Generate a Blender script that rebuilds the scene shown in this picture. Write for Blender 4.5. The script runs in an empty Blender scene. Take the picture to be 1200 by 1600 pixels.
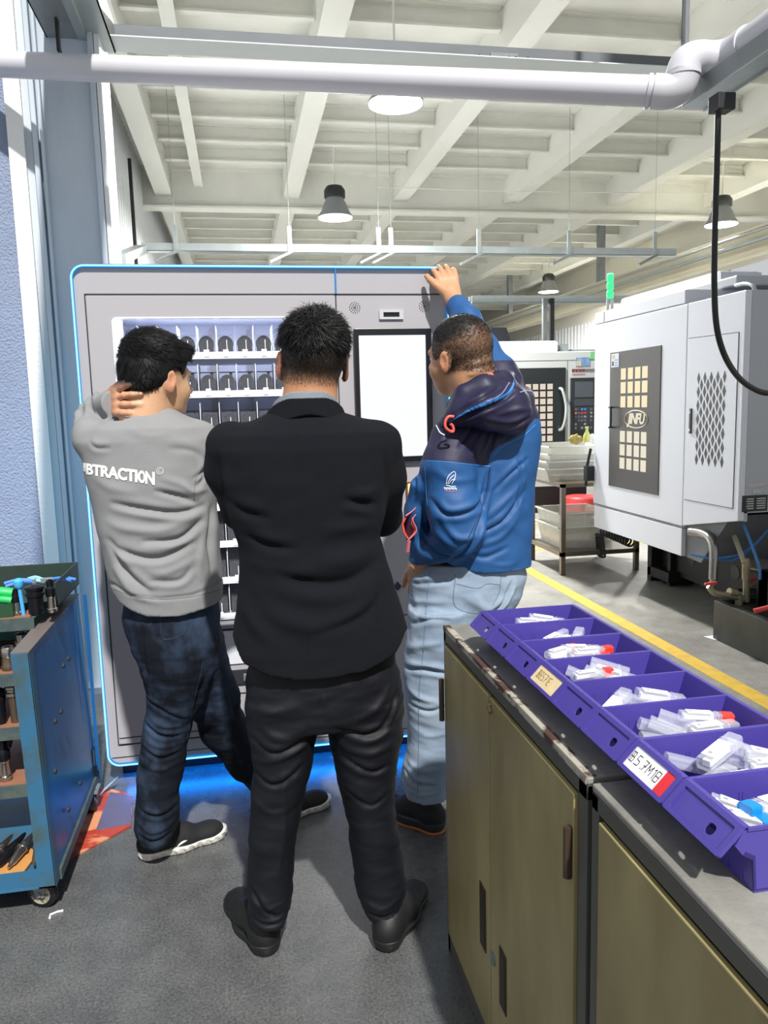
import bpy, bmesh, math, random
import numpy as np
from mathutils import Vector, Matrix, Quaternion
from mathutils.bvhtree import BVHTree
random.seed(7); np.random.seed(7)
PI = math.pi
SC = bpy.context.scene
COL = SC.collection
# ---------------------------------------------------------------- camera
F_PX, CAM_H = 1215.0, 1.46
_ya, _pi, _ro = math.radians(10.28), math.radians(-7.8), math.radians(-1.48)
_F = np.array([math.sin(_ya)*math.cos(_pi), math.cos(_ya)*math.cos(_pi), math.sin(_pi)])
_r = np.array([math.cos(_ya), -math.sin(_ya), 0.0]); _u = np.cross(_r, _F)
_R = _r*math.cos(_ro) + _u*math.sin(_ro); _U = _u*math.cos(_ro) - _r*math.sin(_ro)
_C = np.array([0, 0, CAM_H])
cam = bpy.data.cameras.new('camera'); cam_o = bpy.data.objects.new('camera', cam); COL.objects.link(cam_o)
cam.sensor_fit = 'VERTICAL'; cam.sensor_height = 36.0; cam.lens = F_PX/1600*36.0
cam.clip_start = 0.05; cam.clip_end = 200
cam_o.matrix_world = Matrix(((_R[0], _U[0], -_F[0], 0), (_R[1], _U[1], -_F[1], 0), (_R[2], _U[2], -_F[2], CAM_H), (0, 0, 0, 1)))
SC.camera = cam_o
def ray(x, y): return (x-600)/F_PX*_R - (y-800)/F_PX*_U + _F
def PY(x, y, Y): d = ray(x, y); return _C + d*(Y/d[1])
def PZ(x, y, Z): d = ray(x, y); return _C + d*((Z-CAM_H)/d[2])
def PX(x, y, X): d = ray(x, y); return _C + d*(X/d[0])
# ---------------------------------------------------------------- world, sun, exposure
w = bpy.data.worlds.new('sky'); SC.world = w; w.use_nodes = True
w.node_tree.nodes['Background'].inputs[0].default_value = (0.93, 0.96, 1.0, 1)
w.node_tree.nodes['Background'].inputs[1].default_value = 0.62
sun = bpy.data.lights.new('sun', 'SUN'); sun.energy = 6.0; sun.angle = math.radians(1.6); sun.color = (1.0, 0.97, 0.92)
sun_o = bpy.data.objects.new('sun', sun); COL.objects.link(sun_o)
sun_o.rotation_euler = Vector((-0.07, 0.62, -0.775)).to_track_quat('-Z', 'Y').to_euler(); sun_o.location = (0, -4, 6)
SC.view_settings.view_transform = 'Standard'; SC.view_settings.look = 'None'
SC.view_settings.gamma = 1.0; SC.view_settings.use_curve_mapping = False
SC.view_settings.exposure = 0.0
LAMP_POWER = 900.0
# ---------------------------------------------------------------- materials
def hexc(h):
    h = h.lstrip('#'); c = [int(h[i:i+2], 16)/255 for i in (0, 2, 4)]
    return tuple((v/12.92 if v <= 0.04045 else ((v+0.055)/1.055)**2.4) for v in c)
def mat(name, color, rough=0.5, metal=0.0, var=0.0, vscale=8.0, bump=0.0, bscale=60.0, col2=None, spec=0.5,
        trans=0.0, alpha=1.0, emit=None, estr=0.0, stretch=None, thresh=None, coat=0.0, sheen=0.0):
    m = bpy.data.materials.new(name); m.use_nodes = True
    nt = m.node_tree; b = nt.nodes['Principled BSDF']; L = nt.links
    c = hexc(color) if isinstance(color, str) else color
    b.inputs['Base Color'].default_value = (*c, 1); b.inputs['Roughness'].default_value = rough
    b.inputs['Metallic'].default_value = metal; b.inputs['Specular IOR Level'].default_value = spec
    b.inputs['Transmission Weight'].default_value = trans; b.inputs['Alpha'].default_value = alpha
    b.inputs['Coat Weight'].default_value = coat; b.inputs['Sheen Weight'].default_value = sheen
    if emit is not None:
        e = hexc(emit) if isinstance(emit, str) else emit
        b.inputs['Emission Color'].default_value = (*e, 1); b.inputs['Emission Strength'].default_value = estr
    tc = nt.nodes.new('ShaderNodeTexCoord')
    src = tc.outputs['Object']
    if stretch:
        mp = nt.nodes.new('ShaderNodeMapping'); mp.inputs['Scale'].default_value = stretch; L.new(src, mp.inputs[0]); src = mp.outputs[0]
    if var or col2:
        n = nt.nodes.new('ShaderNodeTexNoise'); n.inputs['Scale'].default_value = vscale; n.inputs['Detail'].default_value = 7; n.inputs['Roughness'].default_value = 0.62
        L.new(src, n.inputs['Vector'])
        r = nt.nodes.new('ShaderNodeValToRGB'); L.new(n.outputs[0], r.inputs[0])
        lo, hi = thresh if thresh else (0.32, 0.68)
        r.color_ramp.elements[0].position = lo; r.color_ramp.elements[1].position = hi
        c2 = (hexc(col2) if isinstance(col2, str) else col2) if col2 else tuple(v*(1-var) for v in c)
        r.color_ramp.elements[0].color = (*c, 1); r.color_ramp.elements[1].color = (*c2, 1)
        L.new(r.outputs[0], b.inputs['Base Color'])
    if bump:
        n2 = nt.nodes.new('ShaderNodeTexNoise'); n2.inputs['Scale'].default_value = bscale; n2.inputs['Detail'].default_value = 4
        L.new(src, n2.inputs['Vector'])
        bp = nt.nodes.new('ShaderNodeBump'); bp.inputs['Strength'].default_value = bump; bp.inputs['Distance'].default_value = 0.01
        L.new(n2.outputs[0], bp.inputs['Height']); L.new(bp.outputs[0], b.inputs['Normal'])
    return m
def emis(name, color, s): return mat(name, (0.02, 0.02, 0.02), 0.5, emit=color, estr=s)
# ---------------------------------------------------------------- object helpers
def tag(o, label=None, cat=None, group=None, kind=None):
    if label: o['label'] = label
    if cat: o['category'] = cat
    if group: o['group'] = group
    if kind: o['kind'] = kind
    return o
def empty(name, loc=(0, 0, 0), rz=0.0, label=None, cat=None, group=None, kind=None):
    o = bpy.data.objects.new(name, None); COL.objects.link(o); o.location = loc; o.rotation_euler = (0, 0, rz)
    o.empty_display_size = 0.05
    return tag(o, label, cat, group, kind)
def worigin(p):
    v = Vector((0, 0, 0))
    while p is not None: v += p.location; p = p.parent
    return v
class MB:
    def __init__(s): s.v = []; s.f = []; s.m = []
    def add(s, v, f, mi=0):
        k = len(s.v); s.v += [tuple(map(float, p)) for p in v]; s.f += [tuple(i+k for i in q) for q in f]; s.m += [mi]*len(f); return s
    def box(s, x0, x1, y0, y1, z0, z1, mi=0):
        return s.add([(x0,y0,z0),(x1,y0,z0),(x1,y1,z0),(x0,y1,z0),(x0,y0,z1),(x1,y0,z1),(x1,y1,z1),(x0,y1,z1)],
                     [(0,3,2,1),(4,5,6,7),(0,1,5,4),(1,2,6,5),(2,3,7,6),(3,0,4,7)], mi)
    def obox(s, c, ax, ay, az, mi=0):
        c, ax, ay, az = map(lambda q: np.array(q, float), (c, ax, ay, az))
        v = [c+a*ax+b*ay+d*az for d in (-1, 1) for a, b in ((-1,-1),(1,-1),(1,1),(-1,1))]
        return s.add(v, [(0,3,2,1),(4,5,6,7),(0,1,5,4),(1,2,6,5),(2,3,7,6),(3,0,4,7)], mi)
    def bar(s, p0, p1, w, h, mi=0, up=(0, 0, 1)):
        p0, p1 = np.array(p0, float), np.array(p1, float); d = p1-p0; L = np.linalg.norm(d); d = d/L
        u = np.array(up, float); sd = np.cross(d, u)
        if np.linalg.norm(sd) < 1e-4: sd = np.cross(d, (1, 0, 0))
        sd /= np.linalg.norm(sd); u = np.cross(sd, d)
        return s.obox((p0+p1)/2, d*L/2, sd*w/2, u*h/2, mi)
    def prism(s, pts, ext, mi=0):
        n = len(pts); e = np.array(ext, float); a = [np.array(p, float) for p in pts]
        return s.add(a+[p+e for p in a], [tuple(range(n))[::-1], tuple(range(n, 2*n))]+[(i, (i+1) % n, n+(i+1) % n, n+i) for i in range(n)], mi)
    def tube(s, pts, r, n=12, mi=0, cap=True, closed=False):
        P = [np.array(p, float) for p in pts]; m = len(P); rr = r if hasattr(r, '__len__') else [r]*m
        T = []
        for i in range(m):
            if closed: t = P[(i+1) % m]-P[i-1]
            else: t = P[min(i+1, m-1)]-P[max(i-1, 0)]
            T.append(t/ (np.linalg.norm(t)+1e-12))
        u = np.cross(T[0], (0, 0, 1)); 
        if np.linalg.norm(u) < 1e-3: u = np.cross(T[0], (0, 1, 0))
        u /= np.linalg.norm(u); V = []
        for i in range(m):
            u = u - T[i]*(u@T[i]); u /= np.linalg.norm(u); w_ = np.cross(T[i], u)
            V += [P[i]+rr[i]*(math.cos(2*PI*k/n)*u+math.sin(2*PI*k/n)*w_) for k in range(n)]
        Fc = [(i*n+k, i*n+(k+1) % n, (i+1)*n+(k+1) % n, (i+1)*n+k) for i in range(m-1) for k in range(n)]
        if closed: Fc += [((m-1)*n+k, (m-1)*n+(k+1) % n, (k+1) % n, k) for k in range(n)]
        elif cap: Fc += [tuple(range(n))[::-1], tuple(range((m-1)*n, m*n))]
        return s.add(V, Fc, mi)
    def cyl(s, p0, p1, r, n=20, r2=None, mi=0): return s.tube([p0, p1], [r, r if r2 is None else r2], n, mi)
    def lathe(s, prof, c=(0, 0, 0), n=24, axis='z', mi=0):
        V = []; c = np.array(c, float)
        for r, h in prof:
            for k in range(n):
                a = 2*PI*k/n; p = (r*math.cos(a), r*math.sin(a), h)
                if axis == 'y': p = (p[0], p[2], p[1])
                if axis == 'x': p = (p[2], p[0], p[1])
                V.append(c+np.array(p))
        m = len(prof)
        Fc = [(i*n+k, i*n+(k+1) % n, (i+1)*n+(k+1) % n, (i+1)*n+k) for i in range(m-1) for k in range(n)]
        Fc += [tuple(range(n))[::-1], tuple(range((m-1)*n, m*n))]
        return s.add(V, Fc, mi)
    def build(s, name, m, parent=None, smooth=False, bevel=0.0, local=False, bseg=2):
        me = bpy.data.meshes.new(name); v = np.array(s.v)
        if parent is not None and not local: v = v - np.array(worigin(parent))
        me.from_pydata([tuple(p) for p in v], [], s.f); me.validate()
        for q in (m if isinstance(m, (list, tuple)) else [m]): me.materials.append(q)
        if any(s.m) and len(me.polygons) == len(s.m): me.polygons.foreach_set('material_index', s.m)
        bm = bmesh.new(); bm.from_mesh(me); bmesh.ops.recalc_face_normals(bm, faces=bm.faces); bm.to_mesh(me); bm.free()
        o = bpy.data.objects.new(name, me); COL.objects.link(o)
        if parent is not None: o.parent = parent
        if smooth: me.polygons.foreach_set('use_smooth', [True]*len(me.polygons)); me.set_sharp_from_angle(angle=math.radians(40))
        if bevel:
            b = o.modifiers.new('bevel', 'BEVEL'); b.width = bevel; b.segments = bseg; b.limit_method = 'ANGLE'; b.angle_limit = math.radians(40)
        return o
def set_origin(o, loc):
    d = Vector(loc)-o.location; o.data.transform(Matrix.Translation(-d)); o.location = loc; return o
def copy_tree(o, parent=None):
    c = o.copy(); COL.objects.link(c)
    if parent is not None: c.parent = parent
    for ch in list(o.children): copy_tree(ch, c)
    return c
def bez(pts, n=12):
    # Catmull-Rom through points
    P = [np.array(p, float) for p in pts]; P = [2*P[0]-P[1]]+P+[2*P[-1]-P[-2]]; out = []
    for i in range(1, len(P)-2):
        for k in range(n):
            t = k/n
            out.append(0.5*((2*P[i])+(-P[i-1]+P[i+1])*t+(2*P[i-1]-5*P[i]+4*P[i+1]-P[i+2])*t*t+(-P[i-1]+3*P[i]-3*P[i+1]+P[i+2])*t**3))
    out.append(P[-2]); return out
def rrect(x0, x1, z0, z1, r, n=6):
    pts = []
    for cx, cz, a0 in ((x1-r, z1-r, 0), (x0+r, z1-r, 90), (x0+r, z0+r, 180), (x1-r, z0+r, 270)):
        for k in range(n+1):
            a = math.radians(a0+90*k/n); pts.append((cx+r*math.cos(a), cz+r*math.sin(a)))
    return pts
def text_mesh(body, size, name='text', extrude=0.0006, shear=0.0, space=1.0, bold=0.0, align='CENTER'):
    cu = bpy.data.curves.new(name, 'FONT'); cu.body = body; cu.size = size; cu.extrude = extrude; cu.shear = shear
    cu.space_character = space; cu.offset = bold; cu.align_x = align; cu.align_y = 'CENTER'; cu.resolution_u = 3
    o = bpy.data.objects.new(name, cu); COL.objects.link(o)
    dg = bpy.context.evaluated_depsgraph_get(); dg.update()
    me = bpy.data.meshes.new_from_object(o.evaluated_get(dg)); bpy.data.objects.remove(o); bpy.data.curves.remove(cu)
    v = np.zeros(len(me.vertices)*3); me.vertices.foreach_get('co', v); v = v.reshape(-1, 3)
    fs = [tuple(p.vertices) for p in me.polygons]; bpy.data.meshes.remove(me)
    return v, fs
def text_on(body, size, c, right, up, m, parent, name='lettering', off=0.001, **k):
    v, fs = text_mesh(body, size, **k); c, r, u = (np.array(q, float) for q in (c, right, up)); n = np.cross(r, u)
    W = [c + p[0]*r + p[1]*u + (p[2]+off)*n for p in v]
    b = MB(); b.add(W, fs); return b.build(name, m, parent)
# ================================================================ SETTING
M_white_steel = mat('white_painted_steel', '#e9e9e1', 0.55, var=0.12, vscale=1.2, stretch=(1, .3, 1))
M_deck = mat('white_roof_deck', '#ecece4', 0.7, var=0.13, vscale=0.8)
M_galv = mat('galvanised_steel', '#8b9194', 0.45, metal=0.35, var=0.22, vscale=5, bump=0.05)
M_galv_l = mat('bright_galvanised_steel', '#b4bcbc', 0.34, metal=0.6, var=0.15, vscale=4)
M_pvc = mat('white_plastic_pipe', '#c9c9d0', 0.4, var=0.05, vscale=3)
M_black = mat('black_rubber', '#101113', 0.5)
M_dark = mat('dark_steel', '#2b2d2f', 0.5, metal=0.3)
M_grey_plastic = mat('lamp_housing_grey', '#7d8084', 0.45)
M_chan = mat('shaded_galvanised_web', '#6e7276', 0.5, metal=.2, var=.15, vscale=4); M_flange = mat('lit_flange', '#d5dcdc', 0.5)  # web darkened, flange lightened: light and shade put into the channel's colours
M_lampface = emis('lamp_diffuser', (1.0, 0.98, 0.93), 12.0)

def floor_material():
    m = bpy.data.materials.new('worn_concrete_floor'); m.use_nodes = True; nt = m.node_tree; L = nt.links; b = nt.nodes['Principled BSDF']
    N = nt.nodes.new; tc = N('ShaderNodeTexCoord')
    def noise(sc, det=6, ro=.6): n = N('ShaderNodeTexNoise'); n.inputs['Scale'].default_value = sc; n.inputs['Detail'].default_value = det; n.inputs['Roughness'].default_value = ro; L.new(tc.outputs['Object'], n.inputs['Vector']); return n
    def ramp(src, p0, c0, p1, c1): r = N('ShaderNodeValToRGB'); L.new(src, r.inputs[0]); r.color_ramp.elements[0].position = p0; r.color_ramp.elements[0].color = (*c0, 1); r.color_ramp.elements[1].position = p1; r.color_ramp.elements[1].color = (*c1, 1); return r
    def mix(f, a, c, t='MIX'): x = N('ShaderNodeMix'); x.data_type = 'RGBA'; x.blend_type = t; (L.new(f, x.inputs[0]) if not isinstance(f, float) else setattr(x.inputs[0], 'default_value', f)); L.new(a, x.inputs[6]); L.new(c, x.inputs[7]); return x
    # dark epoxy near the machine, pale concrete in the aisle (x > 1.0)
    sep = N('ShaderNodeSeparateXYZ'); L.new(tc.outputs['Object'], sep.inputs[0])
    big = noise(1.3, 8); fine = noise(140, 3, .7); mid = noise(9, 8, .7)
    add = N('ShaderNodeMath'); add.operation = 'ADD'; L.new(sep.outputs[0], add.inputs[0])
    sc = N('ShaderNodeMath'); sc.operation = 'MULTIPLY'; sc.inputs[1].default_value = 0.5; L.new(big.outputs[0], sc.inputs[0]); L.new(sc.outputs[0], add.inputs[1])
    edge = ramp(add.outputs[0], 1.02, (0, 0, 0), 1.0, (1, 1, 1))
    mr = N('ShaderNodeMapRange'); mr.inputs[1].default_value = 1.1; mr.inputs[2].default_value = 1.7; L.new(add.outputs[0], mr.inputs[0])
    dk = ramp(mid.outputs[0], .3, hexc('#505253'), .72, hexc('#636464'))
    lt = ramp(mid.outputs[0], .3, hexc('#7c7b77'), .72, hexc('#9c9a93'))
    x1 = mix(mr.outputs[0], dk.outputs[0], lt.outputs[0])
    sp = ramp(fine.outputs[0], .36, (.62, .62, .62), .62, (1.22, 1.22, 1.22))
    x2 = mix(1.0, x1.outputs[2], sp.outputs[0], 'MULTIPLY')
    bl = ramp(big.outputs[0], .35, (.78, .78, .78), .65, (1.12, 1.12, 1.12))
    x3 = mix(1.0, x2.outputs[2], bl.outputs[0], 'MULTIPLY')
    # cracks
    vo = N('ShaderNodeTexVoronoi'); vo.feature = 'DISTANCE_TO_EDGE'; vo.inputs['Scale'].default_value = 4.2
    wp = noise(6, 5); va = N('ShaderNodeVectorMath'); va.operation = 'MULTIPLY_ADD'; L.new(wp.outputs[1], va.inputs[0]); va.inputs[1].default_value = (.5, .5, .5); L.new(tc.outputs['Object'], va.inputs[2]); L.new(va.outputs[0], vo.inputs['Vector'])
    ck = ramp(vo.outputs[0], 0.0, (.55, .55, .55), .006, (1, 1, 1)); msk = ramp(noise(2.1, 2).outputs[0], .5, (0, 0, 0), .6, (1, 1, 1))
    one = N('ShaderNodeRGB'); one.outputs[0].default_value = (1, 1, 1, 1)
    ckm = mix(msk.outputs[0], one.outputs[0], ck.outputs[0]); x4 = mix(1.0, x3.outputs[2], ckm.outputs[2], 'MULTIPLY')
    L.new(x4.outputs[2], b.inputs['Base Color'])
    rr = N('ShaderNodeMapRange'); rr.inputs[3].default_value = .15; rr.inputs[4].default_value = .40; L.new(mid.outputs[0], rr.inputs[0]); 
    ra = N('ShaderNodeMath'); ra.operation = 'ADD'; ml = N('ShaderNodeMath'); ml.operation = 'MULTIPLY'; ml.inputs[1].default_value = .22; L.new(mr.outputs[0], ml.inputs[0]); L.new(rr.outputs[0], ra.inputs[0]); L.new(ml.outputs[0], ra.inputs[1]); L.new(ra.outputs[0], b.inputs['Roughness'])
    bp = N('ShaderNodeBump'); bp.inputs['Strength'].default_value = .10; bp.inputs['Distance'].default_value = .003; L.new(mid.outputs[0], bp.inputs['Height'])
    bp2 = N('ShaderNodeBump'); bp2.inputs['Strength'].default_value = .12; bp2.inputs['Distance'].default_value = .002; L.new(fine.outputs[0], bp2.inputs['Height']); L.new(bp.outputs[0], bp2.inputs['Normal']); L.new(bp2.outputs[0], b.inputs['Normal'])
    return m
b = MB(); b.box(-8, 14, -6, 40, -0.2, 0); floor = tag(b.build('floor', floor_material()), kind='structure')
M_yellow = mat('yellow_floor_paint', '#d9b23a', 0.6, col2='#b89a48', vscale=14, thresh=(.45, .75))
yb = MB(); yb.box(2.37, 2.47, -1, 9.0, 0, .002); yb.build('painted_line', M_yellow, floor)
yb = MB(); yb.box(2.47, 8, 8.75, 8.85, 0, .002); yb.build('painted_line', M_yellow, floor)
yb = MB(); yb.box(2.37, 8, 7.2, 7.28, 0, .002); yb.build('painted_line', M_yellow, floor)

# ---- ceiling : deck, main beams, girders, purlins
BX = [-1.2, 1.2, 3.38, 5.68, 7.95, 10.2]; GY = [15.95, 31.7]
b = MB(); b.box(-2.2, 12.5, 5.0, 40, 6.02, 6.1)
ceiling = tag(b.build('ceiling', M_deck), kind='structure')
b = MB(); b.box(2.3, 12.5, -4.0, 5.0, 6.02, 6.1); b.build('sun_shade_deck', M_deck, ceiling)  # unseen roof piece added to keep the sun off the white machine
for x in BX:
    b = MB(); w = .30
    b.box(x-w/2, x+w/2, 5.0, 40, 5.5, 5.53); b.box(x-.05, x+.05, 5.0, 40, 5.53, 6.02); b.box(x-w/2+.02, x+w/2-.02, 5.0, 40, 5.97, 6.02)
    # boxed web like the thick painted beams of the hall
    b.box(x-w/2+.01, x+w/2-.01, 5.0, 40, 5.53, 5.97); b.build('main_beam', M_white_steel, ceiling)
for y in GY:
    b = MB(); b.box(-1.6, 12, y-.17, y+.17, 5.27, 5.31); b.box(-1.6, 12, y-.03, y+.03, 5.31, 6.02); b.box(-1.6, 12, y-.14, y+.14, 5.96, 6.02)
    b.build('girder', M_white_steel, ceiling)
py_ = 6.25
while py_ < 39:
    if min(abs(py_-g) for g in GY) > .5:
        xs = [-1.2]+BX[1:]
        for i in range(len(BX)-1):
            x0, x1 = BX[i]+.15, BX[i+1]-.15
            if x0 > 6 and py_ < 7: continue
            b = MB(); b.box(x0, x1, py_, py_+.02, 5.76, 6.02); b.box(x0, x1, py_-.07, py_, 5.76, 5.785); b.box(x0, x1, py_-.07, py_+.0, 5.99, 6.02)
            b.build('purlin', M_white_steel, ceiling)
    py_ += 1.045
# small stub beam beside the wall beam
b = MB(); b.box(-.62, -.46, 8.0, 15.7, 5.63, 5.66); b.box(-.56, -.52, 8.0, 15.7, 5.66, 6.02); b.build('stub_beam', M_white_steel, ceiling)

# ---- left wall : corrugated sheet behind, column and stucco pier in front
M_corr = mat('white_corrugated_sheet', '#dfe2e4', 0.5, var=0.05, vscale=2)
M_blue_steel = mat('pale_blue_grey_painted_steel', '#bcc7d2', 0.42, var=0.2, vscale=2.5, stretch=(1, 1, .35), bump=.03, bscale=20)
M_stucco = mat('rough_blue_grey_render', '#8893ab', 0.85, var=0.12, vscale=6, bump=0.9, bscale=90)
M_whitew = mat('white_rendered_edge', '#e8e8e6', 0.75, bump=.4, bscale=60)
def corrugated(x_or_y, a0, a1, z0, z1, pitch, depth, axis, b=None):
    b = b or MB(); n = int((a1-a0)/pitch); prof = []
    for i in range(n):
        s_ = a0+i*pitch
        prof += [(s_, 0), (s_+pitch*.55, 0), (s_+pitch*.65, depth), (s_+pitch*.9, depth)]
    prof.append((a0+n*pitch, 0)); V = []; Fc = []
    for (s_, d) in prof:
        for z in (z0, z1): V.append((x_or_y+d, s_, z) if axis == 'x' else (s_, x_or_y-d, z))
    for i in range(len(prof)-1): Fc.append((2*i, 2*i+2, 2*i+3, 2*i+1))
    return b.add(V, Fc)
b = corrugated(-1.62, 4.6, 39.5, 0, 6.02, .25, .04, 'x'); wall_left = tag(b.build('wall_left', M_corr), kind='structure')
b = MB(); b.box(-1.60, -1.55, 14.0, 14.10, 3.2, 5.6); b.build('dark_trim', M_dark, wall_left)
# pier facing the room
b = MB(); b.box(-3.4, -.975, 4.02, 4.30, 0, 6.0); pier = tag(b.build('wall_back', M_stucco), kind='structure')
b = MB(); b.box(-.975, -.905, 3.985, 4.30, 0, 6.0); b.build('white_edge', M_whitew, pier)
b = MB(); b.box(-.905, -.875, 4.01, 4.30, 0, 6.0); b.build('pale_return', mat('pale_return_paint', '#c3c8cc', .6), pier)
b = MB()
b.box(-.868, -.845, 3.98, 4.02, .07, 6.0); b.box(-.835, -.82, 3.985, 4.02, .07, 6.0); b.box(-.868, -.575, 4.02, 4.30, .0, 6.0)
b.box(-.60, -.575, 3.985, 4.02, .07, 6.0)
col_ = b.build('steel_column', M_blue_steel, pier, bevel=.004)
b = MB(); b.box(-.572, -.55, 4.0, 4.28, 0, 6.0); b.build('white_edge_strip', M_corr, pier)
b = MB(); b.box(-.90, -.55, 3.93, 4.02, .0, .07); b.build('column_base', mat('base_grey', '#5d6670', .5, metal=.3), pier)
# far wall, right wall with clerestory
b = corrugated(38.0, -2, 12.5, 0, 6.0, .32, .05, 'y'); wall_far = tag(b.build('wall_far', mat('far_sheet', '#dde0e0', .55, var=.08, vscale=1)), kind='structure')
b = MB(); b.box(12.0, 12.15, 6.0, 39, 0, 4.1); b.box(12.0, 12.15, 6.0, 39, 5.05, 6.02); b.box(12.0, 12.15, 20.0, 39, 4.1, 5.05)
wall_right = tag(b.build('wall_right', mat('cream_wall', '#e4e1d4', .7, var=.06)), kind='structure')
b = corrugated(11.96, 6.0, 38.9, 0, 4.1, .28, .035, 'x'); b.build('corrugated_cladding', M_corr, wall_right)
for k in range(7):
    y = 6.0+2*k; b = MB(); b.box(11.98, 12.16, y, y+.12, 4.1, 5.05); b.build('mullion', M_dark, wall_right)
b = MB(); b.box(11.98, 12.16, 6, 39, 4.1, 4.16); b.build('sill', M_white_steel, wall_right)
M_glass = mat('window_glass', (.9, .95, 1), .05, trans=1.0)
# cream crane runway along the right side
M_cream = mat('cream_painted_beam', '#cfc9b2', 0.55, var=.1, vscale=1.5)
b = MB(); b.box(8.95, 9.35, 9.6, 38, 3.85, 3.89); b.box(9.12, 9.18, 9.6, 38, 3.89, 4.35); b.box(8.95, 9.35, 9.6, 38, 4.33, 4.37)
runway = tag(b.build('crane_runway', M_cream), 'long cream painted crane runway beam high along the right side of the hall', 'beam')
b = MB(); b.box(9.18, 9.75, 9.6, 38, 4.30, 4.34); b.build('walkway_plate', M_cream, runway)
for k in range(4):
    y = 12.5+7*k
    b = MB(); b.box(9.4, 9.55, y, y+.2, 4.37, 6.0); b.build('hanger_post', M_galv, runway)
b = MB(); b.tube([(8.85, 9.6, 4.1), (8.85, 38, 4.1)], .04, 8); b.tube([(8.83, 9.6, 4.25), (8.83, 38, 4.25)], .025, 8); b.build('conduit', M_galv_l, runway)

# ---- near overhead : galvanised channel, plastic pipe, right channel, power drop
CH = PY(140, 57, 4.15); 
def channel(name, p0, p1, w, h, m1, m2, parent=None):
    pass
zc0, zc1 = PY(300, 46, 4.2)[2], PY(300, 84, 4.2)[2]   # face top / bottom
ch = empty('steel_channel', (0.8, 4.2, zc1), label='grey galvanised steel channel crossing the top of the room behind the white pipe', cat='steel beam')
xl, xr = PY(140, 60, 4.2)[0], PY(1052, 115, 4.2)[0]
b = MB(); b.box(xl, xr+.25, 4.2, 4.206, zc1, zc0); b.box(xl, xr+.25, 4.06, 4.2, zc1-.004, zc1); b.box(xl, xr+.25, 4.2, 4.26, zc0, zc0+.004)
b.build('channel_web', M_chan, ch)
b = MB(); b.box(xl-.0, xr+.25, 4.03, 4.198, zc1-.010, zc1-.0045); b.build('bottom_flange', M_flange, ch)
for px in (770, 782, 794, 805): 
    p = PY(px, 92, 4.2); b = MB(); b.cyl((p[0], 4.188, p[2]), (p[0], 4.2, p[2]), .010, 10); b.build('bolt', M_dark, ch)
for px, py in ((150, 45), (748, 88), (824, 92)):
    p = PY(px, py, 4.2); b = MB(); b.cyl((p[0], 4.192, p[2]), (p[0], 4.2, p[2]), .008, 10); b.build('bolt', M_dark, ch)
pc = PY(787, 95, 4.2); b = MB(); b.box(pc[0]-.075, pc[0]+.075, 4.19, 4.2, pc[2]-.035, pc[2]+.035); b.build('splice_plate', M_galv, ch)
# left channel coming towards the viewer
lc = empty('steel_channel', (-.7, 3.6, 3.1), label='galvanised steel channel running overhead towards the viewer at top left', cat='steel beam')
zl = PY(107, 80, 4.15)[2]
b = MB(); b.box(-.78, -.64, 1.5, 4.15, zl, zl+.006); b.box(-.78, -.774, 1.5, 4.15, zl, zl+.12); b.build('channel_web', M_galv, lc)
b = MB(); b.box(-.60, -.50, 1.5, 4.19, zl+.02, zl+.026); b.box(-.506, -.50, 1.5, 4.19, zl+.02, zl+.16); b.build('side_channel', M_galv_l, lc)
b = MB(); b.box(-.64, -.60, 1.5, 4.15, zl-.004, zl+.02); b.build('channel_lip', M_galv_l, lc)
# white pipe (drifts slightly towards the viewer at its right end)
YL_, YR_ = 3.90, 2.72; pr = .052
a0, am, a1 = PY(-60, 98, YL_), PY(500, 121, (YL_+YR_)/2+.06), PY(1020, 143, YR_)
a1[2] = a1[2]; pipe = empty('drain_pipe', tuple(a1), label='white plastic pipe crossing the top of the room with an elbow at its right end', cat='pipe')
b = MB(); b.tube([a0, a1], pr, 24); b.build('straight_pipe', M_pvc, pipe, smooth=True)
dr = (a1-a0)/np.linalg.norm(a1-a0); z_hi = PY(1085, 100, YR_)[2]
A = a1+dr*.045; Bv = A+dr*.055+np.array((0, 0, .055)); Cv = np.array((Bv[0], Bv[1], z_hi-.055)); D = Cv+np.array((.055, 0, .055)); E_ = D+np.array((.045, 0, 0)); Fv = E_+np.array((.06, -.06, 0)); Gv = Fv+np.array((0, -.08, 0))
b = MB(); b.tube(bez([a1, A, A+dr*.038+np.array((0, 0, .016)), Bv, Cv, Cv+np.array((.016, 0, .038)), D, E_, E_+np.array((.042, -.018, 0)), Fv, Gv], 5), pr+.007, 24); b.build('elbow', M_pvc, pipe, smooth=True)
b = MB(); b.tube([Gv+np.array((0, .02, 0)), Gv+np.array((0, -1.9, 0))], pr, 24); b.build('side_run', M_pvc, pipe, smooth=True)
b = MB(); mz = (Bv[2]+Cv[2])/2; b.tube([(Bv[0], Bv[1], mz-.006), (Bv[0], Bv[1], mz+.006)], pr+.010, 24); b.build('collar', M_pvc, pipe, smooth=True)
b = MB(); b.tube([a1-dr*.02, a1-dr*.008], pr+.006, 24); b.build('collar', M_pvc, pipe, smooth=True)
cl = PY(94, 101, 3.84); b = MB()
b.tube([cl+np.array((0.006*math.sin(t), (pr+.004)*math.cos(t), (pr+.004)*math.sin(t))) for t in np.linspace(-PI*.75, PI*.75, 16)], .006, 6); b.box(cl[0]-.006, cl[0]+.006, cl[1]-.02, cl[1]+.02, cl[2]+pr, zl+.0)
b.build('pipe_clamp', M_dark, pipe)
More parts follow.
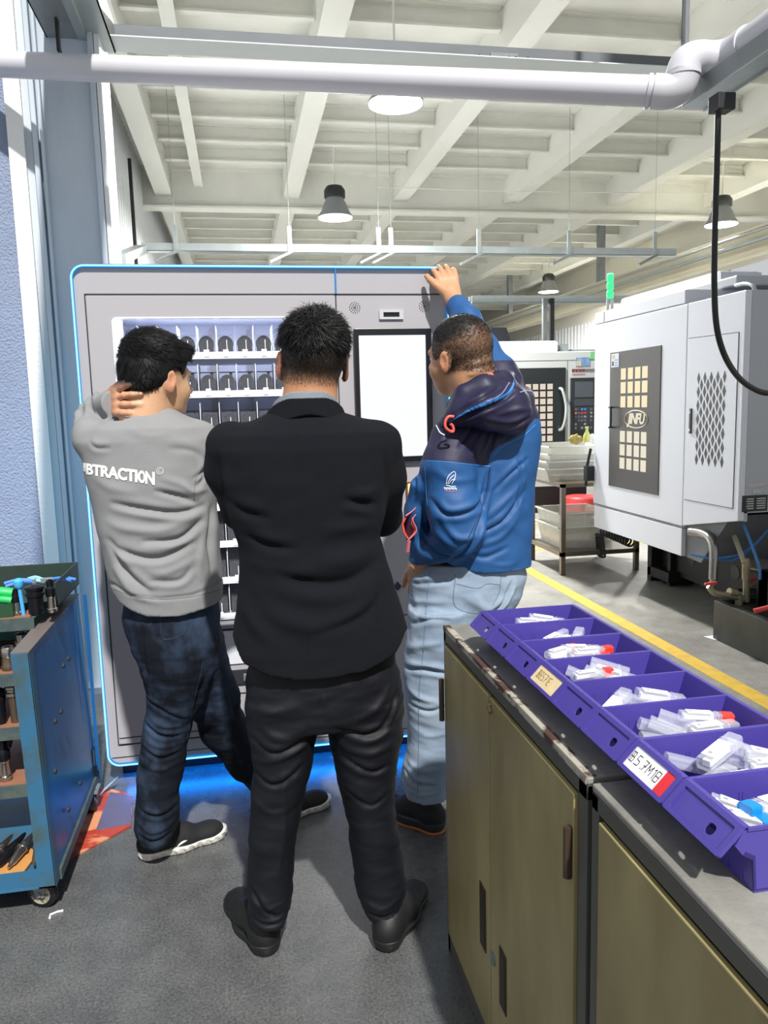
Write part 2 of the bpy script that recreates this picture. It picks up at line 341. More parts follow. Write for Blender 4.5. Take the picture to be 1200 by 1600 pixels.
# right channel (runs towards the viewer) with socket box and rod
YC_ = 2.80; rc0 = PY(1066, 168, YC_)
rc = empty('steel_channel', (rc0[0], YC_, rc0[2]), label='galvanised channel running towards the viewer at top right under the pipe bend', cat='steel beam')
X0 = rc0[0]; Z0 = rc0[2]
b = MB(); b.box(X0, X0+.085, .8, YC_, Z0-.004, Z0); b.box(X0+.085, X0+.09, .8, YC_, Z0-.012, Z0+.01); b.build('bottom_flange', M_galv_l, rc)
b = MB(); b.box(X0, X0+.005, .8, YC_, Z0, Z0+.062); b.build('channel_web', M_galv, rc)
b = MB(); b.box(X0, X0+.085, YC_, YC_+.005, Z0, Z0+.062); b.build('end_plate', M_white_steel, rc)
pr_ = PY(1076, 78, 3.3); b = MB(); b.box(pr_[0]-.018, pr_[0]+.0, 3.30, 3.33, pr_[2]-.1, 6.02); b.box(pr_[0]-.018, pr_[0]+.016, 3.325, 3.33, pr_[2]-.1, 6.02); b.build('hanger_rod', M_galv, rc)
sx = PY(1128, 163, 2.55); sb = empty('socket_box', tuple(sx), label='small grey socket box on the channel with a black cable hanging down', cat='socket box')
b = MB(); b.box(sx[0]-.033, sx[0]+.033, 2.52, 2.58, sx[2]-.024, sx[2]+.03); b.build('box', M_dark, sb, bevel=.003)
cp = [(1122, 176), (1120, 260), (1117, 360), (1116, 440), (1119, 505), (1130, 550), (1150, 585), (1175, 606), (1205, 614), (1260, 600)]
cy = [2.55]*6+[2.56, 2.58, 2.6, 2.65]
b = MB(); b.tube(bez([PY(p[0], p[1], y) for p, y in zip(cp, cy)], 6), .0105, 12)
cab = tag(b.build('power_cable', M_black, smooth=True), 'thick black cable hanging from the socket box and curving right before the white machine', 'cable')
# ---- hanging cable trays
def tray(x0, x1, y, z, label, hang, h=.11, wd=.18, diag=True):
    t = empty('cable_tray', ((x0+x1)/2, y, z), label=label, cat='cable tray')
    b = MB(); b.box(x0, x1, y-wd/2, y-wd/2+.008, z, z+h); b.box(x0, x1, y+wd/2-.008, y+wd/2, z, z+h); b.box(x0, x1, y-wd/2, y+wd/2, z, z+.006); b.build('tray_channel', M_galv_l, t)
    for hx in hang:
        b = MB(); b.box(hx-.03, hx+.03, y-.03-wd/2, y+.0-wd/2, z-.02, z+.36); b.build('hanger', M_galv_l, t); b = MB(); b.tube([(hx, y-.015-wd/2, z+.3), (hx, y-.015-wd/2, 5.99)], .004, 6); b.build('suspension_wire', M_galv_l, t)
        if diag: b = MB(); b.bar((hx-.30, y-wd/2-.05, z-.16), (hx+.03, y-wd/2-.02, z-.0), .09, .035); b.build('bracket', M_galv, t)
    return t
ty = 12.0
t1 = tray(PY(222, 385, ty)[0], PY(1052, 395, ty)[0], ty, PY(500, 396, ty)[2], 'long galvanised cable tray hanging across the hall above the lit vending machine',
     [PY(x, 380, ty)[0] for x in (275, 452, 590, 609, 745, 885, 1018)])
b = MB(); b.bar(PY(222, 389, ty), PY(186, 404, ty-2.0), .16, .11); b.build('tray_bend', M_galv_l, t1)
ty2 = 14.0
t2 = tray(PY(735, 470, ty2)[0], PY(1010, 470, ty2)[0], ty2, PY(820, 474, ty2)[2], 'lower galvanised cable tray behind the blue jacket man, on a double post',
     [], h=.13)
for px in (846, 857):
    p = PY(px, 475, ty2); b = MB(); b.box(p[0]-.045, p[0]+.035, ty2-.2, ty2-.12, 0, p[2]+.08); b.build('post', M_galv if px < 850 else M_dark, t2)
# ceiling wires and thin pipes
b = MB(); b.tube([PY(580, 292, 14.8), PY(790, 299, 14.8), PY(1110, 302, 14.8)], .010, 6)
tag(b.build('ceiling_wire', M_white_steel), 'thin white conduit stretched below the beams just before the girder', 'wire')

# ---- high-bay lamps
def lamp(px, py, Z, D, label, on=True):
    c = PZ(px, py, Z); r = D/2; t = empty('high_bay_lamp', tuple(c), label=label, cat='lamp', group='round high bay lamps hanging under the roof')
    b = MB(); prof = [(r, 0), (r*.99, .02), (r*.8, .10), (r*.62, .24), (r*.5, .30), (r*.5, .32)]; b.lathe(prof, c, 28); b.build('shade', M_grey_plastic, t, smooth=True)
    b = MB(); b.lathe([(r*.56, .32), (r*.60, .34), (r*.60, .45), (r*.45, .52), (r*.2, .54)], c, 20); b.build('driver_housing', M_dark, t, smooth=True)
    b = MB(); b.tube([c+np.array((0, 0, .54)), (c[0], c[1], 6.0)], .012, 6); b.build('suspension_rod', M_white_steel, t)
    b = MB(); b.lathe([(r*.95, -.012), (r*.93, -.004)], c, 28); b.build('diffuser', M_lampface, t)
    l = bpy.data.lights.new('lamp_light', 'AREA'); l.shape = 'DISK'; l.size = D*.9; l.energy = LAMP_POWER; l.color = (1, .985, .94)
    lo = bpy.data.objects.new('lamp_light', l); COL.objects.link(lo); lo.parent = t; lo.location = (0, 0, -.03)
    return t
lamp(618, 162, 4.75, .62, 'large glowing round lamp under the ceiling above the vending machine, biggest in view')
lamp(524, 340, 4.75, .62, 'grey bell-shaped high bay lamp hanging in front of the girder, left of centre')
lamp(1127, 351, 4.75, .62, 'grey bell-shaped high bay lamp at the right edge behind the black cable')
lamp(857, 456, 4.75, .62, 'smallest, farthest bell-shaped lamp above the lower cable tray')
lamp(480, 452, 4.75, .62, 'unseen lamp added behind the vending machine top to brighten the far hall')  # extra lamp out of view, put in to brighten the far end
# ================================================================ VENDING MACHINE
def ring(b, outer, inner, y0, y1, mi=0):
    n = len(outer); V = [(x, y, z) for y in (y0, y1) for (x, z) in list(outer)+list(inner)]
    Fc = []
    for i in range(n):
        j = (i+1) % n
        Fc += [(i, j, n+j, n+i), (2*n+i, 3*n+i, 3*n+j, 2*n+j), (i, 2*n+i, 2*n+j, j), (n+i, n+j, 3*n+j, 3*n+i)]
    return b.add(V, Fc, mi)
M_vend = mat('vending_grey_paint', '#a6a4a9', 0.42, var=.03, vscale=2)
M_vend_in = mat('vending_white_interior', '#c9cde0', 0.5)
M_seam = mat('seam_shadow_gap', '#23242a', 0.7)
M_led = emis('cyan_led_core', (0.30, 0.85, 1.0), 1.7)
M_led_e = emis('blue_led_edge', (0.0, 0.30, 0.85), .75)
M_whitelight = emis('white_light_strip', (0.86, 0.92, 1.0), 3.2)
M_screen = emis('lit_screen', (0.83, 0.88, 1.0), 1.12)
M_bezel = mat('screen_bezel_black', '#14161a', 0.3)
M_whitep = mat('white_plastic', '#eef0f4', 0.4)
M_coil = mat('black_coil_plastic', '#17181d', 0.28)
M_film = mat('clear_film', (.45, .47, .52), .15, alpha=.07)
M_paper = mat('white_paper_tag', '#f6f7fa', .6)
M_blue_emit = emis('blue_underglow', (0.0, .16, 1.0), 3.0)
VX0, VX1, VZ0, VZ1, VY = -0.578, 0.838, 0.075, 1.995, 3.05
vm = empty('vending_machine', (0.13, 3.4, 0), label='tall grey vending machine with a glowing blue outline, lit product window and white screen', cat='vending machine')
b = MB()
op = rrect(VX0+.008, VX1-.008, VZ0+.008, VZ1-.008, .045); n = len(op)
ring(b, op, rrect(-.50, .36, .30, 1.86, .02), VY+.012, VY+.05)
b.build('front_frame', M_vend, vm, bevel=.002)
b = MB(); b.box(VX0+.01, VX0+.05, VY+.05, 3.88, VZ0+.03, VZ1-.02); b.box(VX1-.05, VX1-.01, VY+.05, 3.88, VZ0+.03, VZ1-.02)
b.box(VX0+.01, VX1-.01, VY+.05, 3.88, VZ1-.05, VZ1-.01); b.box(VX0+.05, VX1-.05, VY+.05, 3.88, VZ0+.01, .28); b.box(VX0+.05, VX1-.05, 3.83, 3.88, .28, VZ1-.05); b.box(.38, VX1-.05, VY+.05, 3.8, .28, VZ1-.05)
b.build('cabinet', M_vend, vm)
b = MB(); b.box(VX0+.04, VX1-.04, VY+.10, 3.85, 0.0, VZ0+.012); b.build('plinth', M_bezel, vm)
# led band round the front
def path_band(x0, x1, z0, z1, r): return [(x, z) for x, z in rrect(x0, x1, z0, z1, r, 8)]
pts = [(x, VY-.002, z) for x, z in path_band(VX0+.006, VX1-.006, VZ0+.006, VZ1-.006, .045)]
b = MB(); b.tube(pts, .0032, 8, closed=True); b.build('led_strip', M_led, vm)
b = MB(); ring(b, rrect(VX0, VX1, VZ0, VZ1, .05, 8), rrect(VX0+.011, VX1-.011, VZ0+.011, VZ1-.011, .04, 8), VY, VY+.012); b.build('led_channel', M_led_e, vm)
b = MB(); b.box(.387, .391, VY-.001, VY+.012, 1.892, 1.985); b.build('led_tick', M_led_e, vm)
b = MB(); b.box(VX0+.05, VX1-.05, VY+.055, VY+.095, VZ0-.004, VZ0+.006); b.build('underglow_strip', M_blue_emit, vm)
ul = bpy.data.lights.new('underglow_light', 'AREA'); ul.shape = 'RECTANGLE'; ul.size = 1.3; ul.size_y = .03; ul.energy = 3.2; ul.color = (0.0, .22, 1.0)
ulo = bpy.data.objects.new('underglow_light', ul); COL.objects.link(ulo); ulo.parent = vm; ulo.location = (0, VY+.06-3.4, VZ0-.01); ulo.rotation_euler = (math.radians(-28), 0, 0)
# seams: top band, vertical, door outline
zs = 1.889
b = MB(); th = .0022
b.box(-.532, .825, VY+.0095, VY+.012, zs-th, zs+th); b.box(.386, .390, VY+.0095, VY+.012, .11, 1.889)
b.box(-.534, -.530, VY+.0095, VY+.012, .16, zs); b.box(-.532, .386, VY+.0095, VY+.012, .158, .162); b.box(-.56, .82, VY+.0095, VY+.012, .108, .110)
b.box(.39, .825, VY+.0095, VY+.012, .60, .603); b.build('panel_seam', M_seam, vm)
# door with window
b = MB(); ring(b, rrect(-.526, .382, .166, 1.883, .006), rrect(-.443, .300, .615, 1.806, .018), VY+.002, VY+.013)
b.build('product_door', M_vend, vm, bevel=.0015)
b = MB(); ring(b, rrect(-.443, .300, .615, 1.806, .018), rrect(-.438, .295, .620, 1.801, .016), VY+.0, VY+.05); b.build('window_frame', M_whitep, vm)
b = MB(); b.box(-.44, .297, VY+.014, VY+.018, .617, 1.803); b.build('glass_pane', mat('clear_glass', (.02, .02, .02), .04, alpha=.07, spec=.6), vm)
b = MB(); b.box(-.49, -.48, VY+.06, 3.72, .3, 1.84); b.box(.34, .35, VY+.06, 3.72, .3, 1.84); b.box(-.49, .35, 3.72, 3.73, .3, 1.84); b.box(-.49, .35, VY+.06, 3.72, 1.84, 1.85); b.build('interior_lining', M_vend_in, vm)
b = MB(); b.box(-.46, -.45, 3.70, 3.72, .6, 1.82); b.box(-.12, -.09, 3.70, 3.72, .6, 1.82); b.box(.05, .07, 3.70, 3.72, .6, 1.82); b.build('back_rail', M_vend, vm)
b = MB(); b.box(-.437, -.415, VY+.055, VY+.075, .62, 1.80); b.box(.275, .29, VY+.055, VY+.075, .62, 1.80); b.build('light_strip', M_whitelight, vm)
for z in (1.672, 1.37, 1.07): b = MB(); b.box(-.431, -.419, VY+.052, VY+.055, z-.008, z+.008); b.build('strip_clip', M_dark, vm)
il = bpy.data.lights.new('interior_light', 'AREA'); il.shape = 'RECTANGLE'; il.size = .75; il.size_y = .25; il.energy = 5; il.color = (.86, .9, 1)
ilo = bpy.data.objects.new('interior_light', il); COL.objects.link(ilo); ilo.parent = vm; ilo.location = (-.07-.13, 3.25-3.4, 1.83)
il2 = il.copy(); il2.size = .7; il2.size_y = 1.1; il2.energy = 1.5
for zz_ in (.7, 1.4):
    gl = bpy.data.lights.new('led_glow', 'AREA'); gl.shape = 'RECTANGLE'; gl.size = .7; gl.size_y = .02; gl.energy = 3.0; gl.color = (.15, .60, 1)
    glo = bpy.data.objects.new('led_glow', gl); COL.objects.link(glo); glo.parent = vm; glo.location = (VX0-.006-.13, VY+.006-3.4, zz_); glo.rotation_euler = (0, math.radians(90), math.radians(-30))
ilo2 = bpy.data.objects.new('interior_light', il2); COL.objects.link(ilo2); ilo2.parent = vm; ilo2.location = (-.2, VY+.03-3.4, 1.2); ilo2.rotation_euler = (math.radians(90), 0, 0)
ROWS = [1.67-.147*i for i in range(8)]; COLS = [-.402+.0727*k for k in range(10)]
for z in ROWS:
    b = MB(); b.box(-.41, .272, 3.105, 3.60, z-.014, z-.008); b.box(-.41, .272, 3.10, 3.108, z-.016, z+.010); s_ = b.build('shelf', M_whitep, vm)
    b = MB()
    for k, x in enumerate(COLS):  # little unreadable code marks
        b.box(x-.008, x-.003, 3.0985, 3.10, z-.007, z-.002); b.box(x-.001, x+.003, 3.0985, 3.10, z-.008, z-.001); b.box(x+.005, x+.009, 3.0985, 3.10, z-.007, z-.003)
    b.build('code_marks', M_dark, s_)
    b = MB()
    for k in range(11):
        x = -.402+.0727*(k-.5); b.box(x-.0012, x+.0012, 3.112, 3.30, z-.008, z+.112)
    b.build('dividers', M_whitep, s_)['kind'] = 'stuff'
# products : arched coils in clear sleeves with a white tag
def make_product(first):
    o = empty('bagged_part', (0, 0, 0))
    b = MB()
    for q in range(4):
        r = .026-.001*q; y = .02+q*.028
        pts_ = [(r*math.cos(t), y+.006*math.sin(3*t), .044+r*1.05*math.sin(t)) for t in np.linspace(-.5, PI+.5, 13)]
        pts_ = [(r*.92, y, .004)]+pts_+[(-r*.92, y, .004)]
        b.tube(pts_, .0042, 6)
    b.prism([(.024*math.cos(t)*(1.0), .03, .040+.026*math.sin(t)) for t in np.linspace(0, PI, 9)]+[(-.024, .03, .002), (.024, .03, .002)], (0, .06, 0)); b.build('coil', M_coil, o, local=True)
    b = MB(); b.box(-.029, .029, .008, .0086, .0, .078); b.box(-.029, .029, .008, .10, .0775, .078); b.box(-.0295, -.029, .008, .10, 0, .078); b.box(.029, .0295, .008, .10, 0, .078); b.build('clear_sleeve', M_film, o, local=True)
    b = MB(); b.box(-.010, .010, .0, .001, -.004, .022); b.box(.004, .0065, .002, .003, .022, .058); b.build('paper_tag', M_paper, o, local=True)
    if not first: b = MB(); b.box(-.031, .031, .05, .054, .083, .087); b.box(.008, .020, .05, .054, .04, .084); b.build('hook_plate', M_coil, o, local=True)
    return o
ordn = ['first', 'second', 'third', 'fourth', 'fifth', 'sixth', 'seventh', 'eighth', 'ninth', 'tenth']
protoA, protoB = make_product(True), make_product(False); used = {}
for i, z in enumerate(ROWS):
    for k, x in enumerate(COLS):
        pr_o = protoA if i == 0 else protoB
        o = pr_o if id(pr_o) not in used else copy_tree(pr_o); used[id(pr_o)] = 1
        o.location = (x, 3.096, z-.004)
        rowname = ['top', 'second highest', 'third highest', 'fourth highest', 'fourth lowest', 'third lowest', 'second lowest', 'lowest'][i]
        tag(o, f'black coiled part in clear film, {ordn[k]} from left on the {rowname} lit shelf', 'packaged part', 'bagged parts in the vending machine window')
# pickup area, flap, lower panels
b = MB(); b.box(-.20, .30, VY-.004, VY+.004, .455, .600); b.build('light_panel', mat('pale_panel', '#d3d6dd', .4), vm, bevel=.002)
b = MB(); b.box(-.20, .30, VY-.006, VY+.004, .595, .601); b.box(-.20, .30, VY-.010, VY+.004, .375, .430); b.build('pickup_slot', M_seam, vm)
b = MB(); b.box(-.035, .09, VY-.014, VY-.008, .385, .415); b.build('slot_handle', M_galv, vm, bevel=.002)
b = MB(); b.box(-.20, .30, VY+.0, VY+.003, .330, .334); b.box(-.526, .382, VY+.0, VY+.003, .190, .193); b.build('lower_seam', M_seam, vm)
# screen side
sxL, sxR, szB, szT = .451, .760, 1.236, 1.757
b = MB(); ring(b, rrect(sxL, sxR, szB, szT, .006), rrect(sxL+.019, sxR-.024, szB+.022, szT-.026, .002), VY-.010, VY+.010); bez_ = b.build('screen_bezel', M_bezel, vm, bevel=.002)
b = MB(); b.box(sxL+.018, sxR-.023, VY-.004, VY+.008, szB+.021, szT-.025); b.build('screen', M_screen, vm)
for cx, cz in ((.461, 1.839), (.738, 1.843)):
    b = MB()
    for rr_, k_ in ((.004, 5), (.012, 9), (.020, 14)):
        for q in range(k_):
            a = 2*PI*q/k_+rr_*40; b.cyl((cx+rr_*math.cos(a), VY+.0095, cz+rr_*math.sin(a)), (cx+rr_*math.cos(a), VY+.012, cz+rr_*math.sin(a)), .0017, 6)
    b.build('speaker_grille', M_seam, vm)['kind'] = 'stuff'
b = MB(); ring(b, rrect(.556, .652, 1.793, 1.829, .002), rrect(.572, .636, 1.802, 1.820, .001), VY+.004, VY+.012); b.build('reader_plate', mat('reader_grey', '#b9bbc1', .35), vm)
b = MB(); b.box(.572, .636, VY+.010, VY+.0118, 1.801, 1.821); b.build('reader_slot', M_bezel, vm)
b = MB(); ring(b, rrect(.648, .682, 1.093, 1.152, .006), rrect(.653, .677, 1.099, 1.146, .004), VY-.006, VY+.012); b.build('button_frame', mat('amber_frame', '#7a4a18', .4), vm)
b = MB(); b.box(.653, .677, VY-.003, VY+.01, 1.099, 1.146); b.build('lit_button', emis('amber_light', (1, .62, .2), 2.6), vm)
d_ = .017; b = MB(); b.prism([(.604-d_, VY+.008, .724), (.604, VY+.008, .724-d_*1.15), (.604+d_, VY+.008, .724), (.604, VY+.008, .724+d_*1.15)], (0, .004, 0)); b.build('diamond_badge', mat('navy_badge', '#152642', .4), vm)

# ================================================================ NEAR WHITE MACHINE (x = 2.8)
M_mw = mat('white_machine_paint', '#d3d6df', 0.38, var=.02, vscale=1)
M_mg = mat('grey_machine_paint', '#a9adb4', 0.42)
M_mblk = mat('dark_door_sheet', '#2e2a29', 0.35)
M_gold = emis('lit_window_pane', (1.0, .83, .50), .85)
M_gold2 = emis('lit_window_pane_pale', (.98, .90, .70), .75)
X = 2.8
mm = empty('machining_centre', (3.5, 5.0, 0), label='large white enclosed machine tool with a dark windowed door, beside the yellow floor line', cat='machine')
b = MB(); b.box(X, 4.6, 4.575, 5.88, .62, 2.045); b.build('enclosure', M_mw, mm, bevel=.006)
b = MB(); b.box(X, 4.6, 4.607, 5.88, 2.049, 2.136); b.build('top_band', M_mw, mm, bevel=.006)
b = MB(); b.box(X-.002, X, 5.72, 5.724, 2.05, 2.134); b.build('seam', M_seam, mm)
b = MB(); b.box(X-.0015, X+.001, 4.575, 5.88, .626, .632); b.build('seam', M_seam, mm)
b = MB(); b.prism([(X, 4.577, .615), (X, 5.86, .615), (X, 5.86, .436), (X, 4.577, .432)], (.5, 0, 0)); b.build('skirt_panel', M_mw, mm, bevel=.004)
# electrical cabinet, angled lower edge
b = MB(); b.prism([(X, 4.0, .745), (X, 4.57, .636), (X, 4.57, 2.045), (X, 4.0, 2.045)], (.04, 0, 0)); b.build('cabinet_side', M_mw, mm, bevel=.004)
b = MB(); b.box(X+.04, 4.4, 4.0, 4.57, .79, 2.045); b.box(X+.04, X+.06, 4.0, 4.57, .74, .80); b.build('cabinet_body', M_mg, mm)
b = MB(); ring_o = [(4.046, .812), (4.556, .808), (4.556, 1.83), (4.046, 1.82)]
b.prism([(X-.0015, y, z) for y, z in ring_o], (.002, 0, 0)); b.build('door_gap', M_seam, mm)
b = MB(); b.prism([(X-.004, y, z) for y, z in [(4.050, .816), (4.552, .812), (4.552, 1.826), (4.050, 1.816)]], (.004, 0, 0)); cd = b.build('cabinet_door', M_mw, mm)
b = MB()
for r in range(13):
    nn = 5 if r % 2 == 0 else 4
    for k in range(nn):
        y = 4.165+.0655*k+(0 if nn == 5 else .033); z = 1.575-.0415*r
        b.prism([(X-.0052, y-.016, z), (X-.0052, y, z-.036), (X-.0052, y+.016, z), (X-.0052, y, z+.036)], (.0012, 0, 0))
dv = b.build('diamond_vents', M_bezel, cd); dv['kind'] = 'stuff'
b = MB(); b.box(X-.012, X-.004, 4.487, 4.512, 1.235, 1.392); b.build('lever_lock', M_bezel, cd, bevel=.003)
b = MB(); b.box(X-.016, X-.012, 4.491, 4.508, 1.25, 1.265); b.box(X-.016, X-.012, 4.491, 4.508, 1.36, 1.375); b.build('lock_screw', M_galv_l, cd)
# dark windowed door
dY0, dY1, dZ0, dZ1 = 4.872, 5.603, .800, 1.812
b = MB(); b.box(X-.006, X+.002, dY0, dY1, dZ0, dZ1); dd = b.build('dark_door', M_mblk, mm, bevel=.002)
dyc = lambda px, z: PX(px, 640, X)[1]
cy0 = [5.44, 5.27, 5.10, 4.93]
cols_y = [PX(x, 640, X)[1] for x in (974.5, 985.5, 996.8, 1008.0)]; hw = [.041, .040, .038, .036]
ztop = [1.59, 1.445, 1.295]; zbot = [1.075, .965+.02, .865]
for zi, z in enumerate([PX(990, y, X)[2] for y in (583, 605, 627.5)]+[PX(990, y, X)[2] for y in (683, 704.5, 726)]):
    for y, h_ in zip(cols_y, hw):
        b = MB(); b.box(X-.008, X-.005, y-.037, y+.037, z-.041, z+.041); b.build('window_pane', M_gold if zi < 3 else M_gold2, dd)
yc_, zc_ = PX(995, 655, X)[1], PX(995, 655, X)[2]
b = MB(); b.tube([(X-.008, yc_+.165*math.cos(t), zc_+.062*math.sin(t)) for t in np.linspace(0, 2*PI, 40)[:-1]], .0035, 6, closed=True); b.build('oval_ring', mat('champagne_metal', '#c9c2a5', .35, metal=.4), dd)
text_on('JINFU', .105, (X-.006, yc_, zc_), (0, -1, 0), (0, 0, 1), M_gold2, dd, off=.002, shear=.25, bold=.003, space=.88)
p_ = PX(971, 568, X)
yS = PX(962, 560, X)[1]; b = MB(); b.box(X-.008, X-.006, yS-.065, yS+.055, 1.70, 1.80); b.build('sticker', mat('pale_sticker', '#c6cbe4', .5), dd)
b = MB(); b.box(X-.009, X-.008, yS+.0, yS+.04, 1.765, 1.79); b.build('sticker_mark', mat('yellow_mark', '#b7ab50', .5), dd)
b = MB(); b.box(X-.009, X-.008, yS+.015, yS+.04, 1.71, 1.745); b.box(X-.009, X-.008, yS-.05, yS-.0, 1.712, 1.716); b.box(X-.009, X-.008, yS-.05, yS-.0, 1.73, 1.734); b.box(X-.009, X-.008, yS-.05, yS-.0, 1.75, 1.754); b.build('sticker_print', M_dark, dd)
hy = PX(961, 652, X)[1]; hz = PX(961, 652, X)[2]
b = MB(); b.tube(bez([(X-.002, hy+.04, hz+.075), (X-.04, hy+.02, hz+.075), (X-.045, hy-.02, hz+.06), (X-.045, hy-.02, hz-.06), (X-.04, hy+.02, hz-.075), (X-.002, hy+.04, hz-.075)], 5), .007, 8); b.build('handle', M_dark, dd)
# latch hanging at the far edge
ly, lz = 5.89, PX(930, 740, X)[2]
b = MB(); b.obox((X-.03, ly, lz), (.035, 0, 0), (0, .03, 0), (0, 0, .06)); b.tube([(X-.02, ly, lz+.2), (X-.05, ly, lz+.06), (X-.06, ly, lz-.1)], .012, 6); b.build('latch', M_dark, mm)
# top housings
b = MB(); b.box(X+.25, 4.4, 4.45, 5.2, 2.136, 2.20); b.build('roof_box', M_mg, mm, bevel=.01)
hA, hB = PY(1123, 422, 6.0), PY(1190, 423, 6.0); b = MB(); b.box(hA[0], hB[0], 6.0, 7.7, 1.9, hA[2]); b.build('roof_housing', M_mw, mm, bevel=.03)
b = MB(); b.box(hA[0]+.01, hB[0]-.01, 5.985, 6.0, 2.0, hA[2]-.02); b.build('housing_end', M_mg, mm)
b = MB(); b.box(3.9, 5.5, 4.7, 5.25, 2.05, 2.22); b.build('roof_cover', M_mw, mm, bevel=.02)
b = MB(); b.tube(bez([PX(1150, 446, 2.95), PX(1165, 443, 2.95), PX(1176, 446, 2.95), PX(1180, 455, 2.95)], 5), .012, 8); b.build('lifting_hook', M_galv_l, mm)
# labels on the grey side
pl = [(2.823, .798), (2.985, .798), (2.985, .892), (2.823, .892)]
b = MB(); b.prism([(x, 3.997, z) for x, z in pl], (0, .003, 0)); rp = b.build('rating_plate', M_bezel, mm)
b = MB()
for r in range(5):
    z = .872-.014*r; b.box(2.84-.004*(r % 2)+.012, 2.895, 3.9955, 3.997, z-.003, z+.003); b.box(2.915, 2.972, 3.9955, 3.997, z-.003, z+.003)
b.build('plate_print', M_galv_l, rp)
b = MB(); b.prism([(2.86, 3.997, .935), (2.965, 3.997, .945), (2.965, 3.997, .965), (2.86, 3.997, .955)], (0, .003, 0)); b.build('paper_label', mat('buff_label', '#b9b5ac', .6), mm)
b = MB(); b.box(2.885, 2.94, 3.996, 3.999, .903, .925); b.build('small_label', mat('pale_green_label', '#aebcb9', .6), mm)
# underside : grey slanted hopper and black bed
M_under = mat('grey_underside', '#6b6e72', .5, var=.2, vscale=6)
b = MB(); b.prism([(X+.03, 4.10, .76), (X+.03, 4.60, .70), (X+.03, 4.60, .43), (X+.03, 4.40, .42)], (.9, 0, 0)); b.prism([(X+.01, 4.585, .62), (X+1.2, 4.585, .62), (X+1.2, 4.585, .40), (X+.35, 4.585, .40), (X+.01, 4.585, .43)], (0, .1, 0)); b.build('underside', M_under, mm)
b = MB(); b.box(X+.9, 4.5, 4.02, 5.8, .1, .78); b.build('machine_bed', M_bezel, mm)
M_cast = mat('black_cast_iron', '#141617', .55, var=.2)
b = MB()
b.prism([(3.20, 5.66, 0), (3.20, 5.66, .30), (3.32, 5.66, .43), (3.55, 5.66, .43), (3.62, 5.66, .2), (3.62, 5.66, 0)], (0, .06, 0))
b.prism([(3.25, 5.46, 0.0), (3.25, 5.46, .30), (3.37, 5.46, .42), (3.46, 5.46, .42), (3.46, 5.46, 0)], (0, .05, 0))
b.box(3.20, 3.6, 5.4, 5.72, 0.04, .12); b.box(3.30, 3.36, 4.2, 5.66, .08, .42); b.box(3.1, 3.4, 4.3, 4.45, 0, .22)
b.build('base_casting', M_cast, mm, bevel=.006)
b = MB(); b.box(3.36, 4.5, 4.2, 5.8, .08, .62); b.build('base_block', M_cast, mm)
for y in (5.25, 4.98, 4.72):
    b = MB(); b.cyl((3.296, y, .26), (3.304, y, .26), .05, 16); b.build('casting_hole', M_bezel, mm)
# metal pipe, brass fittings, hoses, coolant tank
M_ss = mat('stainless_pipe', '#8f8c88', .22, metal=.9); M_brass = mat('old_plated_brass', '#a39a80', .4, metal=.5, var=.25, vscale=20)
M_red = mat('red_handle_plastic', '#c4383a', .45); M_bluehose = mat('blue_air_hose', '#2f6fae', .35)
YT = 4.12
def T(px, py, Y=YT): return PY(px, py, Y)
b = MB(); b.tube(bez([T(1078, 831, 4.45), T(1098, 834, 4.35), T(1110, 843, 4.25), T(1115, 862, 4.2), T(1114, 905, 4.18)], 7), .026, 14); b.build('drain_elbow_pipe', M_ss, mm, smooth=True)
b = MB(); b.tube([T(1114, 905, 4.18), T(1112, 915, 4.18)], .018, 10); b.tube(bez([T(1108, 916), T(1116, 926), T(1135, 930), T(1165, 937)], 5), .019, 12)
b.tube([T(1139, 925), T(1150, 927)], .026, 12); b.tube([T(1155, 930), T(1154, 950)], .022, 12); b.tube([T(1166, 940), T(1166, 872)], .020, 12); b.tube([T(1166, 905), T(1166, 880)], .025, 12)
b.tube([T(1166, 888), T(1186, 892)], .013, 8); b.tube([T(1166, 918), T(1186, 910)], .012, 8); b.build('brass_fittings', M_brass, mm, smooth=True)
b = MB(); b.tube(bez([T(1139, 822, 4.3), T(1148, 840, 4.22), T(1158, 866, 4.15), T(1163, 880)], 5), .015, 10); b.build('pale_hose', mat('pale_hose', '#9c9985', .45), mm, smooth=True)
b = MB(); b.bar(T(1101, 913), T(1120, 910), .02, .015); b.build('valve_handle', M_red, mm, bevel=.004)
b = MB(); b.bar(T(1170, 906), T(1181, 905), .018, .02); b.build('valve_knob', M_red, mm, bevel=.004)
b = MB(); b.tube(bez([T(1162, 820, 4.1), T(1174, 850, 4.05), T(1186, 885, 4.0), T(1188, 905, 4.0)], 6), .009, 8); b.tube(bez([T(1080, 866, 4.4), T(1110, 872, 4.3), T(1150, 868, 4.2), T(1178, 852, 4.15), T(1200, 828, 4.1)], 6), .008, 8); b.tube(bez([T(1100, 868, 4.4), T(1140, 876, 4.3), T(1172, 860, 4.2), T(1196, 832, 4.15)], 6), .007, 8); b.build('blue_hoses', M_bluehose, mm, smooth=True)
tk = empty('coolant_tank', (3.2, 3.5, 0), label='low black oily coolant tank on the floor beneath the white machine', cat='tank')
M_tank = mat('oily_black_tank', '#202322', .35, var=.5, vscale=12, col2='#33362f', stretch=(1, 1, .4))
b = MB(); b.box(2.775, 2.79, 2.7, 4.165, 0, .24); b.box(2.79, 4.0, 4.15, 4.165, 0, .24); b.box(2.79, 4.0, 2.7, 2.715, 0, .24); b.box(2.79, 4.0, 2.7, 4.165, .14, .15); b.box(2.785, 2.82, 2.7, 4.165, .232, .24); b.build('tank_body', M_tank, tk, bevel=.003)
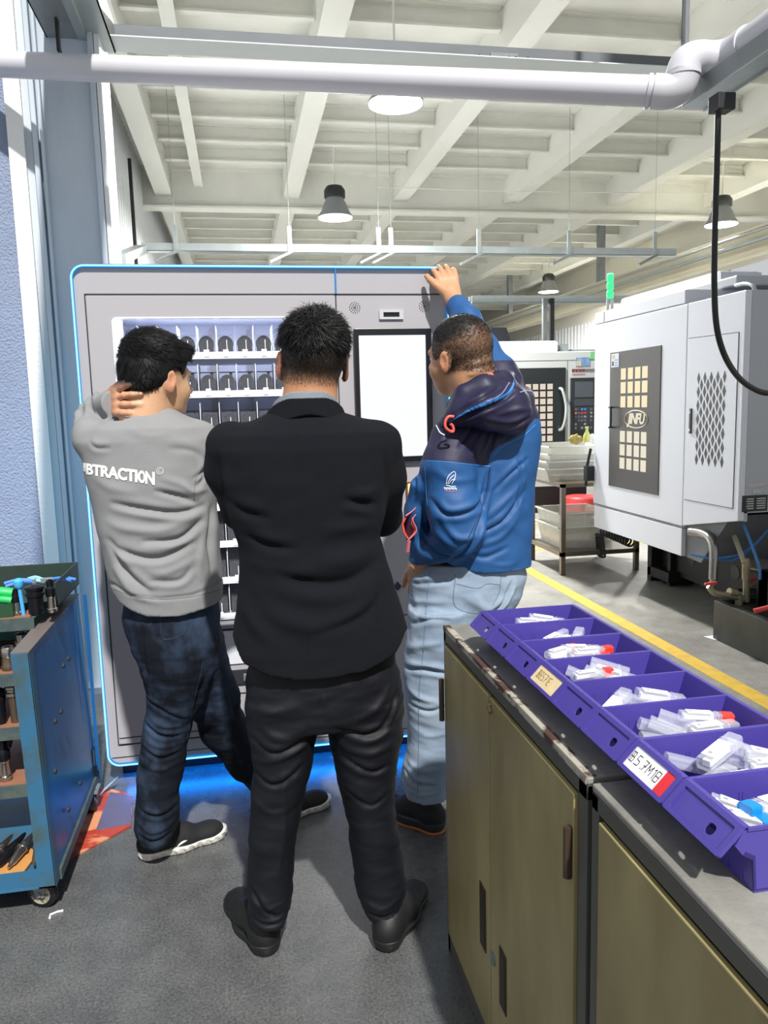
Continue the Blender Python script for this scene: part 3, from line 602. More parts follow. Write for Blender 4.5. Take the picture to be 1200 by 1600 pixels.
b = MB(); b.box(2.82, 3.6, 3.75, 4.12, .20, .215); b.build('cover_plate', mat('worn_plate', '#3b3d3b', .35, metal=.4), tk)
pb = PY(1166, 955, 4.0)
b = MB()
for k in range(9): b.box(2.98+k*.022, 2.99+k*.022, 3.94, 4.05, .20, .44)
b.box(2.98, 3.17, 3.96, 4.04, .2, .44); b.build('pump_motor', M_cast, tk)
b = MB(); b.tube([PY(1178, 955, 3.75), PY(1215, 946, 3.7)], .014, 10); b.build('red_hose', M_red, tk, smooth=True)
# paper scrap on floor
c = PZ(1117, 997, 0); b = MB(); b.prism([(c[0]-.03, c[1]-.03, .002), (c[0]+.06, c[1]-.10, .002), (c[0]+.09, c[1]-.06, .004), (c[0]+.01, c[1]+.04, .003), (c[0]-.05, c[1]+.04, .002)], (0, 0, .001)); tag(b.build('paper_scrap', M_paper), 'white scrap of paper on the aisle floor beside the black tank', 'paper')
# coiled black air hose under the far machine corner
b = MB(); c0, c1 = PX(935, 838, 2.95), PX(938, 868, 2.95)
pts = []
for k in range(90):
    t = k/89; cc = c0+(c1-c0)*t; a = t*2*PI*7; pts.append(cc+np.array((.01, .07*math.cos(a), .018*math.sin(a))))
b.tube(pts, .010, 6); pts = []
q0, q1 = PX(942, 830, 2.95), PX(985, 848, 2.95)
for k in range(110):
    t = k/109; cc = q0+(q1-q0)*t; a = t*2*PI*10; pts.append(cc+np.array((.03*math.cos(a), 0, .03*math.sin(a))))
b.tube(pts, .009, 6); tag(b.build('coiled_air_hose', M_black, smooth=True), 'black coiled air hose hanging under the white machine near the steel table', 'hose')
# green signal tower
g = PY(950, 430, 6.2); st = empty('signal_tower', tuple(PY(946, 482, 6.2)), label='green glowing signal tower light rising above the white machine', cat='signal light')
x, y = g[0], 6.2; z0, z1, z2 = PY(946, 486, 6.2)[2], PY(948, 467, 6.2)[2], PY(950, 429, 6.2)[2]
b = MB(); b.cyl((x, y, 2.0), (x, y, z1), .012, 10); b.cyl((x+.04, y, 2.0), (x+.04, y, z1), .012, 10); b.build('stem', M_galv_l, st)
M_green = emis('green_signal_light', (.03, .75, .28), 1.3); M_green2 = emis('green_signal_highlight', (.25, 1, .55), 1.5)
b = MB()
for k in range(3):
    b.lathe([(.024, z1+(z2-z1)*k/3+.004), (.029, z1+(z2-z1)*k/3+.012), (.029, z1+(z2-z1)*(k+1)/3-.008), (.024, z1+(z2-z1)*(k+1)/3-.002)], (x+.02, y, 0), 16)
b.build('light_stack', M_green, st)
b = MB(); b.lathe([(.03, z2-.0), (.02, z2+.01)], (x+.02, y, 0), 16); b.build('cap', M_green2, st)

# ================================================================ SECOND MACHINE (y = 9.6)
Y2 = 9.6
M_m2 = mat('light_grey_machine', '#b3b7b7', .42)
m2 = empty('lathe_machine', (3.4, 10.4, 0), label='light grey machine tool behind the blue jacket man, with black paned door', cat='machine')
b = MB(); b.box(1.6, 4.66, Y2, 11.4, .35, 2.09); b.build('enclosure', M_m2, m2, bevel=.01)
b = MB(); b.box(1.6, 4.15, Y2+.15, 11.2, 2.09, 2.24); b.build('white_roof_cover', M_mw, m2, bevel=.05, bseg=4)
b = MB(); b.box(1.6, 4.7, Y2-.002, Y2+.001, 1.975, 1.979); b.build('seam', M_seam, m2)
b = MB(); b.box(4.195, 4.199, Y2-.002, Y2+.001, .4, 1.975); b.build('seam', M_seam, m2)
b = MB(); b.box(3.0, 4.17, Y2-.012, Y2, .80, 1.885); d2 = b.build('black_door', mat('black_door_sheet', '#1c2022', .3), m2, bevel=.003)
M_pp = emis('warm_lit_pane', (.95, .80, .66), .78)
for i in range(6):
    for k in range(8):
        x = PY(859.5-11.3*i, 604, Y2-.015)[0]; z = PY(859, 604+11.55*k+ (0), Y2-.015)[2]
        b = MB(); b.box(x-.036, x+.036, Y2-.016, Y2-.011, z-.036, z+.036); b.build('window_pane', M_pp, d2)
hx = PY(876, 650, Y2)[0]
b = MB(); b.tube(bez([(hx-.02, Y2-.01, 1.62), (hx, Y2-.06, 1.59), (hx+.04, Y2-.08, 1.40), (hx+.03, Y2-.08, 1.22), (hx, Y2-.06, 1.11), (hx-.02, Y2-.01, 1.08)], 6), .02, 10); b.build('handle', M_galv_l, d2, smooth=True)
b = MB(); b.box(4.235, 4.585, Y2-.03, Y2, .95, 1.75); cpn = b.build('control_panel', mat('control_black', '#24272b', .4), m2, bevel=.004)
b = MB(); b.box(4.29, 4.54, Y2-.034, Y2-.03, 1.50, 1.70); b.build('display', mat('dark_display', '#4a5058', .25), cpn)
b = MB(); b.box(4.285, 4.545, Y2-.033, Y2-.03, 1.39, 1.48); b.box(4.285, 4.545, Y2-.033, Y2-.03, 1.07, 1.37); b.build('keypad', mat('keypad_grey', '#3a3e44', .5), cpn)
kb = [((.15, .19, .2), [(i, j) for i in range(5) for j in range(4)])]
rr2 = random.Random(3)
for i in range(6):
    for j in range(6):
        cc_ = rr2.choice(['#8a8f96', '#5b6068', '#5b6068', '#33363c'])
        if j == 0 and i in (2, 3): cc_ = '#3f7fd0'
        if j == 1 and i in (2, 3): cc_ = '#b8323c'
        if j == 1 and i == 0: cc_ = '#d77a4a'
        x = 4.302+i*.043; z = 1.345-j*.048
        b = MB(); b.box(x-.013, x+.013, Y2-.037, Y2-.033, z-.013, z+.013)
        b.build('key', bpy.data.materials.get('key_'+cc_) or mat('key_'+cc_, cc_, .5), cpn)
b = MB(); b.box(4.31, 4.50, Y2-.004, Y2, 1.895, 2.01); b.build('blue_sticker', mat('blue_sticker', '#4a74a8', .5, col2='#8fa9c0', vscale=14), m2)
b = MB(); b.box(4.32, 4.385, Y2-.006, Y2-.003, 1.90, 1.965); b.build('sticker_picture', mat('sticker_picture', '#c9b79a', .5, var=.3, vscale=30), m2)
b = MB(); b.box(4.51, 4.63, Y2-.004, Y2, 1.985, 2.085); b.build('green_sticker', mat('green_sticker', '#6fb477', .5), m2)
b = MB()   # blurred maker's lettering: a bold dark-red word with lighter second half and underline, illegible in the photograph
xx = 4.26
for k in range(14):
    w_ = .016 if k else .024; b.box(xx, xx+w_*.35, Y2-.004, Y2, 1.825, 1.865, 0 if k < 8 else 1); b.box(xx+w_*.55, xx+w_, Y2-.004, Y2, 1.825+.02*(k % 2), 1.865, 0 if k < 8 else 1); b.box(xx, xx+w_, Y2-.004, Y2, 1.845-.008*(k % 3), 1.851-.008*(k % 3), 0 if k < 8 else 1); xx += w_+.007
b.build('maker_lettering', [mat('dark_red_print', '#6d2a34', .5), mat('grey_print', '#6f6f70', .5)], m2)
b = MB(); b.box(4.26, 4.44, Y2-.004, Y2, 1.795, 1.802); b.build('red_underline', mat('red_print', '#c0696b', .5), m2)
# red edged sign left
s0 = PY(763, 564, Y2-.03)[0]; s1 = PY(799, 575, Y2-.03)[0]
b = MB(); b.box(s0-.35, s1, Y2-.03, Y2-.01, 1.72, 1.955); sg = b.build('red_sign', mat('red_sign_frame', '#c23a3c', .5), m2)
b = MB(); b.box(s0-.33, s1-.075, Y2-.034, Y2-.03, 1.72, 1.935); b.build('sign_face', mat('sign_white', '#d9dde0', .5), sg)
v_, f_ = text_mesh('CA', .09); 
text_on('CA', .08, (s1-.13, Y2-.034, 1.86), (1, 0, 0), (0, 0, 1), mat('sign_ink', '#6b7f86', .5), sg)
b = MB(); b.box(1.7, 4.5, Y2+.05, 11.3, 0, .36); b.build('black_base', M_cast, m2)
# white thin tower and black box on top, behind
tw = PY(947, 520, 9.9); b = MB(); z0, z1 = PY(947, 548, 9.9)[2], PY(947, 516, 9.9)[2]; b.box(tw[0]-.05, tw[0]-.03, 9.9, 9.93, z0-.1, z1); b.box(tw[0]+.0, tw[0]+.02, 9.9, 9.93, z0-.1, z1); b.box(tw[0]-.05, tw[0]+.02, 9.9, 9.93, z1, z1+.015); b.build('signal_frame', M_whitep, m2)
b = MB(); q = PY(785, 525, 11.0); b.prism([(q[0]-.18, 11.0, q[2]+.12), (q[0]+.06, 11.0, q[2]+.12), (q[0]+.14, 11.0, q[2]-.12), (q[0]-.13, 11.0, q[2]-.12)], (0, .2, 0)); b.build('motor_cover', M_bezel, m2)
b = MB(); q = PY(885, 545, 9.9); b.box(4.17, 4.30, 9.8, 9.95, 2.09, 2.2); b.tube([(4.3, 9.87, 2.12), (4.75, 9.87, 2.12)], .012, 6); b.build('roof_bracket', M_galv, m2)
# red drum under
b = MB(); q = PZ(890, 735, .0); c = (4.55, 9.2); 
b.lathe([(.20, .27), (.22, .29), (.22, .46), (.2, .48)], (4.30, 9.35, -.24), 20); tag(b.build('red_bucket', M_red, smooth=True), 'red bucket on the floor behind the steel table', 'bucket')

# ================================================================ STEEL TABLE WITH TRAYS
M_tube = mat('stainless_square_tube', '#7d7468', .35, metal=.6)
Xa, Xb, Ya, Yb, Zt = 2.60, 3.31, 6.05, 6.78, .775
tb = empty('steel_table', ((Xa+Xb)/2, (Ya+Yb)/2, 0), label='bare steel frame table holding clear trays, left of the white machine', cat='table')
for x, y in ((Xa, Ya), (Xb-.04, Ya), (Xa, Yb-.04), (Xb-.04, Yb-.04)):
    b = MB(); b.box(x, x+.04, y, y+.04, 0, Zt); b.build('leg', M_tube, tb, bevel=.003)
b = MB(); b.box(Xa, Xb, Ya, Ya+.03, .16, .19); b.box(Xa, Xb, Yb-.03, Yb, .16, .19); b.box(Xa, Xa+.03, Ya, Yb, .16, .19); b.box(Xb-.03, Xb, Ya, Yb, .16, .19); b.build('lower_frame', M_tube, tb)
b = MB(); b.box(Xa, Xb, Ya, Ya+.03, Zt-.03, Zt); b.box(Xa, Xb, Yb-.03, Yb, Zt-.03, Zt); b.box(Xa, Xa+.03, Ya, Yb, Zt-.03, Zt); b.box(Xb-.03, Xb, Ya, Yb, Zt-.03, Zt); b.build('upper_frame', M_tube, tb)
b = MB(); b.box(Xa, Xb, Ya, Yb, .19, .197); b.build('lower_shelf', M_tube, tb)
b = MB(); b.box(Xa, Xb, Ya, Yb, Zt, Zt+.012); b.build('table_top', mat('stained_plywood', '#b0a384', .6, var=.2), tb)
M_tray = mat('clear_plastic_tray', '#dcdcd4', .18, alpha=.5, var=.2, vscale=9)
def clear_tray(c, w0, w1, d0, d1, h, label, grp=None):
    t = empty('clear_tray', c, label=label, cat='tray', group=grp)
    b = MB(); q = .008
    lo = [(-w0, -d0), (w0, -d0), (w0, d0), (-w0, d0)]; hi = [(-w1, -d1), (w1, -d1), (w1, d1), (-w1, d1)]
    V = [(x, y, 0) for x, y in lo]+[(x, y, h) for x, y in hi]+[(x*.97, y*.97, h) for x, y in hi]+[(x*.97, y*.97, q) for x, y in lo]
    Fc = [(0, 3, 2, 1)]+[(i, (i+1) % 4, 4+(i+1) % 4, 4+i) for i in range(4)]+[(4+i, 4+(i+1) % 4, 8+(i+1) % 4, 8+i) for i in range(4)]+[(8+i, 8+(i+1) % 4, 12+(i+1) % 4, 12+i) for i in range(4)]+[(12, 13, 14, 15)]
    b.add(V, Fc); b.build('tray_body', M_tray, t, local=True)
    b = MB(); ww = w1+.012; dw = d1+.012
    b.box(-ww, ww, -dw, -d1, h-.01, h); b.box(-ww, ww, d1, dw, h-.01, h); b.box(-ww, -w1, -dw, dw, h-.01, h); b.box(w1, ww, -dw, dw, h-.01, h); b.build('tray_rim', M_film if 0 else mat('tray_rim_plastic', '#e9e9e4', .25, alpha=.8), t, local=True)
    return t
for k in range(4):
    clear_tray((2.78+.012*k, 6.40, Zt+.012+.062*k), .25, .30, .26, .31, .115, ['lowest', 'second lowest', 'second highest', 'topmost'][k]+' clear tray in the stack on top of the steel table', 'clear trays stacked on the table')
for k in range(2):
    clear_tray((2.86, 6.40, .197+.12*k), .20, .24, .22, .26, .20, ['lower', 'upper'][k]+' clear tray in the stack on the low shelf of the steel table', 'clear trays on the low shelf')
clear_tray((3.20, 6.6, .198), .07, .09, .12, .14, .16, 'small clear tray on the low shelf of the steel table at its right end')
# small things on the tray stack
z = Zt+.012+.062*3+.118
q = PY(913, 704, 6.5)
b = MB(); b.lathe([(.03, 0), (.032, .06), (.012, .10), (.012, .125), (.016, .13), (.014, .14)], (q[0], 6.45, z), 14); tag(b.build('spray_bottle', mat('yellow_green_liquid', '#b9bd6a', .25), smooth=True), 'small yellow-green bottle standing on the stacked trays', 'bottle')
for (px, cl, lb, w_) in ((899, '#8f8148', 'olive rag lying beside the small bottle on the trays', .05), (925, '#dcdcdc', 'white crumpled rag right of the small bottle on the trays', .045)):
    q = PY(px, 710, 6.45); bm = bmesh.new(); bmesh.ops.create_icosphere(bm, subdivisions=3, radius=1)
    rg = random.Random(px)
    for v in bm.verts: v.co *= 1+.3*math.sin(v.co.x*5+px)*math.cos(v.co.y*6)+.12*rg.random(); v.co = Vector((v.co.x*w_, v.co.y*w_, v.co.z*w_*.8))
    me = bpy.data.meshes.new('rag'); bm.to_mesh(me); bm.free(); me.materials.append(mat('rag_'+cl, cl, .9)); o = bpy.data.objects.new('rag', me); COL.objects.link(o); o.location = (q[0], 6.45, z+.03); tag(o, lb, 'cloth')
# ================================================================ METAL CABINETS with purple bins
M_lk_frame = mat('cabinet_dark_grey_frame', '#54554f', .5, var=.15, vscale=6)
M_lk_top = mat('cabinet_worn_grey_top', '#8d8c85', .55, col2='#6f6e68', vscale=3, thresh=(.4, .6), bump=.1, bscale=120)
M_lk_edge = mat('chipped_top_edge', '#a5a093', .6, col2='#4b3630', vscale=16, thresh=(.48, .54), stretch=(1, .6, 1))
M_lk_door = mat('stained_beige_door', '#a09468', .45, col2='#5f5233', vscale=2.2, thresh=(.35, .8), stretch=(1, 1.4, .5), bump=.03)
M_rust = mat('rusty_hinge', '#4a3b30', .55, metal=.4)
LX = .485
def locker(y0, y1, label, xb=.85, far=True):
    t = empty('metal_cabinet', (.66, (y0+y1)/2, 0), label=label, cat='cabinet', group=None)
    b = MB(); b.box(LX+.012, xb, y0, y0+.015, .0, .888); b.box(LX+.012, xb, y1-.015, y1, .0, .888); b.box(xb-.01, xb, y0, y1, 0, .888); b.box(LX+.02, xb, y0, y1, 0.02, .04)
    b.build('carcass', M_lk_frame, t)
    b = MB(); b.box(LX, xb, y0, y1, .888, .900); b.build('top_panel', M_lk_top, t, bevel=.003)
    b = MB(); b.box(LX+.0, LX+.02, y0, y0+.030, 0, .888); b.box(LX, LX+.02, y1-.022, y1, 0, .888); b.box(LX, LX+.02, y0, y1, .862, .888); b.box(LX, LX+.02, y0, y1, 0, .06); b.build('front_frame', M_lk_frame, t, bevel=.002)
    return t
lk1 = locker(1.028, 1.868, 'beige two-door metal cabinet with chipped top edge, the farther cabinet under the purple bins')
b = MB(); b.box(LX-.001, LX+.016, 1.03, 1.866, .9002, .9012); b.box(LX-.0015, LX, 1.03, 1.866, .889, .9012); b.build('chipped_edge', M_lk_edge, lk1)
def door_panel(t, y0, y1, z0, z1, handle_y, hz0, hz1, lock=None, hinge=None):
    b = MB(); b.box(LX-.006, LX+.004, y0, y1, z0, z1); d = b.build('door', M_lk_door, t, bevel=.002)
    if handle_y:
        b = MB(); b.box(LX-.0085, LX-.005, handle_y-.02, handle_y+.02, hz0-.006, hz1+.006); b.build('handle_rim', M_rust, d)
        b = MB(); b.box(LX-.0095, LX-.008, handle_y-.015, handle_y+.015, hz0, hz1); b.build('handle_recess', mat('handle_dark', '#2a2418', .5, var=.3), d)
    if lock:
        b = MB(); b.lathe([(.014, -.010), (.014, -.006)], (LX, lock[0], lock[1]), 14, 'x'); b.cyl((LX-.012, lock[0], lock[1]-.003), (LX-.009, lock[0], lock[1]-.003), .006, 10); b.build('lock', M_galv, d)
    for hz in hinge or []:
        b = MB(); b.cyl((LX-.012, hz[0], hz[1]), (LX-.012, hz[0], hz[2]), .007, 10); b.build('hinge', M_rust, d)
door_panel(lk1, 1.486, 1.842, .065, .858, 1.532, .258, .395, None, [(1.851, .655, .765)])
door_panel(lk1, 1.062, 1.480, .065, .858, 1.398, .215, .335, (1.462, .277), [(1.070, .715, .800)])
b = MB(); b.tube([(LX-.007, 1.47, .845), (LX-.012, 1.468, .842), (LX-.013, 1.45, .835)], .004, 6); b.build('bent_lip', M_rust, lk1)
lk2 = locker(.15, 1.012, 'beige metal cabinet with clean grey frame, the nearer cabinet at the bottom right corner')
door_panel(lk2, .18, .978, .065, .858, None, 0, 0)
# ---- bins
M_bin = mat('purple_bin_plastic', '#483e92', .38, var=.06, vscale=5, spec=.5)
M_bin_hole = mat('bin_hole_dark', '#15121f', .6)
def make_bin():
    t = empty('storage_bin', (0, 0, 0))
    W, L, Hh = .0588, .252, .080
    def P(y): return [(.046, y, .002), (.228, y, .002), (L, y, Hh), (.032, y, Hh), (.020, y, .060), (.030, y, .048), (.043, y, .040)]
    b = MB()
    for s_ in (-1, 1):
        a = [p for p in P(s_*W)]; b.prism(a, (0, -s_*.0024, 0))
    b.box(.046, .228, -W, W, .0, .004)
    b.prism([(.226, -W, .002), (.228, -W, .002), (L, -W, Hh), (L-.003, -W, Hh)], (0, 2*W, 0))
    b.prism([(.046, -W, .002), (.049, -W, .002), (.046, -W, .045), (.033, -W, .052), (.030, -W, .048), (.043, -W, .040)], (0, 2*W, 0))
    for yy in (-.038, -.012, .014, .040):   # moulded outer ribs
        b.box(.0445, .047, yy-.001, yy+.001, .004, .040)
    b.build('bin_body', M_bin, t, local=True)
    b = MB(); b.box(.034, L+.004, -W-.002, -W+.0015, Hh-.003, Hh+.001); b.box(.034, L+.004, W-.0015, W+.002, Hh-.003, Hh+.001); b.box(L-.002, L+.005, -W, W, Hh-.003, Hh+.001); b.box(.030, .037, -W, W, Hh-.002, Hh+.002)
    for xx in (.075, .105, .150, .19): # little ribs on long walls
        for s_ in (-1, 1): b.box(xx, xx+.0015, s_*(W-.0024)-.0008, s_*(W-.0024)+.0008, .030, .056); b.box(xx+.005, xx+.0065, s_*(W-.0024)-.0008, s_*(W-.0024)+.0008, .030, .056)
    b.build('rim', M_bin, t, local=True)
    # label plate, tilted, with oval hole
    p0 = np.array((.000, 0, .048)); p1 = np.array((.032, 0, .081)); e = (p1-p0); Lp = np.linalg.norm(e); e = e/Lp; nrm = np.array((-e[2], 0, e[0]))
    def M3(u, v, d): return p0+e*v+np.array((0, u, 0))+nrm*d
    def rr(x0, x1, z0, z1, r, n=3): return rrect(x0, x1, z0, z1, r, n)
    b = MB()
    def ring3(o_, i_, d0, d1):
        n_ = len(o_); V = [M3(*q, d) for d in (d0, d1) for q in list(o_)+list(i_)]; Fc = []
        for i in range(n_):
            j = (i+1) % n_; Fc += [(i, j, n_+j, n_+i), (2*n_+i, 3*n_+i, 3*n_+j, 2*n_+j), (i, 2*n_+i, 2*n_+j, j), (n_+i, n_+j, 3*n_+j, 3*n_+i)]
        b.add(V, Fc)
    ring3(rr(-W, W, 0, Lp, .004), rr(-.030, -.014, .012, .026, .006), -.002, 0)
    ring3(rr(-W, W, 0, Lp, .004), rr(-W+.008, W-.010, .006, Lp-.007, .002), 0, .0028)
    b.build('label_holder', M_bin, t, local=True)
    return t
edges = [1.69, 1.567, 1.448, 1.325, 1.207, 1.09, .970, .848, .728]
which = ['farthest', 'second farthest', 'third farthest', 'fourth from the far end', 'fifth from the far end', 'third nearest', 'second nearest', 'nearest']
extra = ['holding two red-capped tubes', 'holding loose clear tubes', 'holding a row of red-capped tubes', 'with a plain tan paper label', 'with an empty label slot and white tubes', 'with a red capped tube at its right end', 'with a handwritten white and red label', 'holding blue-capped tubes']
bp_ = make_bin(); bins = []
for i in range(8):
    o = bp_ if i == 0 else copy_tree(bp_)
    o.location = (.502, (edges[i]+edges[i+1])/2, .9006); 
    tag(o, f'purple plastic bin, {which[i]}, {extra[i]}', 'bin', 'purple storage bins on the cabinets'); bins.append(o)
# labels on bins 4 and 7
p0 = np.array((.000, 0, .048)); p1 = np.array((.032, 0, .081)); e_ = (p1-p0); Lp = np.linalg.norm(e_); e_ /= Lp; nr_ = np.array((-e_[2], 0, e_[0]))
def on_plate(u, v, d=.0012): return p0+e_*v+np.array((0, u, 0))+nr_*d
def plate_label(bn, u0, u1, v0, v1, m, name, d=.0012, parent=None):
    b = MB(); b.add([on_plate(u0, v0, d), on_plate(u1, v0, d), on_plate(u1, v1, d), on_plate(u0, v1, d)]+[on_plate(u0, v0, d-.0008), on_plate(u1, v0, d-.0008), on_plate(u1, v1, d-.0008), on_plate(u0, v1, d-.0008)], [(0, 1, 2, 3), (7, 6, 5, 4), (0, 4, 5, 1), (1, 5, 6, 2), (2, 6, 7, 3), (3, 7, 4, 0)])
    return b.build(name, m, parent or bn, local=True)
M_tan = mat('tan_paper_label', '#d8c49a', .7, var=.12, vscale=60); M_ink = mat('dark_ink', '#2b2627', .7); M_tanink = mat('brown_ink', '#8d7a54', .7); M_redl = mat('red_tape', '#cf2a33', .55)
l4 = plate_label(bins[3], -.049, .051, .004, Lp-.004, M_tan, 'paper_label')
l7 = plate_label(bins[6], -.050, .051, .004, Lp-.004, M_paper, 'paper_label')
plate_label(bins[6], -.050, -.030, .004, Lp-.004, M_redl, 'red_strip', .0018, l7)
def strokes(segs, m, parent, name, wd=.0009):
    b = MB()
    for (u0, v0, u1, v1) in segs:
        a, c = on_plate(u0, v0, .0019), on_plate(u1, v1, .0019); b.bar(a, c, wd, .0004, up=tuple(nr_))
    return b.build(name, m, parent, local=True)
# hand lettered marks "B 5.7 ..." reading from the far end to the near end (u decreasing)
cv, ct = Lp/2-.007, Lp/2+.008
def glyph(u, segs, s=.011): return [(u-x0*s, cv+y0*.015, u-x1*s, cv+y1*.015) for x0, y0, x1, y1 in segs]
G = {'B': [(0,0,0,1),(0,1,.7,1),(0,.5,.8,.5),(.7,1,.7,.5),(.8,.5,.8,0),(0,0,.8,0),(.35,0,.35,1)], '5': [(.8,1,.1,1),(.1,1,.1,.55),(.1,.55,.8,.5),(.8,.5,.8,.05),(.8,.05,0,0)], '.': [(.4,0,.5,.1)],
     '7': [(0,1,.8,1),(.8,1,.3,0),(.2,.5,.8,.5)], 'M': [(0,0,0,1),(0,1,.4,.4),(.4,.4,.8,1),(.8,1,.8,0)], 'E': [(0,0,0,1),(0,1,.7,1),(0,.5,.6,.5),(0,0,.7,0)], '1': [(.4,0,.4,1),(.1,.8,.4,1)], '8': [(0,0,0,1),(.7,0,.7,1),(0,1,.7,1),(0,.5,.7,.5),(0,0,.7,0)]}
segs = []; u = .046
for chh, adv in (('B', .014), ('5', .012), ('.', .005), ('7', .013), ('M', .012), ('1', .008), ('8', .01)):
    segs += glyph(u, G[chh]); u -= adv
strokes(segs, M_ink, l7, 'handwriting')
segs = []; u = .036
for chh, adv in (('B', .010), ('8', .010), ('5', .010), ('7', .010), ('1', .007), ('E', .009)): segs += glyph(u, G[chh], .008); u -= adv
strokes(segs, M_tanink, l4, 'faint_print')
# ---- insert tubes
M_clear = mat('clear_tube_plastic', '#dfe3ee', .12, alpha=.30, spec=.7)
M_white_lbl = mat('white_tube_label', '#f4f4f6', .5)
M_capred = mat('translucent_red_cap', '#e8382f', .35); M_capblue = mat('blue_cap', '#1583cf', .35)
M_print = mat('grey_label_print', '#8a8c96', .6)
def make_tube(cap, L=.075, w=.0085, lab=True):
    t = empty('insert_tube', (0, 0, 0))
    b = MB(); sec = rrect(-w, w, -w*.8, w*.8, .003, 2); n_ = len(sec)
    V = [(x, y, z) for x in (-L/2, L/2) for y, z in sec]; b.add(V, [tuple(range(n_)), tuple(range(n_, 2*n_))[::-1]]+[(i, (i+1) % n_, n_+(i+1) % n_, n_+i) for i in range(n_)])
    V = [(x, y*1.12, z*1.12) for x in (L/2-.020, L/2-.018) for y, z in sec]; b.add(V, [(i, (i+1) % n_, n_+(i+1) % n_, n_+i) for i in range(n_)])
    b.build('tube_body', M_clear, t, local=True)
    if lab:
        b = MB(); b.box(-L/2+.010, L/2-.026, -w*.85, w*.85, w*.8, w*.8+.0006); lb = b.build('tube_label', M_white_lbl, t, local=True)
        b = MB()
        for k in range(2): b.box(-.014, .006, -.003+.005*k, -.0022+.005*k, w*.8+.0006, w*.8+.0009)
        b.box(-.024, -.019, -.002, .003, w*.8+.0006, w*.8+.0009); b.build('label_print', M_print, lb, local=True)
        b = MB(); b.box(-L/2+.006, L/2-.024, -w*.5, w*.5, -w*.5, w*.3); b.build('insert_strip', M_white_lbl, t, local=True)
    if cap:
        b = MB(); V = [(x, y*1.06, z*1.1) for x in (L/2-.012, L/2+.006) for y, z in sec]; b.add(V, [tuple(range(n_)), tuple(range(n_, 2*n_))[::-1]]+[(i, (i+1) % n_, n_+(i+1) % n_, n_+i) for i in range(n_)]); b.build('cap', cap, t, local=True)
    return t
protos = {'r': make_tube(M_capred), 'w': make_tube(None), 'b': make_tube(M_capblue, .085, .010), 'c': make_tube(None, .070, .010, False), 'L': make_tube(None, .08, .011)}
pu = set()
# (bin, kind, x, y, z, yaw, pitch)
R_ = [
 (0,'r',.13,.020,.014,8,0),(0,'w',.095,-.018,.013,4,0),(0,'r',.165,.0,.022,188,0),(0,'w',.13,-.005,.030,-4,4),(0,'L',.17,.014,.026,-18,8),
 (1,'c',.12,.005,.016,24,-12),(1,'w',.10,-.022,.012,14,0),(1,'w',.13,-.012,.030,28,-8),(1,'c',.18,-.008,.020,50,-22),(1,'L',.165,.025,.012,4,0),
 (2,'L',.095,.0,.022,32,-18),(2,'r',.13,-.024,.012,6,0),(2,'r',.165,.010,.030,2,0),(2,'r',.155,.005,.022,-8,0),(2,'r',.16,.024,.016,-4,0),(2,'w',.145,.02,.034,-10,2),(2,'r',.10,.012,.034,25,0),
 (3,'c',.10,.022,.020,-28,20),(3,'r',.105,.006,.030,8,0),(3,'c',.125,-.006,.026,-34,18),(3,'L',.15,.012,.024,-30,12),(3,'w',.165,-.02,.014,-18,4),(3,'c',.15,.026,.034,-26,14),
 (4,'L',.085,-.01,.022,30,-20),(4,'w',.12,-.028,.012,4,0),(4,'c',.135,.012,.020,-12,14),(4,'L',.175,.006,.024,-12,10),(4,'w',.19,-.024,.013,-6,0),(4,'c',.155,-.022,.018,10,0),
 (5,'c',.10,-.022,.014,-12,12),(5,'c',.125,.0,.022,-30,18),(5,'c',.15,.018,.026,-34,14),(5,'r',.185,.014,.034,-12,4),(5,'w',.15,-.026,.012,2,0),(5,'L',.18,-.022,.026,2,0),(5,'c',.12,.028,.014,-20,16),
 (6,'c',.095,.030,.016,-14,14),(6,'L',.125,.002,.042,26,-10),(6,'c',.11,-.020,.014,26,0),(6,'w',.15,-.026,.013,6,0),(6,'c',.18,.010,.030,-32,16),(6,'L',.205,-.004,.024,-24,10),(6,'c',.16,.028,.014,-8,0),(6,'w',.19,-.030,.028,-4,0),
 (7,'w',.080,.010,.022,-34,14),(7,'L',.075,-.014,.018,-28,10),(7,'b',.120,.010,.026,196,-4),(7,'b',.130,-.014,.018,188,0),(7,'w',.20,.020,.032,24,-6),(7,'w',.155,.026,.012,20,0)]
rank = {}
shortw = ['farthest', 'second farthest', 'third farthest', 'tan-labelled', 'fifth farthest', 'third nearest', 'red-and-white labelled', 'nearest']
capw = {'r': 'red-capped clear tube', 'w': 'thin white-labelled clear tube', 'b': 'blue-capped clear tube', 'c': 'empty clear plastic tube', 'L': 'large clear tube with white label'}
for (bi, kd, x, y, z, ya, pi_) in R_:
    p = protos[kd]; o = p if kd not in pu else copy_tree(p); pu.add(kd)
    bl = bins[bi].location; o.location = (bl.x+x, bl.y+y*.8+.006, bl.z+z+.034); o.rotation_euler = (0, math.radians(pi_), math.radians(ya))
    key = (bi, kd); rank[key] = rank.get(key, 0)+1
    n_same = sum(1 for q in R_ if q[0] == bi and q[1] == kd); xs_ = sorted([q[2] for q in R_ if q[0] == bi and q[1] == kd]); idx = xs_.index(x)
    pos = '' if n_same == 1 else (', '+(['leftmost', 'second from left', 'third from left', 'fourth from left', 'fifth from left', 'rightmost'][idx] if idx < n_same-1 else 'rightmost'))
    tag(o, f'{capw[kd]} in the {shortw[bi]} purple bin{pos}', 'tube', 'insert tubes lying in the purple bins')

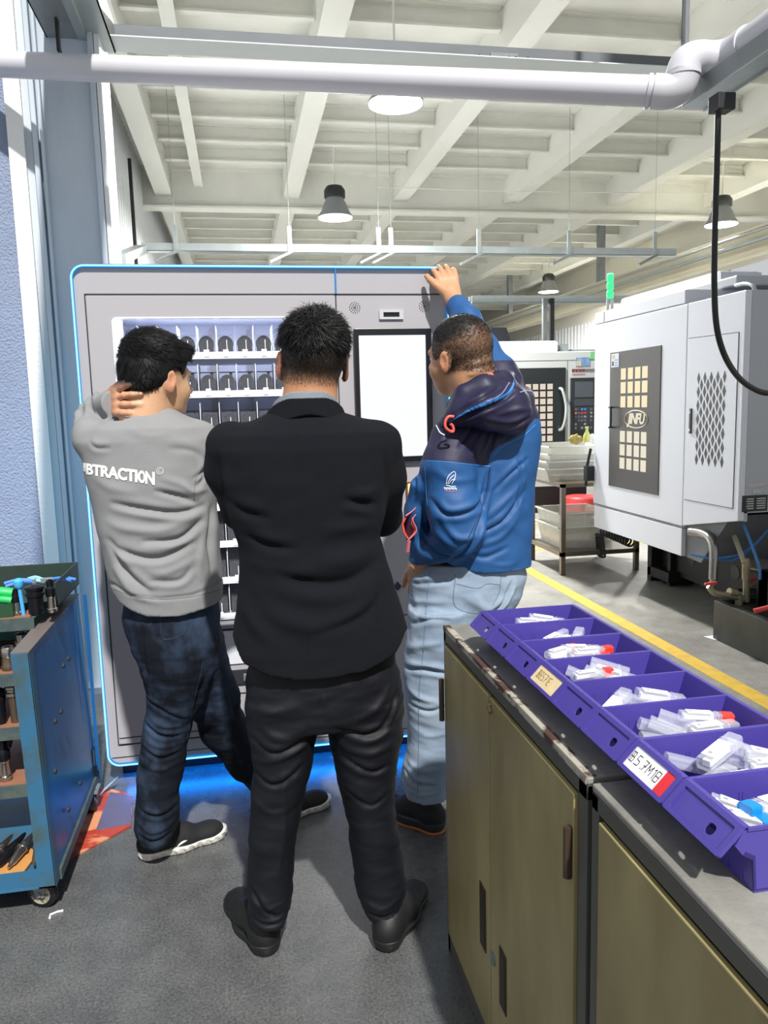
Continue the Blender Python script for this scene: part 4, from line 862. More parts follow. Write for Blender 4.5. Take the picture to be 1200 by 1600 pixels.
# ================================================================ BLUE TOOL CART
M_cblue = mat('scuffed_blue_paint', '#1c5fa0', .32, col2='#17497c', vscale=5, thresh=(.3, .8), bump=.08, bscale=30)
M_cgreen = mat('grimy_green_grey_paint', '#4a5651', .5, col2='#3a4a4e', vscale=25, thresh=(.4, .6), bump=.1, bscale=80)
M_cteal = mat('worn_teal_blue_paint', '#2d5f80', .4, col2='#3f4f4c', vscale=9, thresh=(.45, .65), bump=.06)
M_wood = mat('stained_cardboard', '#8a5f48', .7, col2='#7a2f26', vscale=6, thresh=(.5, .7))
M_tancard = mat('tan_cardboard', '#c08a4c', .6, var=.12, vscale=10)
ct = empty('tool_cart', (-.9, 2.6, 0), label='scuffed blue steel tool cart on castors, left of the vending machine, holding tool holders', cat='cart')
XP = -.597; Y0c, Y1c, Zb, Zt_ = 2.25, 2.95, .095, .80
lean = .018
def cx(z): return XP-lean*(z-.1)/.7
b = MB(); b.add([(cx(Zb), Y0c+.04, Zb), (cx(Zb), Y1c, Zb), (cx(Zt_), Y1c, Zt_), (cx(Zt_), Y0c+.04, Zt_), (cx(Zb)-.003, Y0c+.04, Zb), (cx(Zb)-.003, Y1c, Zb), (cx(Zt_)-.003, Y1c, Zt_), (cx(Zt_)-.003, Y0c+.04, Zt_)],
               [(0, 1, 2, 3), (7, 6, 5, 4), (0, 4, 5, 1), (1, 5, 6, 2), (2, 6, 7, 3), (3, 7, 4, 0)])
b.build('side_panel', M_cblue, ct)
b = MB(); b.prism([(cx(Zb)+.002, Y0c, Zb-.005), (cx(Zb)-.045, Y0c, Zb-.005), (cx(Zt_)-.045, Y0c, Zt_), (cx(Zt_)+.002, Y0c, Zt_)], (0, .004, 0)); b.prism([(cx(Zb)+.003, Y0c, Zb-.005), (cx(Zb), Y0c, Zb-.005), (cx(Zt_), Y0c, Zt_), (cx(Zt_)+.003, Y0c, Zt_)], (0, .045, 0)); b.build('front_post', M_cteal, ct)
b = MB(); b.add([(cx(Zt_)+.004, Y0c, Zt_), (cx(Zt_)+.004, Y1c, Zt_), (cx(Zt_)-.055, Y1c, Zt_), (cx(Zt_)-.045, Y0c, Zt_), (cx(Zt_)+.004, Y0c, Zt_+.004), (cx(Zt_)+.004, Y1c, Zt_+.004), (cx(Zt_)-.055, Y1c, Zt_+.004), (cx(Zt_)-.045, Y0c, Zt_+.004)], [(3, 2, 1, 0), (4, 5, 6, 7), (0, 1, 5, 4), (1, 2, 6, 5), (2, 3, 7, 6), (3, 0, 4, 7)]); b.build('top_flange', mat('worn_brown_grey', '#6b625e', .45, col2='#2f64a0', vscale=12, thresh=(.6, .8)), ct)
b = MB(); b.box(cx(Zb)-.0, cx(Zb)+.012, Y1c-.006, Y1c, Zb, Zt_); b.box(cx(.4), cx(.4)+.0015, Y1c-.13, Y1c-.127, Zb, Zt_); b.build('rear_lip', M_cblue, ct)
b = MB(); b.box(cx(Zb)-.002, cx(Zb)+.008, Y0c+.05, Y1c-.01, Zb-.012, Zb+.02); b.build('bottom_angle', M_cgreen, ct)
b = MB(); b.box(cx(.2), cx(.2)+.004, Y1c-.06, Y1c-.02, .16, .22); b.box(cx(.2)+.002, cx(.2)+.014, Y1c-.06, Y1c-.035, .125, .15); b.build('cut_notch', M_bezel, ct)
for (px, py) in ((99, 1040), (107, 1029), (86, 1127), (95, 1112), (86, 1205), (125, 1224), (107, 1265)):
    p = PX(px, py, XP+.004); b = MB(); b.lathe([(.009, -.002), (.008, .004), (.004, .006)], (p[0], p[1], p[2]), 10, 'x'); b.build('rivet', M_dark, ct)
b = MB(); b.box(-1.5, cx(Zb)-.008, Y0c+.006, Y0c+.011, Zb-.005, Zb+.05); b.box(-1.5, cx(Zb), Y0c, Y1c, Zb-.005, Zb); b.build('base_tray', M_cteal, ct)
zsh = [PY(30, y, 2.5)[2] for y in (967, 1053, 1137, 1228)]
for k, z in enumerate(zsh):
    b = MB(); b.box(-1.5, -.655, 2.5, 2.90, z-.004, z); b.box(-1.5, -.655, 2.494, 2.5, z-.036, z+.002); sh = b.build('shelf', M_cgreen, ct)
    b = MB(); b.box(-1.45, -.67, 2.51, 2.88, z, z+.003); b.build('shelf_liner', M_wood, sh)
b = MB(); b.box(-.70, -.66, 2.86, 2.90, Zb, zsh[0]-.005); b.box(-1.12, -1.07, 2.86, 2.90, Zb, zsh[0]-.005); b.build('rear_post', M_cgreen, ct)
b = MB(); b.box(-1.5, -.70, 2.895, 2.90, .66, .80); b.build('back_panel', mat('teal_back_panel', '#2d6f66', .45), ct)
def castor(x, y, r, rot):
    b = MB(); c_ = math.cos(rot); s_ = math.sin(rot); ax = np.array((c_, s_, 0.))
    p = np.array((x, y, r)); 
    b.tube([p-ax*.014, p-ax*.012, p+ax*.012, p+ax*.014], [r*.93, r, r, r*.93], 28); w_ = b.build('castor_wheel', M_black, ct, smooth=True)
    b = MB(); b.tube([p-ax*.016, p+ax*.016], r*.70, 24); b.build('wheel_hub', mat('cream_hub', '#a9a390', .5, col2='#38352e', vscale=45, thresh=(.45, .55)), w_)
    b = MB(); b.tube([p-ax*.024, p+ax*.024], r*.16, 10)
    for q in (-1, 1): b.prism([p+ax*.020*q+np.array((0, 0, -.01))-np.array((-s_, c_, 0))*.012, p+ax*.020*q+np.array((0, 0, -.01))+np.array((-s_, c_, 0))*.012, p+ax*.020*q+np.array((0, 0, Zb-r-.002))+np.array((-s_, c_, 0))*.03, p+ax*.020*q+np.array((0, 0, Zb-r-.002))-np.array((-s_, c_, 0))*.03], tuple(ax*.003))
    b.box(x-.035, x+.035, y-.035, y+.035, Zb-.014, Zb-.006); b.build('castor_fork', M_galv, ct)
castor(-.648, 2.31, .046, math.radians(70)); castor(-.612, 2.86, .042, math.radians(20)); castor(-1.35, 2.33, .044, .3)
# tray on top
tr = empty('tool_tray', (-.85, 2.6, .93), label='dark green open metal tray of pliers and tweezers on top of the blue cart', cat='tray')
x1 = -.607; zt0 = zsh[0]+.004
b = MB(); b.box(-1.3, x1, 2.60, 2.95, zt0, zt0+.004); b.box(-1.3, x1, 2.945, 2.95, zt0, zt0+.082); b.box(x1-.005, x1, 2.60, 2.95, zt0, zt0+.082); b.box(-1.3, x1, 2.60, 2.605, zt0, zt0+.022); b.box(-1.02, -1.015, 2.60, 2.95, zt0, zt0+.082)
b.build('tray_body', mat('dark_green_tray', '#2a3a34', .45, var=.2), tr, bevel=.001)
def pliers(px, py, ln, ang, col, label):
    c = PY(px, py, 2.78); t = empty('pliers', (c[0], 2.78, zsh[0]+.055), ang, label=label, cat='hand tool')
    M_h = bpy.data.materials.get('handle_'+col) or mat('handle_'+col, col, .4)
    b = MB(); b.tube(bez([(0, 0, 0), (ln*.5, .012, .008), (ln, .016, .0)], 5), .006, 8); b.tube(bez([(0, 0, .006), (ln*.5, -.012, .012), (ln, -.02, .004)], 5), .006, 8); b.build('handles', M_h, t, smooth=True, local=True)
    b = MB(); b.lathe([(.010, -.003), (.010, .012)], (0, 0, 0), 12); b.bar((0, 0, .005), (-ln*.55, .003, .006), .009, .009); b.build('jaws', M_galv_l, t, local=True)
pliers(52, 896, .09, math.radians(200), '#4a7fd0', 'blue-handled pliers lying across the left side of the green tray')
pliers(78, 888, .08, math.radians(-12), '#3f7ccb', 'blue-handled pliers lying on the right side of the green tray')
pliers(66, 886, .07, math.radians(160), '#8fc6e6', 'pale blue-handled cutters at the back of the green tray')
# tool holders standing on shelves
M_chrome = mat('polished_steel', '#b5b0a8', .18, metal=.95, var=.1, vscale=20); M_oxide = mat('black_oxide_steel', '#1c1d22', .25, metal=.5); M_bronze = mat('browned_steel', '#6f6152', .3, metal=.7)
def holder(px, ybase, ytop, wpx, kind, label, Y=2.545):
    p = PY(px, ybase, Y); q = PY(px, ytop, Y); h = q[2]-p[2]; r = wpx/2/F_PX*Y*1.02
    z0 = min(zsh, key=lambda z: abs(z-p[2]))+.003
    t = empty('tool_holder', (p[0], Y, z0), label=label, cat='tool holder')
    if kind == 'a':   # chrome nut on top, dark tapering body, flange below
        prof1 = [(r*.55, 0), (r*.6, h*.25), (r*.75, h*.5), (r*.8, h*.55)]; prof2 = [(r*.8, h*.55), (r*1.0, h*.57), (r*1.0, h*.63), (r*.86, h*.65), (r*.86, h*.69), (r*1.0, h*.71), (r*1.0, h*.76), (r*.8, h*.78), (r*.85, h*.97), (r*.6, h)]
        ms = (M_bronze, M_chrome)
    elif kind == 'b': # chrome base, black upper
        prof1 = [(r*.8, 0), (r, h*.05), (r, h*.12), (r*.8, h*.15), (r*.78, h*.45), (r*.9, h*.5)]; prof2 = [(r*.9, h*.5), (r*1.0, h*.52), (r*1.0, h*.75), (r*.7, h*.8), (r*.7, h)]
        ms = (M_chrome, M_oxide)
    elif kind == 'c': # black wide
        prof1 = [(r*.8, 0), (r*.85, h*.6)]; prof2 = [(r*.85, h*.6), (r, h*.64), (r, h*.74), (r*.9, h*.76), (r*.9, h*.84), (r, h*.86), (r, h*.95), (r*.6, h)]
        ms = (M_oxide, M_oxide)
    else:             # short knurled
        prof1 = [(r*.9, 0), (r, h*.06), (r, h*.2), (r*.9, h*.25), (r*.88, h*.55)]; prof2 = [(r*.88, h*.55), (r*.97, h*.6), (r*.97, h*.9), (r*.8, h), (r*.5, h)]
        ms = (M_bronze, M_chrome)
    b = MB(); b.lathe(prof1, (p[0], Y, z0), 24); b.build('lower_body', ms[0], t, smooth=True)
    b = MB(); b.lathe(prof2, (p[0], Y, z0), 24); b.build('collet_nut', ms[1], t, smooth=True)
    b = MB(); b.cyl((p[0], Y, z0+h-.001), (p[0], Y, z0+h+.002), r*.35, 12); b.build('bore', M_oxide, t)
    return z0
holder(27, 962, 922, 17, 'b', 'short chrome and black tool holder, leftmost on the top cart shelf')
holder(57, 956, 912, 26, 'c', 'wide black tool holder in the middle of the top cart shelf')
holder(82, 956, 905, 15, 'b', 'slim chrome and black tool holder at the right of the top cart shelf')
holder(38, 1034, 978, 22, 'a', 'tall chrome-topped tool holder on the second cart shelf')
holder(14, 1036, 1000, 21, 'd', 'short browned tool holder left of the tall one on the second cart shelf')
holder(24, 1120, 1044, 23, 'a', 'tall dark tapered tool holder with chrome top on the third cart shelf')
holder(2, 1125, 1070, 18, 'c', 'black tool holder cut by the left frame edge on the third cart shelf')
holder(9, 1214, 1150, 18, 'b', 'black and chrome tool holder on the lowest cart shelf')
holder(-14, 1030, 985, 22, 'd', 'tool holder beyond the left frame edge on the second cart shelf')
p = PY(36, 950, 2.535); b = MB(); b.tube([(p[0], 2.535, zsh[0]+.003), (p[0]-.006, 2.535, zsh[0]+.10)], .006, 8); b.lathe([(.010, .090), (.015, .098), (.015, .112), (.008, .12)], (p[0]-.006, 2.535, zsh[0]), 12); tag(b.build('marker_pen', mat('light_blue_plastic', '#4aa8e6', .3), smooth=True), 'pale blue upright pen with round head on the top cart shelf', 'pen')
p = PY(5, 925, 2.54); b = MB(); b.tube(bez([(p[0]-.08, 2.55, .915), (p[0]-.02, 2.54, .918), (p[0]+.028, 2.54, .91)], 6), .016, 10); b.tube(bez([(p[0]-.08, 2.54, .893), (p[0]-.01, 2.53, .896), (p[0]+.026, 2.53, .890)], 6), .012, 10); tag(b.build('green_glove', mat('bright_green_rubber', '#1fb45a', .45), smooth=True), 'bright green rubber grip cut by the left edge above the top cart shelf', 'grip')
b = MB(); b.box(-1.2, p[0]+.03, 2.515, 2.58, zsh[0]+.003, .882); tag(b.build('green_case', mat('dark_green_plastic', '#22452c', .4)), 'dark green plastic case standing at the left of the top cart shelf', 'case')
# black coiled rag/hose on lowest shelves
p = PY(34, 1150, 2.62); b = MB(); b.tube(bez([(p[0]-.05, 2.62, p[2]-.03), (p[0]-.02, 2.58, p[2]+.03), (p[0]+.03, 2.6, p[2]+.03), (p[0]+.035, 2.66, p[2]-.02), (p[0]-.0, 2.68, p[2]-.03)], 8), .016, 10); o = b.build('black_hose', M_black, smooth=True); tag(o, 'short black rubber hose loop hanging beneath the third cart shelf', 'hose')
# lying tapers on tan cardboard in the base tray
b = MB(); c = PY(15, 1350, 2.4); zc = Zb+.004
pts = [(c[0]-.12, 2.30), (c[0]+.0, 2.29), (c[0]+.06, 2.33), (c[0]+.075, 2.42), (c[0]+.02, 2.50), (c[0]-.14, 2.52)]
b.prism([(x, y, zc) for x, y in pts], (0, 0, .006)); tag(b.build('cardboard_sheet', M_tancard), 'tan cardboard piece under the silver cutters in the cart base tray', 'cardboard')
def cutter(px0, py0, px1, py1, label, m=M_chrome):
    a = PY(px0, py0, 2.36); c = PY(px1, py1, 2.46); z = zc+.022; a = np.array((a[0], 2.34, z-.006)); c = np.array((c[0], 2.50, z+.014)); d = c-a
    t = empty('lying_cutter', tuple((a+c)/2), label=label, cat='cutting tool')
    b = MB(); b.tube([a, a+d*.10, a+d*.14, a+d*.45, a+d*.5], [.004, .007, .011, .015, .016], 14); b.build('shank', m, t, smooth=True)
    b = MB(); b.tube([a+d*.5, a+d*.53, a+d*.56, a+d*.6, a+d*.95, c], [.019, .019, .013, .015, .007, .004], 14); b.build('taper', m, t, smooth=True)
cutter(14, 1330, 44, 1275, 'silver tapered cutter lying at the right end of the tan cardboard')
cutter(-10, 1310, 30, 1272, 'black and silver tapered cutter lying in the middle of the cart base', M_oxide)
cutter(-30, 1290, 8, 1262, 'silver tapered cutter cut by the left frame edge in the cart base')
cutter(54, 1325, 62, 1290, 'small dark cutter lying against the cart side panel', M_bronze)
# poster board on the floor
pc = [PZ(104, 1347, 0), PZ(205, 1292, 0), PZ(207, 1245, 0), PZ(165, 1232, 0), PZ(120, 1262, 0)]
M_post = mat('red_orange_poster', '#a63a2c', .35, col2='#cf8a66', vscale=4, thresh=(.52, .6), stretch=(1, 2.2, 1))
b = MB(); b.prism([(p[0], p[1], .001) for p in pc], (0, 0, .005)); po = b.build('poster_board', M_post); tag(po, 'red and orange printed board lying on the floor under the blue cart', 'poster')
b = MB(); b.prism([(PZ(150, 1300, 0)[0], PZ(150, 1300, 0)[1], .0062), (*PZ(205, 1290, 0)[:2], .0062), (*PZ(206, 1246, 0)[:2], .0062), (*PZ(172, 1240, 0)[:2], .0062)], (0, 0, .0005)); b.build('poster_grey_area', mat('grey_violet_print', '#5d5a78', .35, var=.2, vscale=10), po)
c = PZ(165, 1240, .0); b = MB(); b.add([(c[0]-.02, c[1]-.03, .008), (c[0]+.03, c[1]-.0, .045), (c[0]+.045, c[1]+.03, .05), (c[0]+.005, c[1]+.03, .02)], [(0, 1, 2, 3)]); o = b.build('paper_scrap', mat('pale_blue_paper', '#9cc4e0', .6)); o.modifiers.new('thick', 'SOLIDIFY').thickness = .001; tag(o, 'small pale blue paper scrap standing up behind the rear cart wheel', 'paper')
c = PZ(86, 1431, 0); b = MB(); b.tube([(c[0]-.012, c[1]-.012, .003), (c[0]-.014, c[1]+.004, .003), (c[0]+.004, c[1]+.014, .003), (c[0]+.02, c[1]+.016, .003)], .003, 6); tag(b.build('plastic_scrap', M_paper), 'tiny curved white plastic scrap on the dark floor by the front castor', 'scrap')
# ================================================================ PEOPLE (grown from distance fields, one continuous surface each)
class Field:
    def __init__(s, lo, hi, h):
        s.h = h; s.lo = np.array(lo, float); s.n = np.ceil((np.array(hi)-s.lo)/h).astype(int)+1
        s.g = np.full(s.n, 1.0, np.float32)
    def _sub(s, lo, hi):
        a = np.clip(np.floor((np.array(lo)-s.lo)/s.h).astype(int), 0, s.n); b = np.clip(np.ceil((np.array(hi)-s.lo)/s.h).astype(int)+1, 0, s.n)
        if np.any(b <= a): return None, None
        sl = tuple(slice(a[i], b[i]) for i in range(3))
        ax = [s.lo[i]+s.h*np.arange(a[i], b[i]) for i in range(3)]
        return sl, np.meshgrid(*ax, indexing='ij', sparse=True)
    def merge(s, sl, d, k, sub=False):
        g = s.g[sl]; d = d.astype(np.float32)
        if sub:
            d = -d; hh = np.maximum(k-np.abs(g-d), 0)/k if k > 0 else 0; s.g[sl] = np.maximum(g, d)+hh*hh*k*.25; return
        if k > 0: hh = np.maximum(k-np.abs(g-d), 0)/k; s.g[sl] = np.minimum(g, d)-hh*hh*k*.25
        else: s.g[sl] = np.minimum(g, d)
    def cone(s, a, b, ra, rb, k=.02, sub=False, flat=None):
        a, b = np.array(a, float), np.array(b, float); m = max(ra, rb)+k+s.h*3
        sl, P = s._sub(np.minimum(a, b)-m, np.maximum(a, b)+m)
        if sl is None: return s
        ab = b-a; L2 = ab@ab+1e-12
        px, py, pz = (P[i]-a[i] for i in range(3)); t = np.clip((px*ab[0]+py*ab[1]+pz*ab[2])/L2, 0, 1)
        qx, qy, qz = px-t*ab[0], py-t*ab[1], pz-t*ab[2]
        if flat is not None:      # flat = (axis unit vector, factor>1 thins that axis)
            ax, fct = np.array(flat[0], float), flat[1]; ax = ax/np.linalg.norm(ax); dd = qx*ax[0]+qy*ax[1]+qz*ax[2]; e = (fct-1)
            qx, qy, qz = qx+dd*ax[0]*e, qy+dd*ax[1]*e, qz+dd*ax[2]*e
        s.merge(sl, np.sqrt(qx*qx+qy*qy+qz*qz)-(ra+(rb-ra)*t), k, sub); return s
    def chain(s, pts, rr, k=.02, flat=None):
        for i in range(len(pts)-1): s.cone(pts[i], pts[i+1], rr[i], rr[i+1], k, flat=flat)
        return s
    def ell(s, c, r, R=None, k=.02, sub=False):
        c, r = np.array(c, float), np.array(r, float); m = max(r)+k+s.h*3
        sl, P = s._sub(c-m, c+m)
        if sl is None: return s
        px, py, pz = (P[i]-c[i] for i in range(3))
        if R is not None: px, py, pz = (R[0, i]*px+R[1, i]*py+R[2, i]*pz for i in range(3))  # to local
        q = np.sqrt((px/r[0])**2+(py/r[1])**2+(pz/r[2])**2); q2 = np.sqrt((px/r[0]**2)**2+(py/r[1]**2)**2+(pz/r[2]**2)**2)+1e-9
        s.merge(sl, q*(q-1)/q2, k, sub); return s
    def slices(s, rows, k=.02, p=2.3, ztop=None):
        # rows: (z, cx, cy, hx, hy) from top to bottom
        R = np.array(sorted(rows)); m = k+s.h*3; z0, z1 = R[0, 0], R[-1, 0]
        lo = (np.min(R[:, 1]-R[:, 3])-m, np.min(R[:, 2]-R[:, 4])-m, z0-m); hi = (np.max(R[:, 1]+R[:, 3])+m, np.max(R[:, 2]+R[:, 4])+m, z1+m)
        sl, P = s._sub(lo, hi); z = P[2].ravel(); zz = np.clip(z, z0, z1)
        # smooth interpolation
        def itp(j):
            v = np.interp(zz, R[:, 0], R[:, j]); return v
        cx_, cy_, hx_, hy_ = (itp(j)[None, None, :] for j in (1, 2, 3, 4))
        X = np.abs(P[0]-cx_)/hx_; Y = np.abs(P[1]-cy_)/hy_
        q = (X**p+Y**p)**(1/p); d = (q-1)*np.minimum(hx_, hy_)*np.where(q > 1, 1.15, 1.0)
        dz = np.maximum(z0-z, z-z1)[None, None, :]
        d = np.maximum(d, dz+0*d); s.merge(sl, d, k); return s
    def below(s, fn):      # cut away where z < fn(x, y)
        sl, P = s._sub(s.lo, s.lo+s.h*(s.n-1)); s.g = np.maximum(s.g, (fn(P[0], P[1])-P[2]).astype(np.float32)); return s
    def above(s, fn):
        sl, P = s._sub(s.lo, s.lo+s.h*(s.n-1)); s.g = np.maximum(s.g, (P[2]-fn(P[0], P[1])).astype(np.float32)); return s
    def mask(s, fn):
        sl, P = s._sub(s.lo, s.lo+s.h*(s.n-1)); s.g = np.maximum(s.g, fn(P[0], P[1], P[2]).astype(np.float32)); return s
    def mesh(s, smooth=2):
        g = s.g; ins = g < 0; g[0] = g[-1] = 1; g[:, 0] = g[:, -1] = 1; g[:, :, 0] = g[:, :, -1] = 1; ins = g < 0
        nx, ny, nz = g.shape
        cnt = np.zeros((nx-1, ny-1, nz-1), np.uint8)
        for i in (0, 1):
            for j in (0, 1):
                for k in (0, 1): cnt += ins[i:nx-1+i, j:ny-1+j, k:nz-1+k]
        act = (cnt > 0) & (cnt < 8); idx = np.full(act.shape, -1, np.int32); I = np.argwhere(act); idx[act] = np.arange(len(I))
        acc = np.zeros((len(I), 3)); w = np.zeros(len(I)); 
        cor = [(i, j, k) for i in (0, 1) for j in (0, 1) for k in (0, 1)]
        vals = {c: g[I[:, 0]+c[0], I[:, 1]+c[1], I[:, 2]+c[2]] for c in cor}
        for a in cor:
            for ax in range(3):
                if a[ax] == 1: continue
                b = list(a); b[ax] = 1; b = tuple(b); va, vb = vals[a], vals[b]; m = (va < 0) != (vb < 0)
                t = np.where(m, va/np.where(m, va-vb, 1), 0); p = np.array(a, float)[None]+0*acc; p[:, ax] += t
                acc += p*m[:, None]; w += m
        V = s.lo+s.h*(I+acc/w[:, None])
        Fs = []
        for ax in range(3):
            a = [slice(1, -1)]*3; a[ax] = slice(0, -1); b = [slice(1, -1)]*3; b[ax] = slice(1, None)
            A, B = ins[tuple(a)], ins[tuple(b)]; m = A != B; E = np.argwhere(m); off = np.array([1, 1, 1]); off[ax] = 0; E = E+off
            u, v = [q for q in range(3) if q != ax]
            def at(du, dv): q = E.copy(); q[:, u] -= du; q[:, v] -= dv; return idx[q[:, 0], q[:, 1], q[:, 2]]
            Q = np.stack([at(1, 1), at(0, 1), at(0, 0), at(1, 0)], 1); fl = A[m]
            if ax == 1: fl = ~fl
            Q[~fl] = Q[~fl][:, ::-1]; Fs.append(Q)
        Q = np.concatenate(Fs); Q = Q[(Q >= 0).all(1)]
        vol = (V[Q[:, 0]]*np.cross(V[Q[:, 1]], V[Q[:, 2]])).sum()+(V[Q[:, 0]]*np.cross(V[Q[:, 2]], V[Q[:, 3]])).sum()
        if vol < 0: Q = Q[:, ::-1]
        for _ in range(smooth):
            for lam in (.5, -.48): V = V+lam*(lap(V, Q)-V)
        return V, Q
def lap(V, Q):
    acc = np.zeros_like(V); w = np.zeros(len(V))
    for i in range(4):
        a, b = Q[:, i], Q[:, (i+1) % 4]
        for c in range(3): acc[:, c] += np.bincount(a, V[b, c], len(V))+np.bincount(b, V[a, c], len(V))
        w += np.bincount(a, minlength=len(V))+np.bincount(b, minlength=len(V))
    return acc/np.maximum(w, 1)[:, None]
def normals(V, Q):
    n = np.cross(V[Q[:, 2]]-V[Q[:, 0]], V[Q[:, 3]]-V[Q[:, 1]]); N = np.zeros_like(V)
    for i in range(4):
        for c in range(3): N[:, c] += np.bincount(Q[:, i], n[:, c], len(V))
    return N/(np.linalg.norm(N, axis=1)[:, None]+1e-12)
BVHS = {}
def mesh_obj(name, V, Q, m, parent, attrs=None, col=None):
    L = np.array(worigin(parent)) if parent is not None else np.zeros(3)
    me = bpy.data.meshes.new(name); W = (V-L).astype(np.float32)
    me.vertices.add(len(W)); me.vertices.foreach_set('co', W.ravel())
    k = Q.shape[1]; me.loops.add(Q.size); me.loops.foreach_set('vertex_index', Q.ravel().astype(np.int32))
    me.polygons.add(len(Q)); me.polygons.foreach_set('loop_start', np.arange(0, Q.size, k, dtype=np.int32)); me.update(calc_edges=True); me.validate()
    me.polygons.foreach_set('use_smooth', [True]*len(me.polygons)); me.materials.append(m)
    for an, av in (attrs or {}).items():
        a = me.attributes.new(an, 'FLOAT', 'POINT'); a.data.foreach_set('value', av.astype(np.float32))
    o = bpy.data.objects.new(name, me); COL.objects.link(o)
    if parent is not None: o.parent = parent
    return o
def bvh_of(V, Q): return BVHTree.FromPolygons([tuple(p) for p in V], [tuple(int(i) for i in q) for q in Q])
def seg_d(x, z, poly):
    """distance of (x,z) to a polyline and position 0..1 along it, signed by side"""
    P = np.array(poly); D = np.full(len(x), 9.0); T = np.zeros(len(x)); S = np.zeros(len(x))
    ln = np.hypot(*(P[1:]-P[:-1]).T); cum = np.concatenate([[0], np.cumsum(ln)]); tot = cum[-1]
    for i in range(len(P)-1):
        a, b = P[i], P[i+1]; d = b-a; t = np.clip(((x-a[0])*d[0]+(z-a[1])*d[1])/(d@d+1e-12), 0, 1)
        qx, qz = x-a[0]-t*d[0], z-a[1]-t*d[1]; dd = np.hypot(qx, qz); m = dd < D
        D[m] = dd[m]; T[m] = ((cum[i]+t*ln[i])/tot)[m]; S[m] = np.sign(d[0]*qz-d[1]*qx)[m]
    return D, T, S
def pix(poly, Y): return [tuple(PY(x, y, Y)[[0, 2]]) for x, y in poly]
def folds(V, Q, Y, lst, ep=.7):
    """real cloth folds: each is (pixel polyline, depth, width); >0 ridge, <0 crease flanked by ridges"""
    N = normals(V, Q); disp = np.zeros(len(V)); fm = np.clip((-N[:, 1]+.15)/.5, 0, 1)
    for poly, amp, wd in lst:
        P = [tuple(q[:2]) for q in bez([(a_, b_, 0) for a_, b_ in pix(poly, Y)], 5)]; D, T, S = seg_d(V[:, 0], V[:, 2], P); env = np.sin(np.clip(T, 0, 1)*PI)**ep
        if amp > 0: disp += amp*env*np.exp(-(D/wd)**2)
        else: disp += amp*env*(np.exp(-(D/(wd*.6))**2)-.75*np.exp(-((D-wd*1.5)/wd)**2)*(S > 0)-.35*np.exp(-((D-wd*1.5)/wd)**2)*(S <= 0))
    return V+N*(disp*fm)[:, None]
def wave(V, f, seed, amp, stretch=(1, 1, 1)):
    r = np.random.RandomState(seed); P = V*np.array(stretch)*f; s = np.zeros(len(V))
    for k in range(7):
        d = r.normal(size=3); d /= np.linalg.norm(d); ph = r.rand()*7; fr = 1+.35*k
        s += np.sin(P@d*fr+ph+1.3*np.sin(P@np.roll(d, 1)*fr*.7+ph*2))/(1+.35*k)
    return s*amp/2.5
def rows_px(tab, Y, hy, cy=0.0):
    out = []
    for i, r in enumerate(tab):
        y, xl, xr = r[:3]; h = r[3] if len(r) > 3 else hy; c = r[4] if len(r) > 4 else cy
        a, b = PY(xl, y, Y+c), PY(xr, y, Y+c); out.append(((a[2]+b[2])/2, (a[0]+b[0])/2, Y+c, (b[0]-a[0])/2, h))
    return out
def Rz(az, pitch=0, roll=0): return np.array((Matrix.Rotation(az, 3, 'Z') @ Matrix.Rotation(pitch, 3, 'X') @ Matrix.Rotation(roll, 3, 'Y')))
# ---- shared skin and hair
def skin_mat(name, base, hair):
    m = mat(name, base, .5, bump=.12, bscale=180); nt = m.node_tree; L = nt.links; b = nt.nodes['Principled BSDF']
    b.inputs['Subsurface Weight'].default_value = .12; b.inputs['Subsurface Radius'].default_value = (.02, .008, .005); b.inputs['Subsurface Scale'].default_value = .3
    at = nt.nodes.new('ShaderNodeAttribute'); at.attribute_name = 'mask'; n = nt.nodes.new('ShaderNodeTexNoise'); n.inputs['Scale'].default_value = 420; n.inputs['Detail'].default_value = 3
    tc = nt.nodes['Texture Coordinate']; L.new(tc.outputs['Object'], n.inputs['Vector'])
    ma = nt.nodes.new('ShaderNodeMath'); ma.operation = 'MULTIPLY_ADD'; L.new(n.outputs[0], ma.inputs[0]); ma.inputs[1].default_value = .7; ma.inputs[2].default_value = -.35
    ad = nt.nodes.new('ShaderNodeMath'); ad.operation = 'ADD'; ad.use_clamp = True; L.new(at.outputs['Fac'], ad.inputs[0])
    mm_ = nt.nodes.new('ShaderNodeMath'); mm_.operation = 'MULTIPLY'; L.new(ma.outputs[0], mm_.inputs[0])
    sq = nt.nodes.new('ShaderNodeMath'); sq.operation = 'MINIMUM'; L.new(at.outputs['Fac'], sq.inputs[0]); sq.inputs[1].default_value = .5; L.new(sq.outputs[0], mm_.inputs[1]); L.new(mm_.outputs[0], ad.inputs[1])
    red = nt.nodes.new('ShaderNodeAttribute'); red.attribute_name = 'red'
    mx0 = nt.nodes.new('ShaderNodeMix'); mx0.data_type = 'RGBA'; L.new(red.outputs['Fac'], mx0.inputs[0]); mx0.inputs[6].default_value = (*hexc(base), 1); mx0.inputs[7].default_value = (*hexc('#b5705a'), 1)
    mx = nt.nodes.new('ShaderNodeMix'); mx.data_type = 'RGBA'; L.new(ad.outputs[0], mx.inputs[0]); L.new(mx0.outputs[2], mx.inputs[6]); mx.inputs[7].default_value = (*hexc(hair), 1)
    L.new(mx.outputs[2], b.inputs['Base Color']); return m
M_hair = mat('black_hair', '#0b0b0c', .6, spec=.25); M_eye = mat('eye_white', '#e8e4df', .2); M_iris = mat('dark_iris', '#1a1310', .2)
